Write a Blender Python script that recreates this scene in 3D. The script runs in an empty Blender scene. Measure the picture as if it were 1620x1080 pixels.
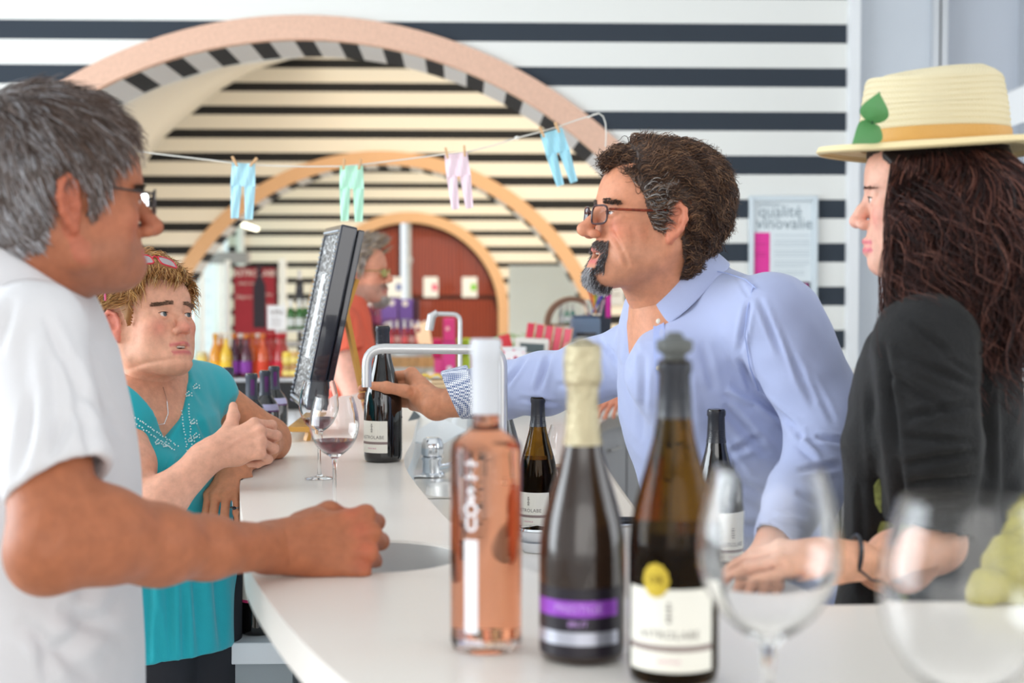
import bpy, math, random
import numpy as np
from mathutils import Matrix, Vector, Euler

random.seed(7)
rng = np.random.default_rng(7)
PI = math.pi
COL = bpy.context.scene.collection
SC = bpy.context.scene

# ------------------------------------------------------------------ camera, world, lights, exposure
F_PX = 2300.0
CAM_Z = 1.42
YAW = -math.atan(75 / F_PX)
PITCH = math.atan(80 / F_PX)
cam_d = bpy.data.cameras.new('camera')
cam_d.sensor_width = 36.0
cam_d.lens = F_PX / 1620 * 36.0
cam_d.clip_start = 0.05
cam_d.clip_end = 200
cam_d.dof.use_dof = True
cam_d.dof.focus_distance = 2.85
cam_d.dof.aperture_fstop = 3.6
cam = bpy.data.objects.new('camera', cam_d)
COL.objects.link(cam)
cam.location = (0, 0, CAM_Z)
cam.rotation_euler = Euler((PI / 2 - PITCH, 0, YAW), 'XYZ')
SC.camera = cam
CAM_R = np.array(cam.rotation_euler.to_matrix())
CAM_O = np.array([0, 0, CAM_Z])

SC.view_settings.view_transform = 'Standard'
SC.view_settings.look = 'None'
SC.view_settings.gamma = 1.0
SC.view_settings.use_curve_mapping = False
SC.view_settings.exposure = 0.45

world = bpy.data.worlds.new('daylight')
SC.world = world
world.use_nodes = True
wn = world.node_tree
bg = wn.nodes['Background']
bg.inputs['Color'].default_value = (0.90, 0.96, 1.0, 1)
bg.inputs['Strength'].default_value = 0.85


def area_light(name, loc, rot, sx, sy, power, color):
    l = bpy.data.lights.new(name, 'AREA')
    l.shape = 'RECTANGLE'
    l.size = sx
    l.size_y = sy
    l.energy = power
    l.color = color
    o = bpy.data.objects.new(name, l)
    o.location = loc
    o.rotation_euler = rot
    COL.objects.link(o)
    return o


# daylight through the glass facade on the left and behind the photographer
area_light('window_light_left', (-5.6, 3.2, 2.0), (0, -PI / 2, 0), 2.6, 5.5, 300, (0.86, 0.94, 1.0))
area_light('window_light_rear', (0.5, -3.4, 2.1), (PI / 2, 0, 0), 5.0, 2.4, 80, (1.0, 0.97, 0.93))
area_light('window_light_right', (5.4, 1.6, 2.0), (0, PI / 2, 0), 2.4, 3.0, 45, (0.92, 0.96, 1.0))
# warm ceiling lamps of the two rooms behind the arches
area_light('warm_lamp_middle_room', (0.6, 11.6, 4.3), (0, 0, 0), 5.0, 4.0, 225, (1.0, 0.83, 0.60))
area_light('warm_lamp_far_room', (0.5, 19.0, 3.9), (0, 0, 0), 4.0, 4.0, 190, (1.0, 0.84, 0.63))
area_light('window_light_middle_room', (-5.2, 12.2, 1.7), (0, -PI / 2, 0), 2.2, 4.0, 130, (0.85, 0.94, 1.0))
area_light('window_light_far_room', (-3.9, 19.0, 1.5), (0, -PI / 2, 0), 2.0, 5.0, 55, (0.85, 0.94, 1.0))


def P(px, py, Y):
    """The world point that lies at depth Y (world y) on the line of sight through photograph pixel (px, py)."""
    d = CAM_R @ np.array([(px - 810) / F_PX, -(py - 540) / F_PX, -1.0])
    return CAM_O + d * (Y / d[1])


def Pz(px, py, z):
    """The world point at height z on the line of sight through pixel (px, py)."""
    d = CAM_R @ np.array([(px - 810) / F_PX, -(py - 540) / F_PX, -1.0])
    return CAM_O + d * ((z - CAM_Z) / d[2])


# ------------------------------------------------------------------ colours and materials
def lin(c):
    out = []
    for v in c[:3]:
        v = v / 255.0
        out.append(v / 12.92 if v <= 0.04045 else ((v + 0.055) / 1.055) ** 2.4)
    return tuple(out) + (1.0,)


def newmat(name):
    m = bpy.data.materials.new(name)
    m.use_nodes = True
    return m, m.node_tree, m.node_tree.nodes['Principled BSDF']


def mat(name, rgb, rough=0.5, metal=0.0, trans=0.0, ior=1.45, spec=0.5, bump=None, var=None, sub=0.0, emit=None, coat=0.0,
        alpha=1.0, sheen=0.0):
    """rgb in photograph sRGB values; bump=(scale, strength); var=(scale, amount) is a gentle mottling of the colour."""
    m, nt, b = newmat(name)
    N, L = nt.nodes, nt.links
    col = lin(rgb)
    b.inputs['Base Color'].default_value = col
    b.inputs['Roughness'].default_value = rough
    b.inputs['Metallic'].default_value = metal
    b.inputs['IOR'].default_value = ior
    b.inputs['Specular IOR Level'].default_value = spec
    b.inputs['Transmission Weight'].default_value = trans
    b.inputs['Coat Weight'].default_value = coat
    b.inputs['Alpha'].default_value = alpha
    b.inputs['Sheen Weight'].default_value = sheen
    if sub:
        b.inputs['Subsurface Weight'].default_value = sub
        b.inputs['Subsurface Radius'].default_value = (0.012, 0.004, 0.002)
        b.inputs['Subsurface Scale'].default_value = 1.0
    if emit:
        b.inputs['Emission Color'].default_value = lin(emit[0])
        b.inputs['Emission Strength'].default_value = emit[1]
    if var or bump:
        g = N.new('ShaderNodeNewGeometry')
    if var:
        n = N.new('ShaderNodeTexNoise')
        n.inputs['Scale'].default_value = var[0]
        n.inputs['Detail'].default_value = 4
        L.new(g.outputs['Position'], n.inputs['Vector'])
        mr = N.new('ShaderNodeMapRange')
        mr.inputs['From Min'].default_value = 0.3
        mr.inputs['From Max'].default_value = 0.7
        mr.inputs['To Min'].default_value = 1 - var[1]
        mr.inputs['To Max'].default_value = 1 + var[1]
        L.new(n.outputs['Fac'], mr.inputs['Value'])
        vm = N.new('ShaderNodeVectorMath')
        vm.operation = 'SCALE'
        vm.inputs[0].default_value = col[:3]
        L.new(mr.outputs['Result'], vm.inputs['Scale'])
        L.new(vm.outputs['Vector'], b.inputs['Base Color'])
    if bump:
        n2 = N.new('ShaderNodeTexNoise')
        n2.inputs['Scale'].default_value = bump[0]
        n2.inputs['Detail'].default_value = 5
        L.new(g.outputs['Position'], n2.inputs['Vector'])
        bp = N.new('ShaderNodeBump')
        bp.inputs['Strength'].default_value = bump[1]
        bp.inputs['Distance'].default_value = 0.01
        L.new(n2.outputs['Fac'], bp.inputs['Height'])
        L.new(bp.outputs['Normal'], b.inputs['Normal'])
    return m


def attr_mat(name, rough=0.5, sub=0.0, bump=None, spec=0.5, sheen=0.0):
    """Material whose base colour comes from the mesh's own colour attribute 'tint'."""
    m = mat(name, (200, 200, 200), rough, sub=sub, bump=bump, spec=spec, sheen=sheen)
    nt = m.node_tree
    a = nt.nodes.new('ShaderNodeAttribute')
    a.attribute_name = 'tint'
    nt.links.new(a.outputs['Color'], nt.nodes['Principled BSDF'].inputs['Base Color'])
    return m


def stripe_mat(name, dark, light, period, z_dark, duty=0.435, coord='z', n=0.06):
    """Wallpaper of horizontal bands (by world height) or, with coord='uv', bands along the U of the mesh (metres)."""
    m, nt, b = newmat(name)
    N, L = nt.nodes, nt.links
    if coord == 'z':
        g = N.new('ShaderNodeNewGeometry')
        sx = N.new('ShaderNodeSeparateXYZ')
        L.new(g.outputs['Position'], sx.inputs[0])
        src = sx.outputs['Z']
    else:
        u = N.new('ShaderNodeAttribute')
        u.attribute_name = 'arc'
        src = u.outputs['Fac']
    a = N.new('ShaderNodeMath'); a.operation = 'SUBTRACT'; a.inputs[1].default_value = z_dark - period * 0.5
    L.new(src, a.inputs[0])
    md = N.new('ShaderNodeMath'); md.operation = 'FLOORED_MODULO'; md.inputs[1].default_value = period
    L.new(a.outputs[0], md.inputs[0])
    c = N.new('ShaderNodeMath'); c.operation = 'SUBTRACT'; c.inputs[1].default_value = period * 0.5
    L.new(md.outputs[0], c.inputs[0])
    ab = N.new('ShaderNodeMath'); ab.operation = 'ABSOLUTE'
    L.new(c.outputs[0], ab.inputs[0])
    lt = N.new('ShaderNodeMath'); lt.operation = 'LESS_THAN'; lt.inputs[1].default_value = period * duty * 0.5
    L.new(ab.outputs[0], lt.inputs[0])
    mx = N.new('ShaderNodeMix'); mx.data_type = 'RGBA'
    L.new(lt.outputs[0], mx.inputs['Factor'])
    mx.inputs['A'].default_value = lin(light)
    mx.inputs['B'].default_value = lin(dark)
    L.new(mx.outputs['Result'], b.inputs['Base Color'])
    b.inputs['Roughness'].default_value = 0.75
    b.inputs['Specular IOR Level'].default_value = 0.2
    g2 = N.new('ShaderNodeNewGeometry')
    nz = N.new('ShaderNodeTexNoise'); nz.inputs['Scale'].default_value = 160
    mp = N.new('ShaderNodeMapping'); mp.inputs['Scale'].default_value = (0.3, 0.3, 1.6)
    L.new(g2.outputs['Position'], mp.inputs[0]); L.new(mp.outputs[0], nz.inputs['Vector'])
    bp = N.new('ShaderNodeBump'); bp.inputs['Strength'].default_value = 0.25; bp.inputs['Distance'].default_value = 0.004
    L.new(nz.outputs['Fac'], bp.inputs['Height']); L.new(bp.outputs[0], b.inputs['Normal'])
    return m


# ------------------------------------------------------------------ mesh collecting
class MB:
    """Collects primitive shapes into one mesh."""

    def __init__(self):
        self.v, self.f, self.n = [], [], 0

    def add(self, v, f):
        v = np.asarray(v, float).reshape(-1, 3)
        self.v.append(v)
        k = self.n
        self.f.extend([tuple(int(i) + k for i in q) for q in f])
        self.n += len(v)
        return self

    def box(self, x0, x1, y0, y1, z0, z1, M=None):
        v = np.array([(x, y, z) for x in (x0, x1) for y in (y0, y1) for z in (z0, z1)], float)
        if M is not None:
            v = v @ np.array(M)[:3, :3].T + np.array(M)[:3, 3]
        return self.add(v, [(0, 1, 3, 2), (4, 6, 7, 5), (0, 4, 5, 1), (2, 3, 7, 6), (0, 2, 6, 4), (1, 5, 7, 3)])

    def tube(self, pts, r, n=10, caps=True, closed=False):
        pts = [np.asarray(p, float) for p in pts]
        m = len(pts)
        rs = r if hasattr(r, '__len__') else [r] * m
        V, Fc = [], []
        prev = None
        for i in range(m):
            if closed:
                t = pts[(i + 1) % m] - pts[i - 1]
            else:
                t = pts[min(i + 1, m - 1)] - pts[max(i - 1, 0)]
            t = t / (np.linalg.norm(t) + 1e-12)
            if prev is None:
                a = np.array([0, 0, 1.0]) if abs(t[2]) < 0.9 else np.array([1.0, 0, 0])
                u = np.cross(a, t)
            else:
                u = prev - t * np.dot(prev, t)
            u /= np.linalg.norm(u) + 1e-12
            prev = u
            w = np.cross(t, u)
            for k in range(n):
                an = 2 * PI * k / n
                V.append(pts[i] + rs[i] * (math.cos(an) * u + math.sin(an) * w))
        mm = m if closed else m - 1
        for i in range(mm):
            j = (i + 1) % m
            for k in range(n):
                k2 = (k + 1) % n
                Fc.append((i * n + k, i * n + k2, j * n + k2, j * n + k))
        if caps and not closed:
            Fc.append(tuple(reversed(range(n))))
            Fc.append(tuple((m - 1) * n + k for k in range(n)))
        return self.add(V, Fc)

    def lathe(self, prof, c=(0, 0, 0), n=32, sx=1.0, sy=1.0):
        V, Fc = [], []
        m = len(prof)
        for (r, z) in prof:
            r = max(r, 1e-5)
            for k in range(n):
                an = 2 * PI * k / n
                V.append((c[0] + r * sx * math.cos(an), c[1] + r * sy * math.sin(an), c[2] + z))
        for i in range(m - 1):
            for k in range(n):
                k2 = (k + 1) % n
                Fc.append((i * n + k, i * n + k2, (i + 1) * n + k2, (i + 1) * n + k))
        if prof[0][0] > 1e-4:
            Fc.append(tuple(reversed(range(n))))
        if prof[-1][0] > 1e-4:
            Fc.append(tuple((m - 1) * n + k for k in range(n)))
        return self.add(V, Fc)

    def ball(self, c, r, n=16, m=10, M=None):
        rr = r if hasattr(r, '__len__') else (r, r, r)
        V, Fc = [], []
        for i in range(m + 1):
            th = PI * i / m
            for k in range(n):
                an = 2 * PI * k / n
                p = np.array([rr[0] * math.sin(th) * math.cos(an), rr[1] * math.sin(th) * math.sin(an), -rr[2] * math.cos(th)])
                if M is not None:
                    p = np.array(M)[:3, :3] @ p
                V.append(p + np.asarray(c))
        for i in range(m):
            for k in range(n):
                k2 = (k + 1) % n
                Fc.append((i * n + k, i * n + k2, (i + 1) * n + k2, (i + 1) * n + k))
        return self.add(V, Fc)

    def grid(self, pts, thick=None):
        """pts: rows of equal length of 3-D points; thick=vector gives the sheet a back and rims."""
        A = np.asarray(pts, float)
        h, w = A.shape[:2]
        f = [(i * w + j, i * w + j + 1, (i + 1) * w + j + 1, (i + 1) * w + j) for i in range(h - 1) for j in range(w - 1)]
        if thick is None:
            return self.add(A.reshape(-1, 3), f)
        B = A + np.asarray(thick, float)
        k = h * w
        f2 = [tuple(reversed([i + k for i in q])) for q in f]
        rim = [(0, j) for j in range(w)] + [(i, w - 1) for i in range(1, h)] + [(h - 1, j) for j in range(w - 2, -1, -1)] + \
              [(i, 0) for i in range(h - 2, 0, -1)]
        rim = [i * w + j for i, j in rim]
        f3 = [(rim[i], rim[i] + k, rim[(i + 1) % len(rim)] + k, rim[(i + 1) % len(rim)]) for i in range(len(rim))]
        return self.add(np.concatenate([A.reshape(-1, 3), B.reshape(-1, 3)]), f + f2 + f3)

    def prism(self, poly, z0, z1, hole=None):
        """Extruded flat polygon (list of (x, y)); hole = inner loop with the same number of points."""
        n = len(poly)
        if hole is None:
            v = [(x, y, z0) for x, y in poly] + [(x, y, z1) for x, y in poly]
            f = [tuple(reversed(range(n))), tuple(range(n, 2 * n))]
            f += [(i, (i + 1) % n, n + (i + 1) % n, n + i) for i in range(n)]
            return self.add(v, f)
        v = [(x, y, z0) for x, y in poly] + [(x, y, z1) for x, y in poly] + \
            [(x, y, z0) for x, y in hole] + [(x, y, z1) for x, y in hole]
        f = []
        for i in range(n):
            j = (i + 1) % n
            f += [(i, j, n + j, n + i), (2 * n + j, 2 * n + i, 3 * n + i, 3 * n + j),
                  (n + i, n + j, 3 * n + j, 3 * n + i), (j, i, 2 * n + i, 2 * n + j)]
        return self.add(v, f)

    def mesh(self, name, smooth=False, angle=None):
        me = bpy.data.meshes.new(name)
        V = np.concatenate(self.v) if self.v else np.zeros((0, 3))
        me.from_pydata(V.tolist(), [], self.f)
        if smooth:
            me.polygons.foreach_set('use_smooth', [True] * len(me.polygons))
            if angle:
                me.update()
                try:
                    me.set_sharp_from_angle(angle=math.radians(angle))
                except Exception:
                    pass
        me.update()
        return me


def empty(name, loc, label=None, cat=None, group=None):
    o = bpy.data.objects.new(name, None)
    o.empty_display_size = 0.05
    o.location = loc
    COL.objects.link(o)
    if label:
        tag(o, label, cat, group)
    return o


def tag(o, label, cat=None, group=None):
    o['label'] = label
    if cat:
        o['category'] = cat
    if group:
        o['group'] = group
    return o


def world_of(o):
    v = Vector(o.location)
    while o.parent:
        o = o.parent
        v += Vector(o.location)
    return v


def obj(name, src, m, parent=None, world=False, smooth=False, angle=40, label=None, kind=None, loc=None, rot=None, bevel=0):
    """Link one mesh object; world=True: the vertices are world coordinates though it hangs under a parent."""
    me = src if isinstance(src, bpy.types.Mesh) else src.mesh(name, smooth, angle)
    if m is not None:
        for mm in (m if isinstance(m, (list, tuple)) else [m]):
            me.materials.append(mm)
    o = bpy.data.objects.new(name, me)
    COL.objects.link(o)
    if parent is not None:
        o.parent = parent
        if world:
            o.location = -world_of(parent)
    if loc is not None:
        o.location = loc
    if rot is not None:
        o.rotation_euler = rot
    if label:
        o['label'] = label
    if kind:
        o['kind'] = kind
    if bevel:
        md = o.modifiers.new('bevel', 'BEVEL')
        md.width = bevel
        md.segments = 2
        md.limit_method = 'ANGLE'
    return o


def kids(o):
    return [c for c in bpy.data.objects if c.parent == o]


def copy_tree(o, parent=None):
    c = o.copy()
    COL.objects.link(c)
    if parent is not None:
        c.parent = parent
    for ch in kids(o):
        copy_tree(ch, c)
    return c


_txt = {}


def text_mesh(s, size=1.0, bold=0.0, shear=0.0, spacing=1.0):
    """Vertices and faces of flat lettering, centred, x to the right and y up."""
    key = (s, bold, shear, spacing)
    if key not in _txt:
        cu = bpy.data.curves.new('lettering', 'FONT')
        cu.body = s
        cu.size = 1.0
        cu.align_x = 'CENTER'
        cu.align_y = 'CENTER'
        cu.offset = bold
        cu.shear = shear
        cu.space_character = spacing
        cu.resolution_u = 2
        to = bpy.data.objects.new('lettering', cu)
        COL.objects.link(to)
        dg = bpy.context.evaluated_depsgraph_get()
        me = to.evaluated_get(dg).to_mesh()
        V = np.array([v.co[:] for v in me.vertices])
        Fc = [tuple(p.vertices) for p in me.polygons]
        to.evaluated_get(dg).to_mesh_clear()
        bpy.data.objects.remove(to)
        _txt[key] = (V, Fc)
    V, Fc = _txt[key]
    return V * size, Fc


def text_on_plane(mb, s, size, origin, right, up, normal, lift=0.0008, **kw):
    V, Fc = text_mesh(s, size, **kw)
    o, r, u, n = [np.asarray(a, float) for a in (origin, right, up, normal)]
    mb.add(o + V[:, :1] * r + V[:, 1:2] * u + n * lift, Fc)


def text_on_cylinder(mb, s, size, R, ang, z, vertical=False, **kw):
    """Lettering wrapped round a cylinder of radius R about the local z axis, centred at angle ang."""
    V, Fc = text_mesh(s, size, **kw)
    x, y = V[:, 0], V[:, 1]
    if vertical:
        x, y = y, -x
    a = ang + x / R
    mb.add(np.stack([R * np.cos(a), R * np.sin(a), z + y], 1), Fc)


def patch_on_cylinder(mb, R, a0, a1, z0, z1, n=14, t=0.0003):
    A = np.linspace(a0, a1, n)
    rows = [[(r * math.cos(a), r * math.sin(a), z) for a in A] for r, z in ((R, z0), (R + t, z0), (R + t, z1), (R, z1), (R, z0))]
    mb.grid(rows)

# ------------------------------------------------------------------ materials of the setting
D1, D2, D3 = 8.0, 15.2, 22.3
ACX = -0.865                                  # axis of the two nested arches
zd1 = P(1338, 192.5, D1)[2]
M_stripe1 = stripe_mat('striped_wallpaper', (56, 63, 72), (234, 234, 230), 0.2405, zd1)
M_stripe2 = stripe_mat('striped_wallpaper_middle', (40, 40, 42), (236, 230, 218), 0.2412, P(700, 212.4, D2)[2], 0.39)
M_stripe3 = stripe_mat('striped_wallpaper_far', (40, 40, 42), (236, 230, 218), 0.2412, P(600, 343.8, D3)[2], 0.36)
M_intra = stripe_mat('striped_arch_lining', (38, 44, 52), (214, 216, 220), 0.2405, -0.2405 * 0.22, 0.44, coord='arc')
M_cork = mat('pressed_cork', (226, 186, 164), 0.85, spec=0.15, bump=(90, 0.5), var=(70, 0.10))
M_cork2 = mat('pressed_cork_warm_lit', (220, 178, 140), 0.85, spec=0.15, bump=(90, 0.5), var=(70, 0.08))  # same cork, with the inner rooms' warm light put into the colour
M_vault = mat('cream_plaster', (240, 236, 226), 0.8, spec=0.1, bump=(30, 0.05))
M_white = mat('white_paint', (238, 240, 242), 0.5)
M_greywall = mat('pale_grey_panel', (206, 212, 220), 0.55, var=(1.5, 0.02))
M_alu = mat('brushed_aluminium', (205, 208, 212), 0.35, metal=0.6)
M_floor = mat('pale_floor_tile', (196, 190, 182), 0.35, bump=(12, 0.05))
M_glasspane = mat('window_glass', (235, 248, 245), 0.02, trans=1.0, ior=1.02)
M_beam = mat('grey_concrete_lintel', (150, 150, 152), 0.7)


def struct(name, mb, m, **kw):
    return obj(name, mb, m, kind='structure', **kw)


def arch_wall(name, y, depth, x0, x1, ztop, cx, cz, R, m):
    mb = MB()
    n = 72
    an = np.linspace(PI, 0, n + 1)
    ax, az = cx + R * np.cos(an), cz + R * np.sin(an)
    for yy in (y, y + depth):
        rows = [[(x, yy, z) for x, z in zip(ax, az)], [(x, yy, ztop) for x in ax]]
        mb.grid(rows)
    mb.box(x0, cx - R, y, y + depth, 0, ztop)
    mb.box(cx + R, x1, y, y + depth, 0, ztop)
    return struct(name, mb, m)


def arch_path(cx, cz, R, n=72):
    pts = [(cx - R, 0.0)]
    for a in np.linspace(PI, 0, n + 1):
        pts.append((cx + R * math.cos(a), cz + R * math.sin(a)))
    pts.append((cx + R, 0.0))
    return pts


def arch_ring(name, y0, y1, cx, cz, R0, R1, m, parent=None):
    a, b = arch_path(cx, cz, R0), arch_path(cx, cz, R1)
    mb = MB()
    rows = []
    for (xa, za), (xb, zb) in zip(a, b):
        rows.append([(xa, y0, za), (xb, y0, zb), (xb, y1, zb), (xa, y1, za), (xa, y0, za)])
    mb.grid(rows)
    return obj(name, mb, m, parent, smooth=True, angle=50)


def arch_lining(name, y0, y1, cx, cz, R, m, parent=None):
    n = 144
    mb = MB()
    rows, arc = [], []
    pts = [(PI, 0.0)] + [(a, None) for a in np.linspace(PI, 0, n + 1)] + [(0, 0.0)]
    for yy in (y0, y1):
        row = []
        for a, z in pts:
            x = cx + R * math.cos(a)
            zz = cz + R * math.sin(a) if z is None else 0.0
            row.append((x, yy, zz))
            s = abs(a - PI / 2) * R + (cz if z is not None else 0)
            arc.append(s - 0.2405 * 0.22)
        rows.append(row)
    mb.grid(rows)
    me = mb.mesh(name, smooth=True)
    at = me.attributes.new('arc', 'FLOAT', 'POINT')
    at.data.foreach_set('value', arc)
    return obj(name, me, m, parent)


# stripes are indexed from the middle of a dark band: shift 0.0 for the lining, so dark spans |s| < duty*period
# near wall (the big arch)
arch_wall('wall_front', D1, 0.57, -7.0, P(1338, 300, D1)[0], 5.2, ACX - 0.01, 0.40, 2.515, M_stripe1)
cork1 = empty('cork_arch_surround', (ACX - 0.01, D1, 0), 'large pink cork arch surround framing the nearest striped wall opening', 'arch')
cork1['kind'] = 'structure'
arch_ring('cork_band', D1 - 0.03, D1 + 0.03, 0.0, 0.40, 2.515, 2.385, M_cork, cork1)
arch_lining('striped_lining', 0.03 + D1 - D1, 0.57, 0.0, 0.40, 2.384, M_intra, cork1)
for c in kids(cork1):
    if c.name.startswith('cork_band'):
        for v in c.data.vertices:
            v.co.y -= D1
arch_wall('wall_middle', D2, 0.57, -7.5, 8.0, 6.2, ACX, 0.46, 2.41, M_stripe2)
cork2 = empty('cork_arch_surround', (ACX, D2, 0), 'smaller warm-lit cork arch surround on the second striped wall', 'arch')
cork2['kind'] = 'structure'
r = arch_ring('cork_band', -0.03, 0.03, 0.0, 0.46, 2.41, 2.27, M_cork2, cork2)
arch_lining('striped_lining', 0.03, 0.57, 0.0, 0.46, 2.269, M_intra, cork2)
arch_wall('wall_back', D3, 0.4, -3.6, 8.0, 5.2, -0.845, 1.10, 1.50, M_stripe3)
cork3 = empty('cork_arch_surround', (-0.845, D3, 0), 'cork arch surround round the mahogany doors on the far wall', 'arch')
cork3['kind'] = 'structure'
arch_ring('cork_band', -0.05, 0.05, 0.0, 1.10, 1.52, 1.36, M_cork2, cork3)

# vault between the near wall and the middle wall, and the plain right part of that room
zz = []
Bp = [P(150, 420, D2), P(200, 310, D2), P(240, 243, D2), P(262, 215, D2), P(305, 178, D2), P(352, 140, D2), P(405, 110, D2), P(450, 96, D2), P(500, 84, D2)]
Aa = np.radians([176, 160, 148, 141, 132, 123, 113, 103, 92])
rows = [[(ACX + 2.384 * math.cos(a), D1 + 0.57, 0.40 + 2.384 * math.sin(a)) for a in Aa], [tuple(b) for b in Bp]]
A0, B0 = np.array(rows[0]), np.array(rows[1])
rows = [A0 * (1 - t) + B0 * t for t in np.linspace(0, 1, 8)]
struct('trim_1', MB().grid(rows, thick=(-0.03, 0, 0.05)), M_vault, smooth=True)
struct('ceiling', MB().box(-8, 8.5, D1 + 0.57, D3 + 0.4, 6.2, 6.3), M_vault)
struct('ceiling', MB().box(-8, 8.5, -5.5, D1 + 0.57, 4.6, 4.7), M_white)
struct('floor', MB().box(-9, 9, -6, D3 + 1, -0.1, 0), M_floor)

# right side of the near room: white corner post, grey partition with aluminium frames
xr = P(1338, 300, D1)[0]
struct('trim_2', MB().box(xr, xr + 0.062, D1 - 0.06, D1 + 0.3, 0, 4.6), M_white, bevel=0.004)
xg = P(1472, 300, D1)[0]
struct('wall_right', MB().box(xr + 0.062, xg, D1 + 0.02, D1 + 0.3, 0, 4.6), M_greywall)
struct('window_1', MB().box(xg, xg + 0.035, D1 - 0.02, D1 + 0.1, 0, 4.6).box(xg + 0.05, xg + 0.085, D1 - 0.01, D1 + 0.1, 0, 4.6)
       .box(xg + 0.52, xg + 0.56, D1 - 0.02, D1 + 0.1, 0, 4.6).box(xg + 1.5, xg + 1.56, D1 - 0.02, D1 + 0.1, 0, 4.6), M_alu)
struct('wall_right', MB().box(xg, xg + 4.0, D1 + 0.1, D1 + 0.3, 0, 4.6), mat('cool_grey_panel', (196, 202, 213), 0.5))
# sloping white duct at the right edge
a, b = P(1578, 155, 6.4), P(1720, 95, 6.4)
mb = MB()
sl = np.array([a, b, P(1720, 160, 6.4), P(1578, 207, 6.4)])
mb.add(np.concatenate([sl, sl + np.array([0, 0.5, 0])]), [(0, 1, 2, 3), (7, 6, 5, 4), (0, 4, 5, 1), (3, 2, 6, 7), (0, 3, 7, 4), (1, 5, 6, 2)])
struct('trim_3', mb, M_white)

# far room: glass side wall, lintel, posts
xs = -3.40
mb = MB()
for yy in (15.8, 16.9, 17.7, 18.6, 20.1, 22.2):
    mb.box(xs - 0.06, xs + 0.06, yy, yy + 0.16, 0, 2.75)
mb.box(xs - 0.06, xs + 0.06, 15.8, 22.3, 0, 0.30).box(xs - 0.05, xs + 0.05, 15.8, 22.3, 2.65, 2.8)
struct('window_2', mb, M_white)
struct('window_2', MB().box(xs - 0.01, xs + 0.0, 15.8, 22.3, 0.3, 2.65), M_glasspane)
struct('wall_left', MB().box(xs - 0.1, xs + 0.1, 15.8, 22.3, 2.8, 6.2), M_vault)
mb = MB().box(xs, xs + 0.55, 19.2, 19.5, 1.78, 1.93)
struct('trim_4', mb, M_beam)
struct('trim_5', MB().box(P(356, 450, 18)[0], P(363, 450, 18)[0], 18, 18.08, 0, 1.8).box(P(441, 450, 19.5)[0], P(452, 450, 19.5)[0], 19.5, 19.6, 0, 1.85), M_white)
# a ceiling lamp strip of the far room
lp = P(385, 355, 17)
obj('ceiling_lamp', MB().box(-0.13, 0.13, -0.35, 0.35, -0.02, 0.02), mat('lamp_glow', (255, 250, 225), emit=((255, 250, 225), 3.0)), None,
    loc=lp, rot=(0, 0.35, 0))
tag(bpy.data.objects['ceiling_lamp'], 'small bright lamp strip above the window behind the second arch', 'lamp')
# greenery outside that glass wall
M_leafout = mat('garden_green', (120, 180, 110), 0.8, var=(3, 0.35))
mb = MB()
for i in range(26):
    mb.ball((xs - 1.8 - random.random() * 1.5, 17.2 + random.random() * 8, 0.4 + random.random() * 1.1), (0.7, 0.7, 0.5 + random.random() * 0.4), 9, 6)
hd = obj('garden_hedge', mb, M_leafout, kind='stuff', smooth=True)
tag(hd, 'green hedge outside the tall windows of the far room', 'hedge')
struct('ground', MB().box(-30, xs - 0.2, 8, 32, -0.12, -0.02), mat('gravel', (190, 200, 185), 0.9))

# near-room facade frames (behind and to the left of the photographer; they are what the bottles mirror)
mb = MB()
for yy in np.arange(-3.0, 8.0, 1.6):
    mb.box(-5.45, -5.30, yy, yy + 0.08, 0, 4.6)
mb.box(-5.45, -5.3, -3.2, 8, 0, 0.5).box(-5.45, -5.3, -3.2, 8, 3.4, 4.6)
struct('window_3', mb, M_white)
mb = MB()
for xx in np.arange(-5.3, 6.0, 1.7):
    mb.box(xx, xx + 0.08, -3.2, -3.05, 0, 4.6)
mb.box(-5.4, 6.5, -3.2, -3.05, 0, 0.6).box(-5.4, 6.5, -3.2, -3.05, 3.5, 4.6)
struct('window_4', mb, M_white)
mb = MB()
for yy in (-3.1, -1.6, -0.1, 1.4, 2.9, 4.4):
    mb.box(5.6, 5.75, yy, yy + 0.1, 0, 4.6)
mb.box(5.6, 5.75, 4.4, 8.3, 0, 4.6).box(5.6, 5.75, -3.2, 4.4, 3.5, 4.6).box(5.6, 5.75, -3.2, 4.4, 0, 0.6)
struct('window_5', mb, M_white)

# ------------------------------------------------------------------ mahogany doors in the far arch
M_mahog = mat('mahogany', (128, 50, 30), 0.35, var=(1.2, 0.18), bump=(20, 0.05), coat=0.2)
nt = M_mahog.node_tree
wv = nt.nodes.new('ShaderNodeTexWave'); wv.inputs['Scale'].default_value = 6; wv.inputs['Distortion'].default_value = 6
wv.inputs['Detail'].default_value = 3; wv.bands_direction = 'X'
gg = nt.nodes.new('ShaderNodeNewGeometry'); mp = nt.nodes.new('ShaderNodeMapping'); mp.inputs['Scale'].default_value = (1, 1, 0.12)
nt.links.new(gg.outputs['Position'], mp.inputs[0]); nt.links.new(mp.outputs[0], wv.inputs['Vector'])
mxn = nt.nodes.new('ShaderNodeMix'); mxn.data_type = 'RGBA'; nt.links.new(wv.outputs['Fac'], mxn.inputs['Factor'])
mxn.inputs['A'].default_value = lin((112, 40, 22)); mxn.inputs['B'].default_value = lin((150, 62, 36))
nt.links.new(mxn.outputs['Result'], nt.nodes['Principled BSDF'].inputs['Base Color'])
M_darkwood = mat('dark_door_joint', (62, 30, 24), 0.5)
DY = D3 + 0.12
dcx = -0.845


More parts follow.
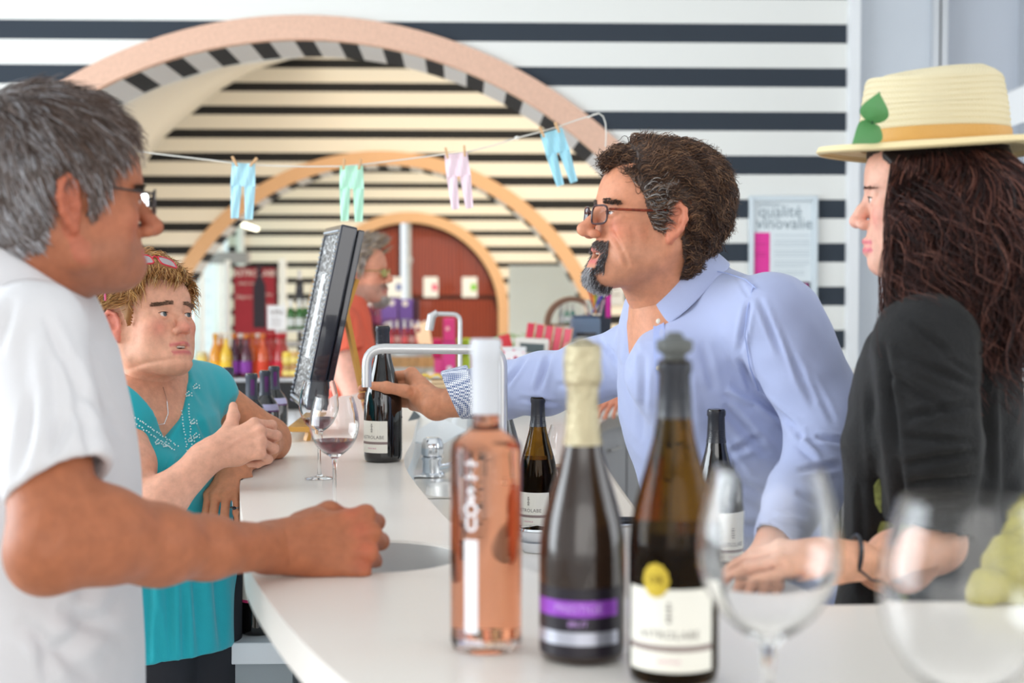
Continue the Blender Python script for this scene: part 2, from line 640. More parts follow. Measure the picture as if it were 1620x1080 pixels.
def door_leaf(x0, x1, name):
    e = empty(name, (0, DY, 0))
    e['kind'] = 'structure'

    def arched(xa, xb, za, zb_max, y0, y1, R):
        mb = MB()
        xsn = np.linspace(xa, xb, 22)
        top = [min(zb_max, 1.10 + math.sqrt(max(R * R - (x - dcx) ** 2, 0.0))) for x in xsn]
        rows = [[(x, y0, za) for x in xsn], [(x, y0, max(t, za + .01)) for x, t in zip(xsn, top)],
                [(x, y1, max(t, za + .01)) for x, t in zip(xsn, top)], [(x, y1, za) for x in xsn], [(x, y0, za) for x in xsn]]
        return mb.grid(rows)
    obj('leaf', arched(x0, x1, 0.0, 9, 0.03, 0.09, 1.40), M_darkwood, e)
    obj('upper_panel', arched(x0 + 0.04, x1 - 0.04, 1.35, 9, 0.0, 0.04, 1.32), M_mahog, e)
    obj('lower_panel', arched(x0 + 0.04, x1 - 0.04, 0.05, 1.29, 0.0, 0.04, 1.32), M_mahog, e)
    return e


xj = P(634, 400, D3)[0]
door_leaf(dcx - 1.38, xj - 0.01, 'door_1')
door_leaf(xj + 0.08, dcx + 1.38, 'door_2')
rod = obj('door_rod', MB().tube([(0, 0, 0.2), (0, 0, 2.52)], 0.035, 10).box(-0.05, 0.05, -0.05, 0.05, 1.85, 1.93), M_alu, loc=(P(647, 400, D3)[0], DY - 0.07, 0))
tag(rod, 'pale vertical locking rod between the two mahogany doors', 'rod')
M_paper = mat('white_card', (238, 240, 242), 0.7)
for k, (x0, x1, rgb, lab) in enumerate([(612, 637, (110, 130, 190), 'white notice card with a blue square, leftmost on the mahogany doors'),
                                        (670, 693, (235, 90, 130), 'white notice card with a pink square, middle one on the mahogany doors'),
                                        (731, 755, (120, 205, 40), 'white notice card with a green square on the mahogany door')]):
    a, b = P(x0, 470, DY - 0.02), P(x1, 438, DY - 0.02)
    e = empty('notice_card', (0, 0, 0), lab, 'notice', 'notices on the doors')
    e.location = ((a[0] + b[0]) / 2, DY - 0.02, a[2])
    w, h = (b[0] - a[0]), b[2] - a[2]
    obj('card', MB().box(-w / 2, w / 2, -0.006, 0, 0, h), M_paper, e)
    obj('printed_square', MB().box(w * 0.08, w * 0.42, -0.008, -0.006, h * 0.33, h * 0.66), mat('print', rgb, 0.6), e)

# ------------------------------------------------------------------ the ring-shaped bar
M_counter = mat('cream_white_worktop', (240, 234, 226), 0.28, spec=0.5, var=(1.2, 0.012))
M_edge = mat('worktop_edge', (222, 230, 234), 0.3)
M_panelw = mat('bar_panel', (205, 212, 220), 0.5)
M_cab = mat('grey_cabinet_door', (188, 188, 190), 0.45)
M_steel = mat('stainless_steel', (226, 224, 220), 0.36, metal=0.85)
M_chrome = mat('chrome', (225, 228, 232), 0.06, metal=1.0)
OUT = [(-.113, 1.37), (-.274, 1.88), (-.35, 2.3), (-.455, 3.0), (-.45, 3.6), (-.455, 4.36), (-.40, 5.2), (-.1, 6.0), (.5, 6.7), (1.3, 7.0),
       (2.2, 6.7), (2.8, 5.8), (3.0, 4.4), (2.9, 2.8), (2.4, 1.6), (1.6, .85), (.9, .65), (.35, .85), (.05, 1.1)]
MID = [(.17, 1.76), (.06, 1.98), (-.015, 2.27), (-.125, 3.05), (-.13, 3.6), (-.13, 4.36), (-.05, 5.0), (.2, 5.65), (.65, 6.25), (1.3, 6.5),
       (2.0, 6.25), (2.4, 5.5), (2.6, 4.3), (2.5, 2.9), (2.1, 2.0), (1.45, 1.75), (.95, 1.7), (.49, 1.69), (.3, 1.69)]
INN = [(.52, 2.42), (.43, 2.62), (.385, 2.85), (.385, 3.3), (.39, 3.8), (.40, 4.3), (.435, 4.85), (.55, 5.55), (.85, 6.02), (1.3, 6.2),
       (1.85, 5.9), (2.15, 5.3), (2.3, 4.3), (2.25, 3.1), (1.95, 2.2), (1.45, 1.9), (.95, 1.85), (.62, 1.92), (.55, 2.12)]


def closed_spline(pts, k=6):
    out = []
    n = len(pts)
    p = [np.array(q, float) for q in pts]
    for i in range(n):
        a, b, c, d = p[i - 1], p[i], p[(i + 1) % n], p[(i + 2) % n]
        for j in range(k):
            t = j / k
            out.append(tuple(0.5 * ((2 * b) + (-a + c) * t + (2 * a - 5 * b + 4 * c - d) * t * t + (-a + 3 * b - 3 * c + d) * t ** 3)))
    return out


def offset_loop(L, d):
    n = len(L)
    out = []
    for i in range(n):
        t = np.array(L[(i + 1) % n]) - np.array(L[i - 1])
        t = t / np.linalg.norm(t)
        out.append((L[i][0] + t[1] * d, L[i][1] - t[0] * d))
    return out


LO, LM, LI = closed_spline(OUT), closed_spline(MID), closed_spline(INN)


def cut_hole(me, cutter_mb):
    """Boolean a hole into a mesh and bake the result (the cutter is removed again)."""
    a = bpy.data.objects.new('tmp_a', me)
    b = bpy.data.objects.new('tmp_b', cutter_mb.mesh('tmp_b'))
    COL.objects.link(a)
    COL.objects.link(b)
    md = a.modifiers.new('b', 'BOOLEAN')
    md.operation = 'DIFFERENCE'
    md.solver = 'EXACT'
    md.object = b
    dg = bpy.context.evaluated_depsgraph_get()
    out = bpy.data.meshes.new_from_object(a.evaluated_get(dg))
    bpy.data.objects.remove(a)
    bpy.data.objects.remove(b)
    return out


ZB, ZW = 1.05, 0.93
bar = empty('bar_counter', (1.2, 3.6, 0), 'large ring-shaped cream white tasting bar the people lean on', 'bar')
me = cut_hole(MB().prism(LO, ZB - 0.045, ZB, hole=LM).mesh('high_worktop'), MB().lathe([(0.128, -0.2), (0.128, 0.2)], (-0.13, 2.03, ZB), 48))
obj('high_worktop', me, M_counter, bar, world=True)
# apron between the high and the low worktop, low worktop with its sink cut-out
obj('inner_apron', MB().prism(offset_loop(LM, -0.012), ZW, ZB - 0.045, hole=LM), M_edge, bar, world=True)
SKX, SKY = 0.06, 3.62
me = cut_hole(MB().prism(offset_loop(LM, -0.012), ZW - 0.04, ZW, hole=LI).mesh('low_worktop'), MB().box(SKX - 0.17, SKX + 0.17, SKY - 0.19, SKY + 0.14, ZW - .2, ZW + .2))
obj('low_worktop', me, M_counter, bar, world=True)
obj('steel_rim', MB().prism(LI, ZW - 0.045, ZW + 0.001, hole=offset_loop(LI, -0.006)), M_steel, bar, world=True)
# outer panels, one by one, and posts
LP = offset_loop(LO, 0.14)
step = 6
for i in range(0, len(LP), step):
    seg = [LP[(i + j) % len(LP)] for j in range(step + 1)]
    a, b = np.array(seg[0]), np.array(seg[-1])
    rows = []
    seg = [np.array(s) for s in seg]
    seg[0] = seg[0] + (seg[1] - seg[0]) * 0.05
    seg[-1] = seg[-1] + (seg[-2] - seg[-1]) * 0.05
    rows = [[(s[0], s[1], 0.08) for s in seg], [(s[0], s[1], ZB - 0.047) for s in seg]]
    c = np.mean(seg, 0)
    nrm = np.array([1.2, 3.6]) - c
    nrm = nrm / np.linalg.norm(nrm) * 0.018
    obj('outer_panel', MB().grid(rows, thick=(nrm[0], nrm[1], 0)), M_panelw, bar, world=True)
    obj('post', MB().box(a[0] - 0.012, a[0] + 0.012, a[1] - 0.012, a[1] + 0.012, 0.0, ZB - 0.047), M_white, bar, world=True)
# cabinet doors under the low worktop, facing the staff side
LC = offset_loop(LI, -0.03)
for i in range(0, len(LC), 3):
    seg = [np.array(LC[(i + j) % len(LC)]) for j in range(4)]
    seg[0] = seg[0] + (seg[1] - seg[0]) * 0.06
    seg[-1] = seg[-1] + (seg[-2] - seg[-1]) * 0.06
    rows = [[(s[0], s[1], 0.10) for s in seg], [(s[0], s[1], ZW - 0.05) for s in seg]]
    c = (seg[1] + seg[2]) / 2
    nr = c - np.array([1.3, 4.0])
    nr = nr / np.linalg.norm(nr)
    d = obj('cabinet_door', MB().grid(rows, thick=(nr[0] * .018, nr[1] * .018, 0)), M_cab, bar, world=True)
    t = seg[2] - seg[1]
    t = t / np.linalg.norm(t)
    h0, h1 = c - t * 0.06 - nr * 0.03, c + t * 0.06 - nr * 0.03
    zh = ZW - 0.13
    hb = MB().tube([(*(c - t * .06), zh), (*h0, zh), (*h1, zh), (*(c + t * .06), zh)], 0.005, 8)
    ho = obj('handle', hb, M_steel, d)
# round steel sink in the high worktop
snk = empty('round_sink', (-0.13, 2.03, ZB - 0.13), 'round stainless steel spittoon sink sunk in the worktop beside the fist', 'sink')
obj('bowl', MB().lathe([(0.0, 0.0), (0.10, 0.0), (0.122, 0.015), (0.127, 0.05), (0.128, 0.126), (0.126, 0.126), (0.124, 0.05), (0.118, 0.018),
                        (0.098, 0.004), (0.0, 0.004)], n=64), M_steel, snk, smooth=True)
obj('drain', MB().lathe([(0.0, 0.007), (0.02, 0.007), (0.024, 0.004)], n=24), M_chrome, snk, smooth=True)
# rectangular sink with its mixer tap
snk = empty('square_sink', (SKX, SKY, ZW), 'small square steel sink sunk in the lower worktop under the chrome tap', 'sink')
mb = MB()


def rrect(w, h, r, n=6):
    out = []
    for cx, cy, a0 in ((w - r, h - r, 0), (-w + r, h - r, 90), (-w + r, -h + r, 180), (w - r, -h + r, 270)):
        for j in range(n + 1):
            a = math.radians(a0 + 90 * j / n)
            out.append((cx + r * math.cos(a), cy + r * math.sin(a)))
    return out


def loft_loops(loops, close_last=True):
    n = len(loops[0])
    V = [p for L in loops for p in L]
    F = []
    for i in range(len(loops) - 1):
        for k in range(n):
            k2 = (k + 1) % n
            F.append((i * n + k, i * n + k2, (i + 1) * n + k2, (i + 1) * n + k))
    if close_last:
        F.append(tuple((len(loops) - 1) * n + k for k in range(n)))
    return V, F


def L3(lp, z, oy=0.0):
    return [(x, y + oy, z) for x, y in lp]


o_ = -0.025
V, Fc = loft_loops([L3(rrect(.185, .178, .04), .0015, o_), L3(rrect(.155, .13, .05), .003, o_ - .03), L3(rrect(.15, .125, .05), -.01, o_ - .03),
                    L3(rrect(.14, .115, .05), -.14, o_ - .03), L3(rrect(.12, .10, .04), -.15, o_ - .03)])
obj('basin', MB().add(V, Fc), M_steel, snk, smooth=True, angle=60)
tp = Pz(684, 752, ZW + 0.004)
tap = empty('mixer_tap', (tp[0], tp[1], ZW + 0.003), 'chrome mixer tap with a fat ribbed knob beside the square sink', 'tap')
obj('body', MB().lathe([(0.034, 0), (0.034, .006), (0.026, .01), (0.0255, .04), (0.029, .045), (0.029, .05), (0.022, .053)], n=32), M_chrome, tap, smooth=True)
kb = MB()
prof = [(0.0, 0.102), (0.016, 0.102), (0.022, 0.098), (0.027, 0.085), (0.028, 0.06), (0.024, 0.053)]
n = 48
V = []
for (r_, z_) in prof:
    for k in range(n):
        an = 2 * PI * k / n
        rr_ = r_ * (1 + (0.06 * math.cos(an * 6) if 0.01 < r_ else 0))
        V.append((rr_ * math.cos(an), rr_ * math.sin(an), z_))
kb.add(V, [(i * n + k, (i + 1) * n + k, (i + 1) * n + (k + 1) % n, i * n + (k + 1) % n) for i in range(len(prof) - 1) for k in range(n)])
obj('knob', kb, M_chrome, tap, smooth=True, angle=50)
obj('spout', MB().tube([(0.02, -0.005, .018), (0.06, -0.02, .03), (0.11, -0.05, .055), (0.145, -0.07, .062), (0.16, -0.078, .05)], [.014, .011, .010, .010, .011], 12), M_chrome, tap, smooth=True)
obj('cover_plate', MB().box(-0.055, 0.0, -0.03, 0.09, 0, 0.006), M_chrome, tap, bevel=.002)
# two tall bent steel water pipes
M_satin = mat('satin_steel', (206, 206, 206), 0.4, metal=0.7)


def bent(pts, r, rb, n=6):
    out = [np.array(pts[0])]
    for i in range(1, len(pts) - 1):
        a, b, c = [np.array(q, float) for q in pts[i - 1:i + 2]]
        u, v = (a - b) / np.linalg.norm(a - b), (c - b) / np.linalg.norm(c - b)
        s, e = b + u * rb, b + v * rb
        for j in range(n + 1):
            t = j / n
            out.append((1 - t) ** 2 * s + 2 * t * (1 - t) * b + t * t * e)
    out.append(np.array(pts[-1]))
    return out


y_ = 2.86
pA = [P(580, 612, y_), P(580, 551, y_), P(795, 553, y_), P(795, 600, y_)]
pA.append(np.array([pA[-1][0], y_, ZW]))
e = empty('water_pipe', (pA[-1][0], y_, ZW), 'thick grey bent steel pipe arching in front of the held bottle', 'pipe')
obj('pipe', MB().tube(bent(pA[:3] + [pA[4]], .0, .035), 0.0098, 16), M_satin, e, world=True, smooth=True)
obj('base_ring', MB().lathe([(.022, 0), (.022, .008), (.012, .014)], n=24), M_satin, e, smooth=True)
y_ = 4.6
pB = [P(682, 518, y_), P(684, 496, y_), P(728, 497, y_)]
pB.append(np.array([pB[-1][0], y_, ZW]))
e = empty('water_pipe', (pB[-1][0], y_, ZW), 'thin tall bent steel tap pipe with a nozzle, in front of the mahogany doors', 'pipe')
obj('pipe', MB().tube(bent(pB, .0, .025), 0.0068, 12), M_satin, e, world=True, smooth=True)
obj('nozzle', MB().tube([P(679, 522, y_), P(683, 500, y_), P(692, 494, y_)], [.013, .014, .009], 12), M_satin, e, world=True, smooth=True)
obj('base_ring', MB().lathe([(.018, 0), (.018, .008), (.008, .014)], n=24), M_satin, e, smooth=True)

# ------------------------------------------------------------------ bottles and glasses
M_black = mat('black_foil', (34, 36, 44), 0.35, coat=0.3)
M_darkglass = mat('dark_bottle_glass', (14, 12, 12), 0.05, spec=0.7, coat=0.5)
M_brownglass = mat('brown_bottle_glass', (128, 90, 26), 0.02, trans=1.0, ior=1.2)
M_winedark = mat('dark_wine', (26, 8, 14), 0.08)
M_label = mat('cream_label', (238, 234, 222), 0.6)
M_ink = mat('grey_ink', (120, 112, 108), 0.6)
M_rubber = mat('grey_rubber', (92, 94, 92), 0.6)
M_clear = mat('clear_glass', (255, 255, 255), 0.0, trans=1.0, ior=1.35)
M_wine = mat('red_wine', (128, 14, 40), 0.02, trans=0.75, ior=1.33)
M_purple = mat('purple_foil', (92, 30, 100), 0.35)
M_navycap = mat('slate_foil', (62, 66, 78), 0.4)

BURG = [(0.0, 0.006), (0.02, 0.004), (0.034, 0.0), (0.0405, 0.004), (0.042, 0.014), (0.042, 0.125), (0.0405, 0.145), (0.035, 0.17), (0.027, 0.198),
        (0.0195, 0.226), (0.0155, 0.25), (0.0143, 0.285), (0.0158, 0.288), (0.0158, 0.296), (0.0143, 0.299), (0.010, 0.299), (0.0, 0.297)]
BORD = [(0.0, 0.006), (0.02, 0.004), (0.031, 0.0), (0.0365, 0.004), (0.0375, 0.012), (0.0375, 0.185), (0.0355, 0.203), (0.028, 0.218), (0.0175, 0.232),
        (0.0145, 0.245), (0.0140, 0.285), (0.0155, 0.288), (0.0155, 0.297), (0.0140, 0.300), (0.0, 0.299)]


def r_at(prof, z):
    zs = [p[1] for p in prof[2:]]
    rs = [p[0] for p in prof[2:]]
    return float(np.interp(z, zs, rs))


def cap_prof(prof, z0, t=0.0006):
    zs = sorted(set([z0] + [p[1] for p in prof[2:-1] if p[1] > z0]))
    return [(r_at(prof, z) + t, z) for z in zs] + [(0.0, prof[-1][1] + 0.0012)]


def bottle(loc, prof, label, cat='bottle', group=None, body=None, cap=M_black, zcap=0.245, wine=None, name='wine_bottle', scale=1.0, n=40, stopper=False,
           rings=True):
    e = empty(name, loc, label, cat, group)
    e.scale = (scale, scale, scale)
    obj('glass', MB().lathe(prof, n=n), body or M_darkglass, e, smooth=True, angle=55)
    if wine:
        wp = [(max(r_at(prof, z) - 0.0022, 0), z) for z in np.linspace(0.006, wine, 14)]
        obj('wine', MB().lathe([(0, 0.0062)] + wp + [(0, wine + 0.0001)], n=n), M_winedark, e, smooth=True, angle=50)
    if cap:
        obj('capsule', MB().lathe(cap_prof(prof, zcap), n=n), cap, e, smooth=True, angle=45)
        if rings:
            mb = MB()
            for k in range(5):
                z = zcap + 0.008 + 0.0035 * k
                r_ = r_at(prof, z) + 0.0007
                mb.lathe([(r_, z - .0006), (r_ + .0005, z), (r_, z + .0006)], n=n)
            obj('capsule_ribs', mb, cap, e, smooth=True)
    if stopper:
        zt = prof[-1][1]
        obj('stopper', MB().lathe([(0.0, zt), (0.011, zt), (0.0105, zt + .006), (0.0165, zt + .010), (0.0175, zt + .015), (0.0165, zt + .020), (0.009, zt + .022),
                                   (0.007, zt + .027), (0.0, zt + .028)], n=n), M_rubber, e, smooth=True, angle=50)
    return e


def cream_label(e, prof, a, half=0.85, z0=0.022, z1=0.095, word='ASTROLABE', seal=False, back=True):
    R = r_at(prof, 0.06) + 0.0004
    mb = MB()
    patch_on_cylinder(mb, R, a - half, a + half, z0, z1)
    lb = obj('label', mb, M_label, e, label='cream paper label')
    mb = MB()
    patch_on_cylinder(mb, R + .0003, a - half, a + half, z0 + .019, z0 + .0245, t=.0001)
    obj('label_band', mb, mat('label_taupe', (140, 122, 118), 0.6), lb)
    mb = MB()
    # little cross-beam emblem, word and small line
    for dz, ww in ((0.066, .004), (0.062, .006), (0.058, .004), (0.054, .006), (0.050, .005)):
        patch_on_cylinder(mb, R + .0004, a - ww / R * .5, a + ww / R * .5, z0 + dz - 0.004, z0 + dz - 0.0025, 4, t=.0001)
    patch_on_cylinder(mb, R + .0004, a - .0004 / R, a + .0004 / R, z0 + .045, z0 + .064, 3, t=.0001)
    text_on_cylinder(mb, word, 0.0105, R + .0005, a, z0 + 0.034, spacing=1.05)
    obj('lettering', mb, M_ink, lb)
    mb = MB()
    text_on_cylinder(mb, 'VINOVALIE', 0.0045, R + .0005, a, z0 + 0.010)
    obj('small_lettering', mb, mat('pink_ink', (205, 120, 150), 0.6), lb)
    if back:
        mb = MB()
        patch_on_cylinder(mb, R, a + 1.9, a + 3.0, z0 + .002, z1 + .004)
        bl = obj('back_label', mb, M_label, e)
        mb = MB()
        for k in range(9):
            patch_on_cylinder(mb, R + .0003, a + 2.05, a + 2.2 + .6 * random.random(), z0 + .01 + k * .008, z0 + .012 + k * .008, 5, t=.0001)
        obj('small_print', mb, M_ink, bl)
    if seal:
        mb = MB()
        a2 = a - 0.28
        zc = z1 + 0.008
        V = []
        m_ = 24
        for rr_ in (0.0, 0.6, 1.0):
            for k in range(m_):
                an = 2 * PI * k / m_
                rr2 = rr_ * (0.0125 + (0.0006 * math.cos(an * 12) if rr_ == 1 else 0))
                aa = a2 + rr2 * math.cos(an) / R
                V.append(((R + .0014) * math.cos(aa), (R + .0014) * math.sin(aa), zc + rr2 * 1.25 * math.sin(an)))
        mb.add(V, [(i * m_ + k, i * m_ + (k + 1) % m_, (i + 1) * m_ + (k + 1) % m_, (i + 1) * m_ + k) for i in range(2) for k in range(m_)])
        sl = obj('gold_seal', mb, mat('gold_foil', (196, 170, 62), 0.35, metal=0.75, bump=(600, .3)), e, label='round gold medal sticker')
        mb = MB()
        text_on_cylinder(mb, 'OR', 0.011, R + .0018, a2, zc)
        obj('seal_lettering', mb, mat('gold_dark', (120, 100, 30), 0.4, metal=0.5), sl)


def dir_to(loc, px_off=0.0):
    """Angle (about z) of the direction from a bottle towards the camera, turned by px_off radians (+ = to the left in view)."""
    return math.atan2(-loc[1], -loc[0]) - px_off


# foreground trio -----------------------------------------------------------
d = 1.50
c = P(769, 1000, d)
rose_loc = (c[0], d, ZB)
ROSE = [(0.0, 0.008), (0.026, 0.006), (0.032, 0.0), (0.0355, 0.002), (0.037, 0.008), (0.037, 0.205), (0.0358, 0.213), (0.031, 0.2185), (0.0215, 0.223),
        (0.0150, 0.2285), (0.0140, 0.236), (0.0140, 0.300), (0.0150, 0.302), (0.0150, 0.316), (0.0138, 0.319), (0.0, 0.319)]
e = empty('rose_wine_bottle', rose_loc, 'tall straight clear bottle of pink rosé wine with a white capsule', 'bottle')
M_roseglass = mat('rose_wine', (248, 172, 134), 0.0, trans=1.0, ior=1.33)
M_rosebase = mat('thick_clear_base', (250, 232, 224), 0.0, trans=1.0, ior=1.45)
obj('glass_base', MB().lathe([(0.0, 0.006), (0.026, 0.005), (0.032, 0.0), (0.0355, 0.002), (0.037, 0.008), (0.037, 0.0135), (0.0, 0.0135)], n=56), M_rosebase, e, smooth=True, angle=55)
wp = [(0.0, 0.0145), (0.0368, 0.0145)] + [p for p in ROSE[5:11]] + [(0.0140, 0.2425), (0.0, 0.2426)]
obj('wine', MB().lathe(wp, n=64), M_roseglass, e, smooth=True, angle=55)
cp = [(0.0146, 0.243), (0.0156, 0.2435), (0.0154, 0.30), (0.0162, 0.302), (0.0163, 0.317), (0.0150, 0.3205), (0.0, 0.321)]
obj('capsule', MB().lathe(cp, n=40), mat('white_capsule', (208, 210, 216), 0.45), e, smooth=True, angle=40)
a0 = dir_to(rose_loc, 0.42)
mb = MB()
patch_on_cylinder(mb, 0.0374, a0 - .20, a0 + .20, 0.022, 0.118)
M_wlab = mat('white_print', (244, 242, 246), 0.6)
lb = obj('label', mb, M_wlab, e, label='narrow white upright label')
mb = MB()
for ch, z in (('*', 0.192), ('*', 0.178), ('S', 0.163), ('O', 0.148), ('U', 0.133)):
    text_on_cylinder(mb, ch, 0.02 if ch != '*' else 0.03, 0.0375, a0, z - (0.006 if ch == '*' else 0), bold=0.03)
obj('white_lettering', mb, M_wlab, e)
mb = MB()
text_on_cylinder(mb, 'ROSE', 0.0085, 0.0375, a0 + .05, 0.013, bold=0.02)
obj('foot_lettering', mb, M_wlab, e)

d = 1.455
c = P(921, 1000, d)
SPARK = [(0.0, 0.01), (0.02, 0.006), (0.034, 0.0), (0.0415, 0.004), (0.0435, 0.014), (0.0437, 0.10), (0.0428, 0.122), (0.0395, 0.142), (0.034, 0.162), (0.0265, 0.187),
         (0.0205, 0.208), (0.0168, 0.226), (0.0150, 0.250), (0.0146, 0.275), (0.0168, 0.281), (0.0168, 0.290), (0.0160, 0.310), (0.0150, 0.318), (0.0, 0.320)]
sp_loc = (c[0], d, ZB)
e = empty('sparkling_wine_bottle', sp_loc, 'dark sparkling wine bottle with pale gold foil neck and purple banded label', 'bottle')
M_olive = mat('dark_olive_glass', (46, 32, 24), 0.16, spec=0.6, coat=0.3)
obj('glass', MB().lathe(SPARK, n=56), M_olive, e, smooth=True, angle=55)
n = 48
V = []
zs = np.linspace(0.216, 0.323, 30)
for i, z in enumerate(zs):
    for k in range(n):
        an = 2 * PI * k / n
        r_ = r_at(SPARK, min(z, 0.317)) + 0.0012
        if z > 0.275:
            r_ += 0.0010 * math.sin(an * 7 + z * 300) * math.sin(z * 520) + 0.0012
        if z > 0.318:
            r_ *= max(0.05, 1 - (z - 0.316) / 0.0085)
        V.append((r_ * math.cos(an), r_ * math.sin(an), z))
M_foil = mat('champagne_foil', (196, 184, 152), 0.38, metal=0.75, bump=(150, 0.5))
obj('foil', MB().add(V, [(i * n + k, i * n + (k + 1) % n, (i + 1) * n + (k + 1) % n, (i + 1) * n + k) for i in range(29) for k in range(n)]), M_foil, e, smooth=True)
a0 = dir_to(sp_loc, 0.1)
mb = MB(); patch_on_cylinder(mb, 0.0440, a0 - 1.2, a0 + 1.2, 0.010, 0.078, 20)
lb = obj('label', mb, mat('black_label', (30, 24, 34), 0.4), e)
mb = MB(); patch_on_cylinder(mb, 0.0444, a0 - 1.15, a0 + 0.98, 0.050, 0.066, 20)
pb = obj('purple_band', mb, mat('violet_foil', (150, 72, 190), 0.3, metal=0.3), lb)
mb = MB(); patch_on_cylinder(mb, 0.0444, a0 - 1.2, a0 + 1.0, 0.022, 0.035, 20)
obj('silver_band', mb, mat('silver_foil', (190, 192, 205), 0.3, metal=0.6), lb)
mb = MB(); text_on_cylinder(mb, 'PRESTIGE', 0.012, 0.0449, a0, 0.058); text_on_cylinder(mb, 'BRUT', 0.008, 0.0446, a0, 0.043)
obj('lettering', mb, mat('pale_violet', (205, 160, 230), 0.4), lb)

d = 1.372
c = P(1062, 1000, d)
l3 = (c[0] + .002, d, ZB)
e = bottle(l3, BURG, 'dark wine bottle with cream label, gold seal and grey rubber stopper', body=M_brownglass, wine=0.142, zcap=0.245, stopper=True, n=56, scale=1.02)
cream_label(e, BURG, dir_to(l3, 0.10), half=1.05, z0=0.016, z1=0.092, seal=True)

# held bottle
d = 3.16
c = P(606, 700, d)
lh = (c[0], d, ZB)
e = bottle(lh, BURG, 'dark wine bottle gripped by the hand reaching across the bar', zcap=0.255, n=48, cap=mat('charcoal_foil', (40, 42, 52), .4), scale=0.985)
cream_label(e, BURG, dir_to(lh, 0.62), half=0.85, z0=0.022, z1=0.092)
# lower worktop bottles
d = 2.92
l_ = (P(851, 700, d)[0], d, ZW)
e = bottle(l_, BURG, 'brown glass wine bottle half full, standing on the lower worktop behind the sparkling bottle', body=M_brownglass, wine=0.165, zcap=0.235, scale=0.925, n=40)
cream_label(e, BURG, dir_to(l_, 0.5), half=1.1)
d = 2.45
l_ = (P(1133, 700, d)[0], d, ZW)
e = bottle(l_, BURG, 'dark wine bottle on the lower worktop in front of the blue shirt', zcap=0.24, n=40, scale=0.97)
cream_label(e, BURG, dir_to(l_, -0.5), half=1.0, z0=.03, z1=.12)
d = 3.28
l_ = (P(793, 700, d)[0], d, ZW)
e = bottle(l_, BURG, 'dark bottle with black stopper behind the pink wine bottle', zcap=0.22, stopper=True, scale=0.995)
mb = MB(); patch_on_cylinder(mb, 0.0166, dir_to(l_, .2) - .5, dir_to(l_, .2) + .5, 0.235, 0.256, 8)
obj('round_sticker', mb, M_label, e)

# display plinths to the left of the bar, with bottles
M_plinth = mat('white_plinth', (226, 230, 234), 0.45)
M_plinthg = mat('grey_plinth_front', (150, 158, 162), 0.5)
pl = empty('display_plinth', (-0.66, 3.95, 0), 'white display plinth left of the bar holding upright dark bottles', 'plinth')
obj('top', MB().box(-0.34, 0.17, -0.30, 0.30, 0.88, 0.91), M_plinth, pl, bevel=.003)
obj('body', MB().box(-0.32, 0.15, -0.28, 0.28, 0.0, 0.88), M_plinth, pl)
pl = empty('display_plinth', (-0.62, 3.12, 0), 'low plinth with white top and grey front below the bar edge', 'plinth')
obj('top', MB().box(0.13, 0.27, -0.15, 0.18, 0.655, 0.70), M_plinth, pl, bevel=.003)
obj('body', MB().box(0.135, 0.265, -0.14, 0.17, 0.0, 0.655), M_plinthg, pl)
spots = [(306, 3.72, 578, 'dark wine bottle at the turquoise shoulder, left end of the row'), (344, 3.78, 581, 'slate-capped wine bottle, first one right of the shoulder'),
         (361, 4.02, 575, 'slate-capped wine bottle standing just behind the first one right of the shoulder'), (398, 3.72, 583, 'slate-capped wine bottle directly above the raised hand'),
         (420, 3.86, 577, 'purple-flashed wine bottle between two others above the raised hand'), (434, 4.08, 572, 'rearmost wine bottle nearest the white tablecloth')]
PB = None
for i, (px, dd, py, lab) in enumerate(spots):
    x = P(px, 640, dd)[0]
    if PB is None:
        PB = bottle((x, dd, 0.91), BORD, lab, cap=M_navycap, zcap=0.235, group='wine bottles on the plinth', n=32)
        a0 = dir_to((x, dd), -0.3)
        mb = MB()
        rows = []
        for z in (0.196, 0.204, 0.212, 0.220):
            rows.append([((r_at(BORD, z) + .0008) * math.cos(a), (r_at(BORD, z) + .0008) * math.sin(a), z) for a in np.linspace(a0 - .7, a0 + .9, 12)])
        sh = obj('shoulder_band', MB().grid(rows[:3]), mat('lilac_band', (190, 186, 220), .4), PB)
        obj('purple_flash', MB().grid([[(p[0] * 1.004, p[1] * 1.004, p[2] - .004) for p in rr_[4:]] for rr_ in rows[:2]]), M_purple, sh)
        mb = MB(); patch_on_cylinder(mb, 0.0150, a0 - .5, a0 + .2, 0.236, 0.285, 6, t=.0002)
        obj('purple_strip', mb, M_purple, PB)
        mb = MB(); patch_on_cylinder(mb, 0.0378, a0 - .9, a0 + .9, 0.05, 0.135)
        lb = obj('label', mb, M_label, PB)
        mb = MB(); text_on_cylinder(mb, 'ASTROLABE', 0.009, 0.0384, a0, 0.1)
        obj('lettering', mb, M_ink, lb)
        ztop = PB
        b_ = PB
    else:
        b_ = copy_tree(PB)
        b_.location = (x, dd, 0.91)
        b_['label'] = lab
l_ = (P(407, 950, 3.06)[0], 3.06, 0.70)
b_ = bottle(l_, BORD, 'dark bottle standing on the low plinth under the bar edge', cap=M_navycap, zcap=0.235)
mb = MB(); patch_on_cylinder(mb, 0.0378, dir_to(l_, .9) - .5, dir_to(l_, .9) + .4, 0.07, 0.15)
obj('label', mb, M_label, b_)
mb = MB(); patch_on_cylinder(mb, 0.0382, dir_to(l_, .9) - .5, dir_to(l_, .9) + .4, 0.07, 0.076)
obj('label_band', mb, mat('magenta_print', (220, 60, 120), .5), b_)

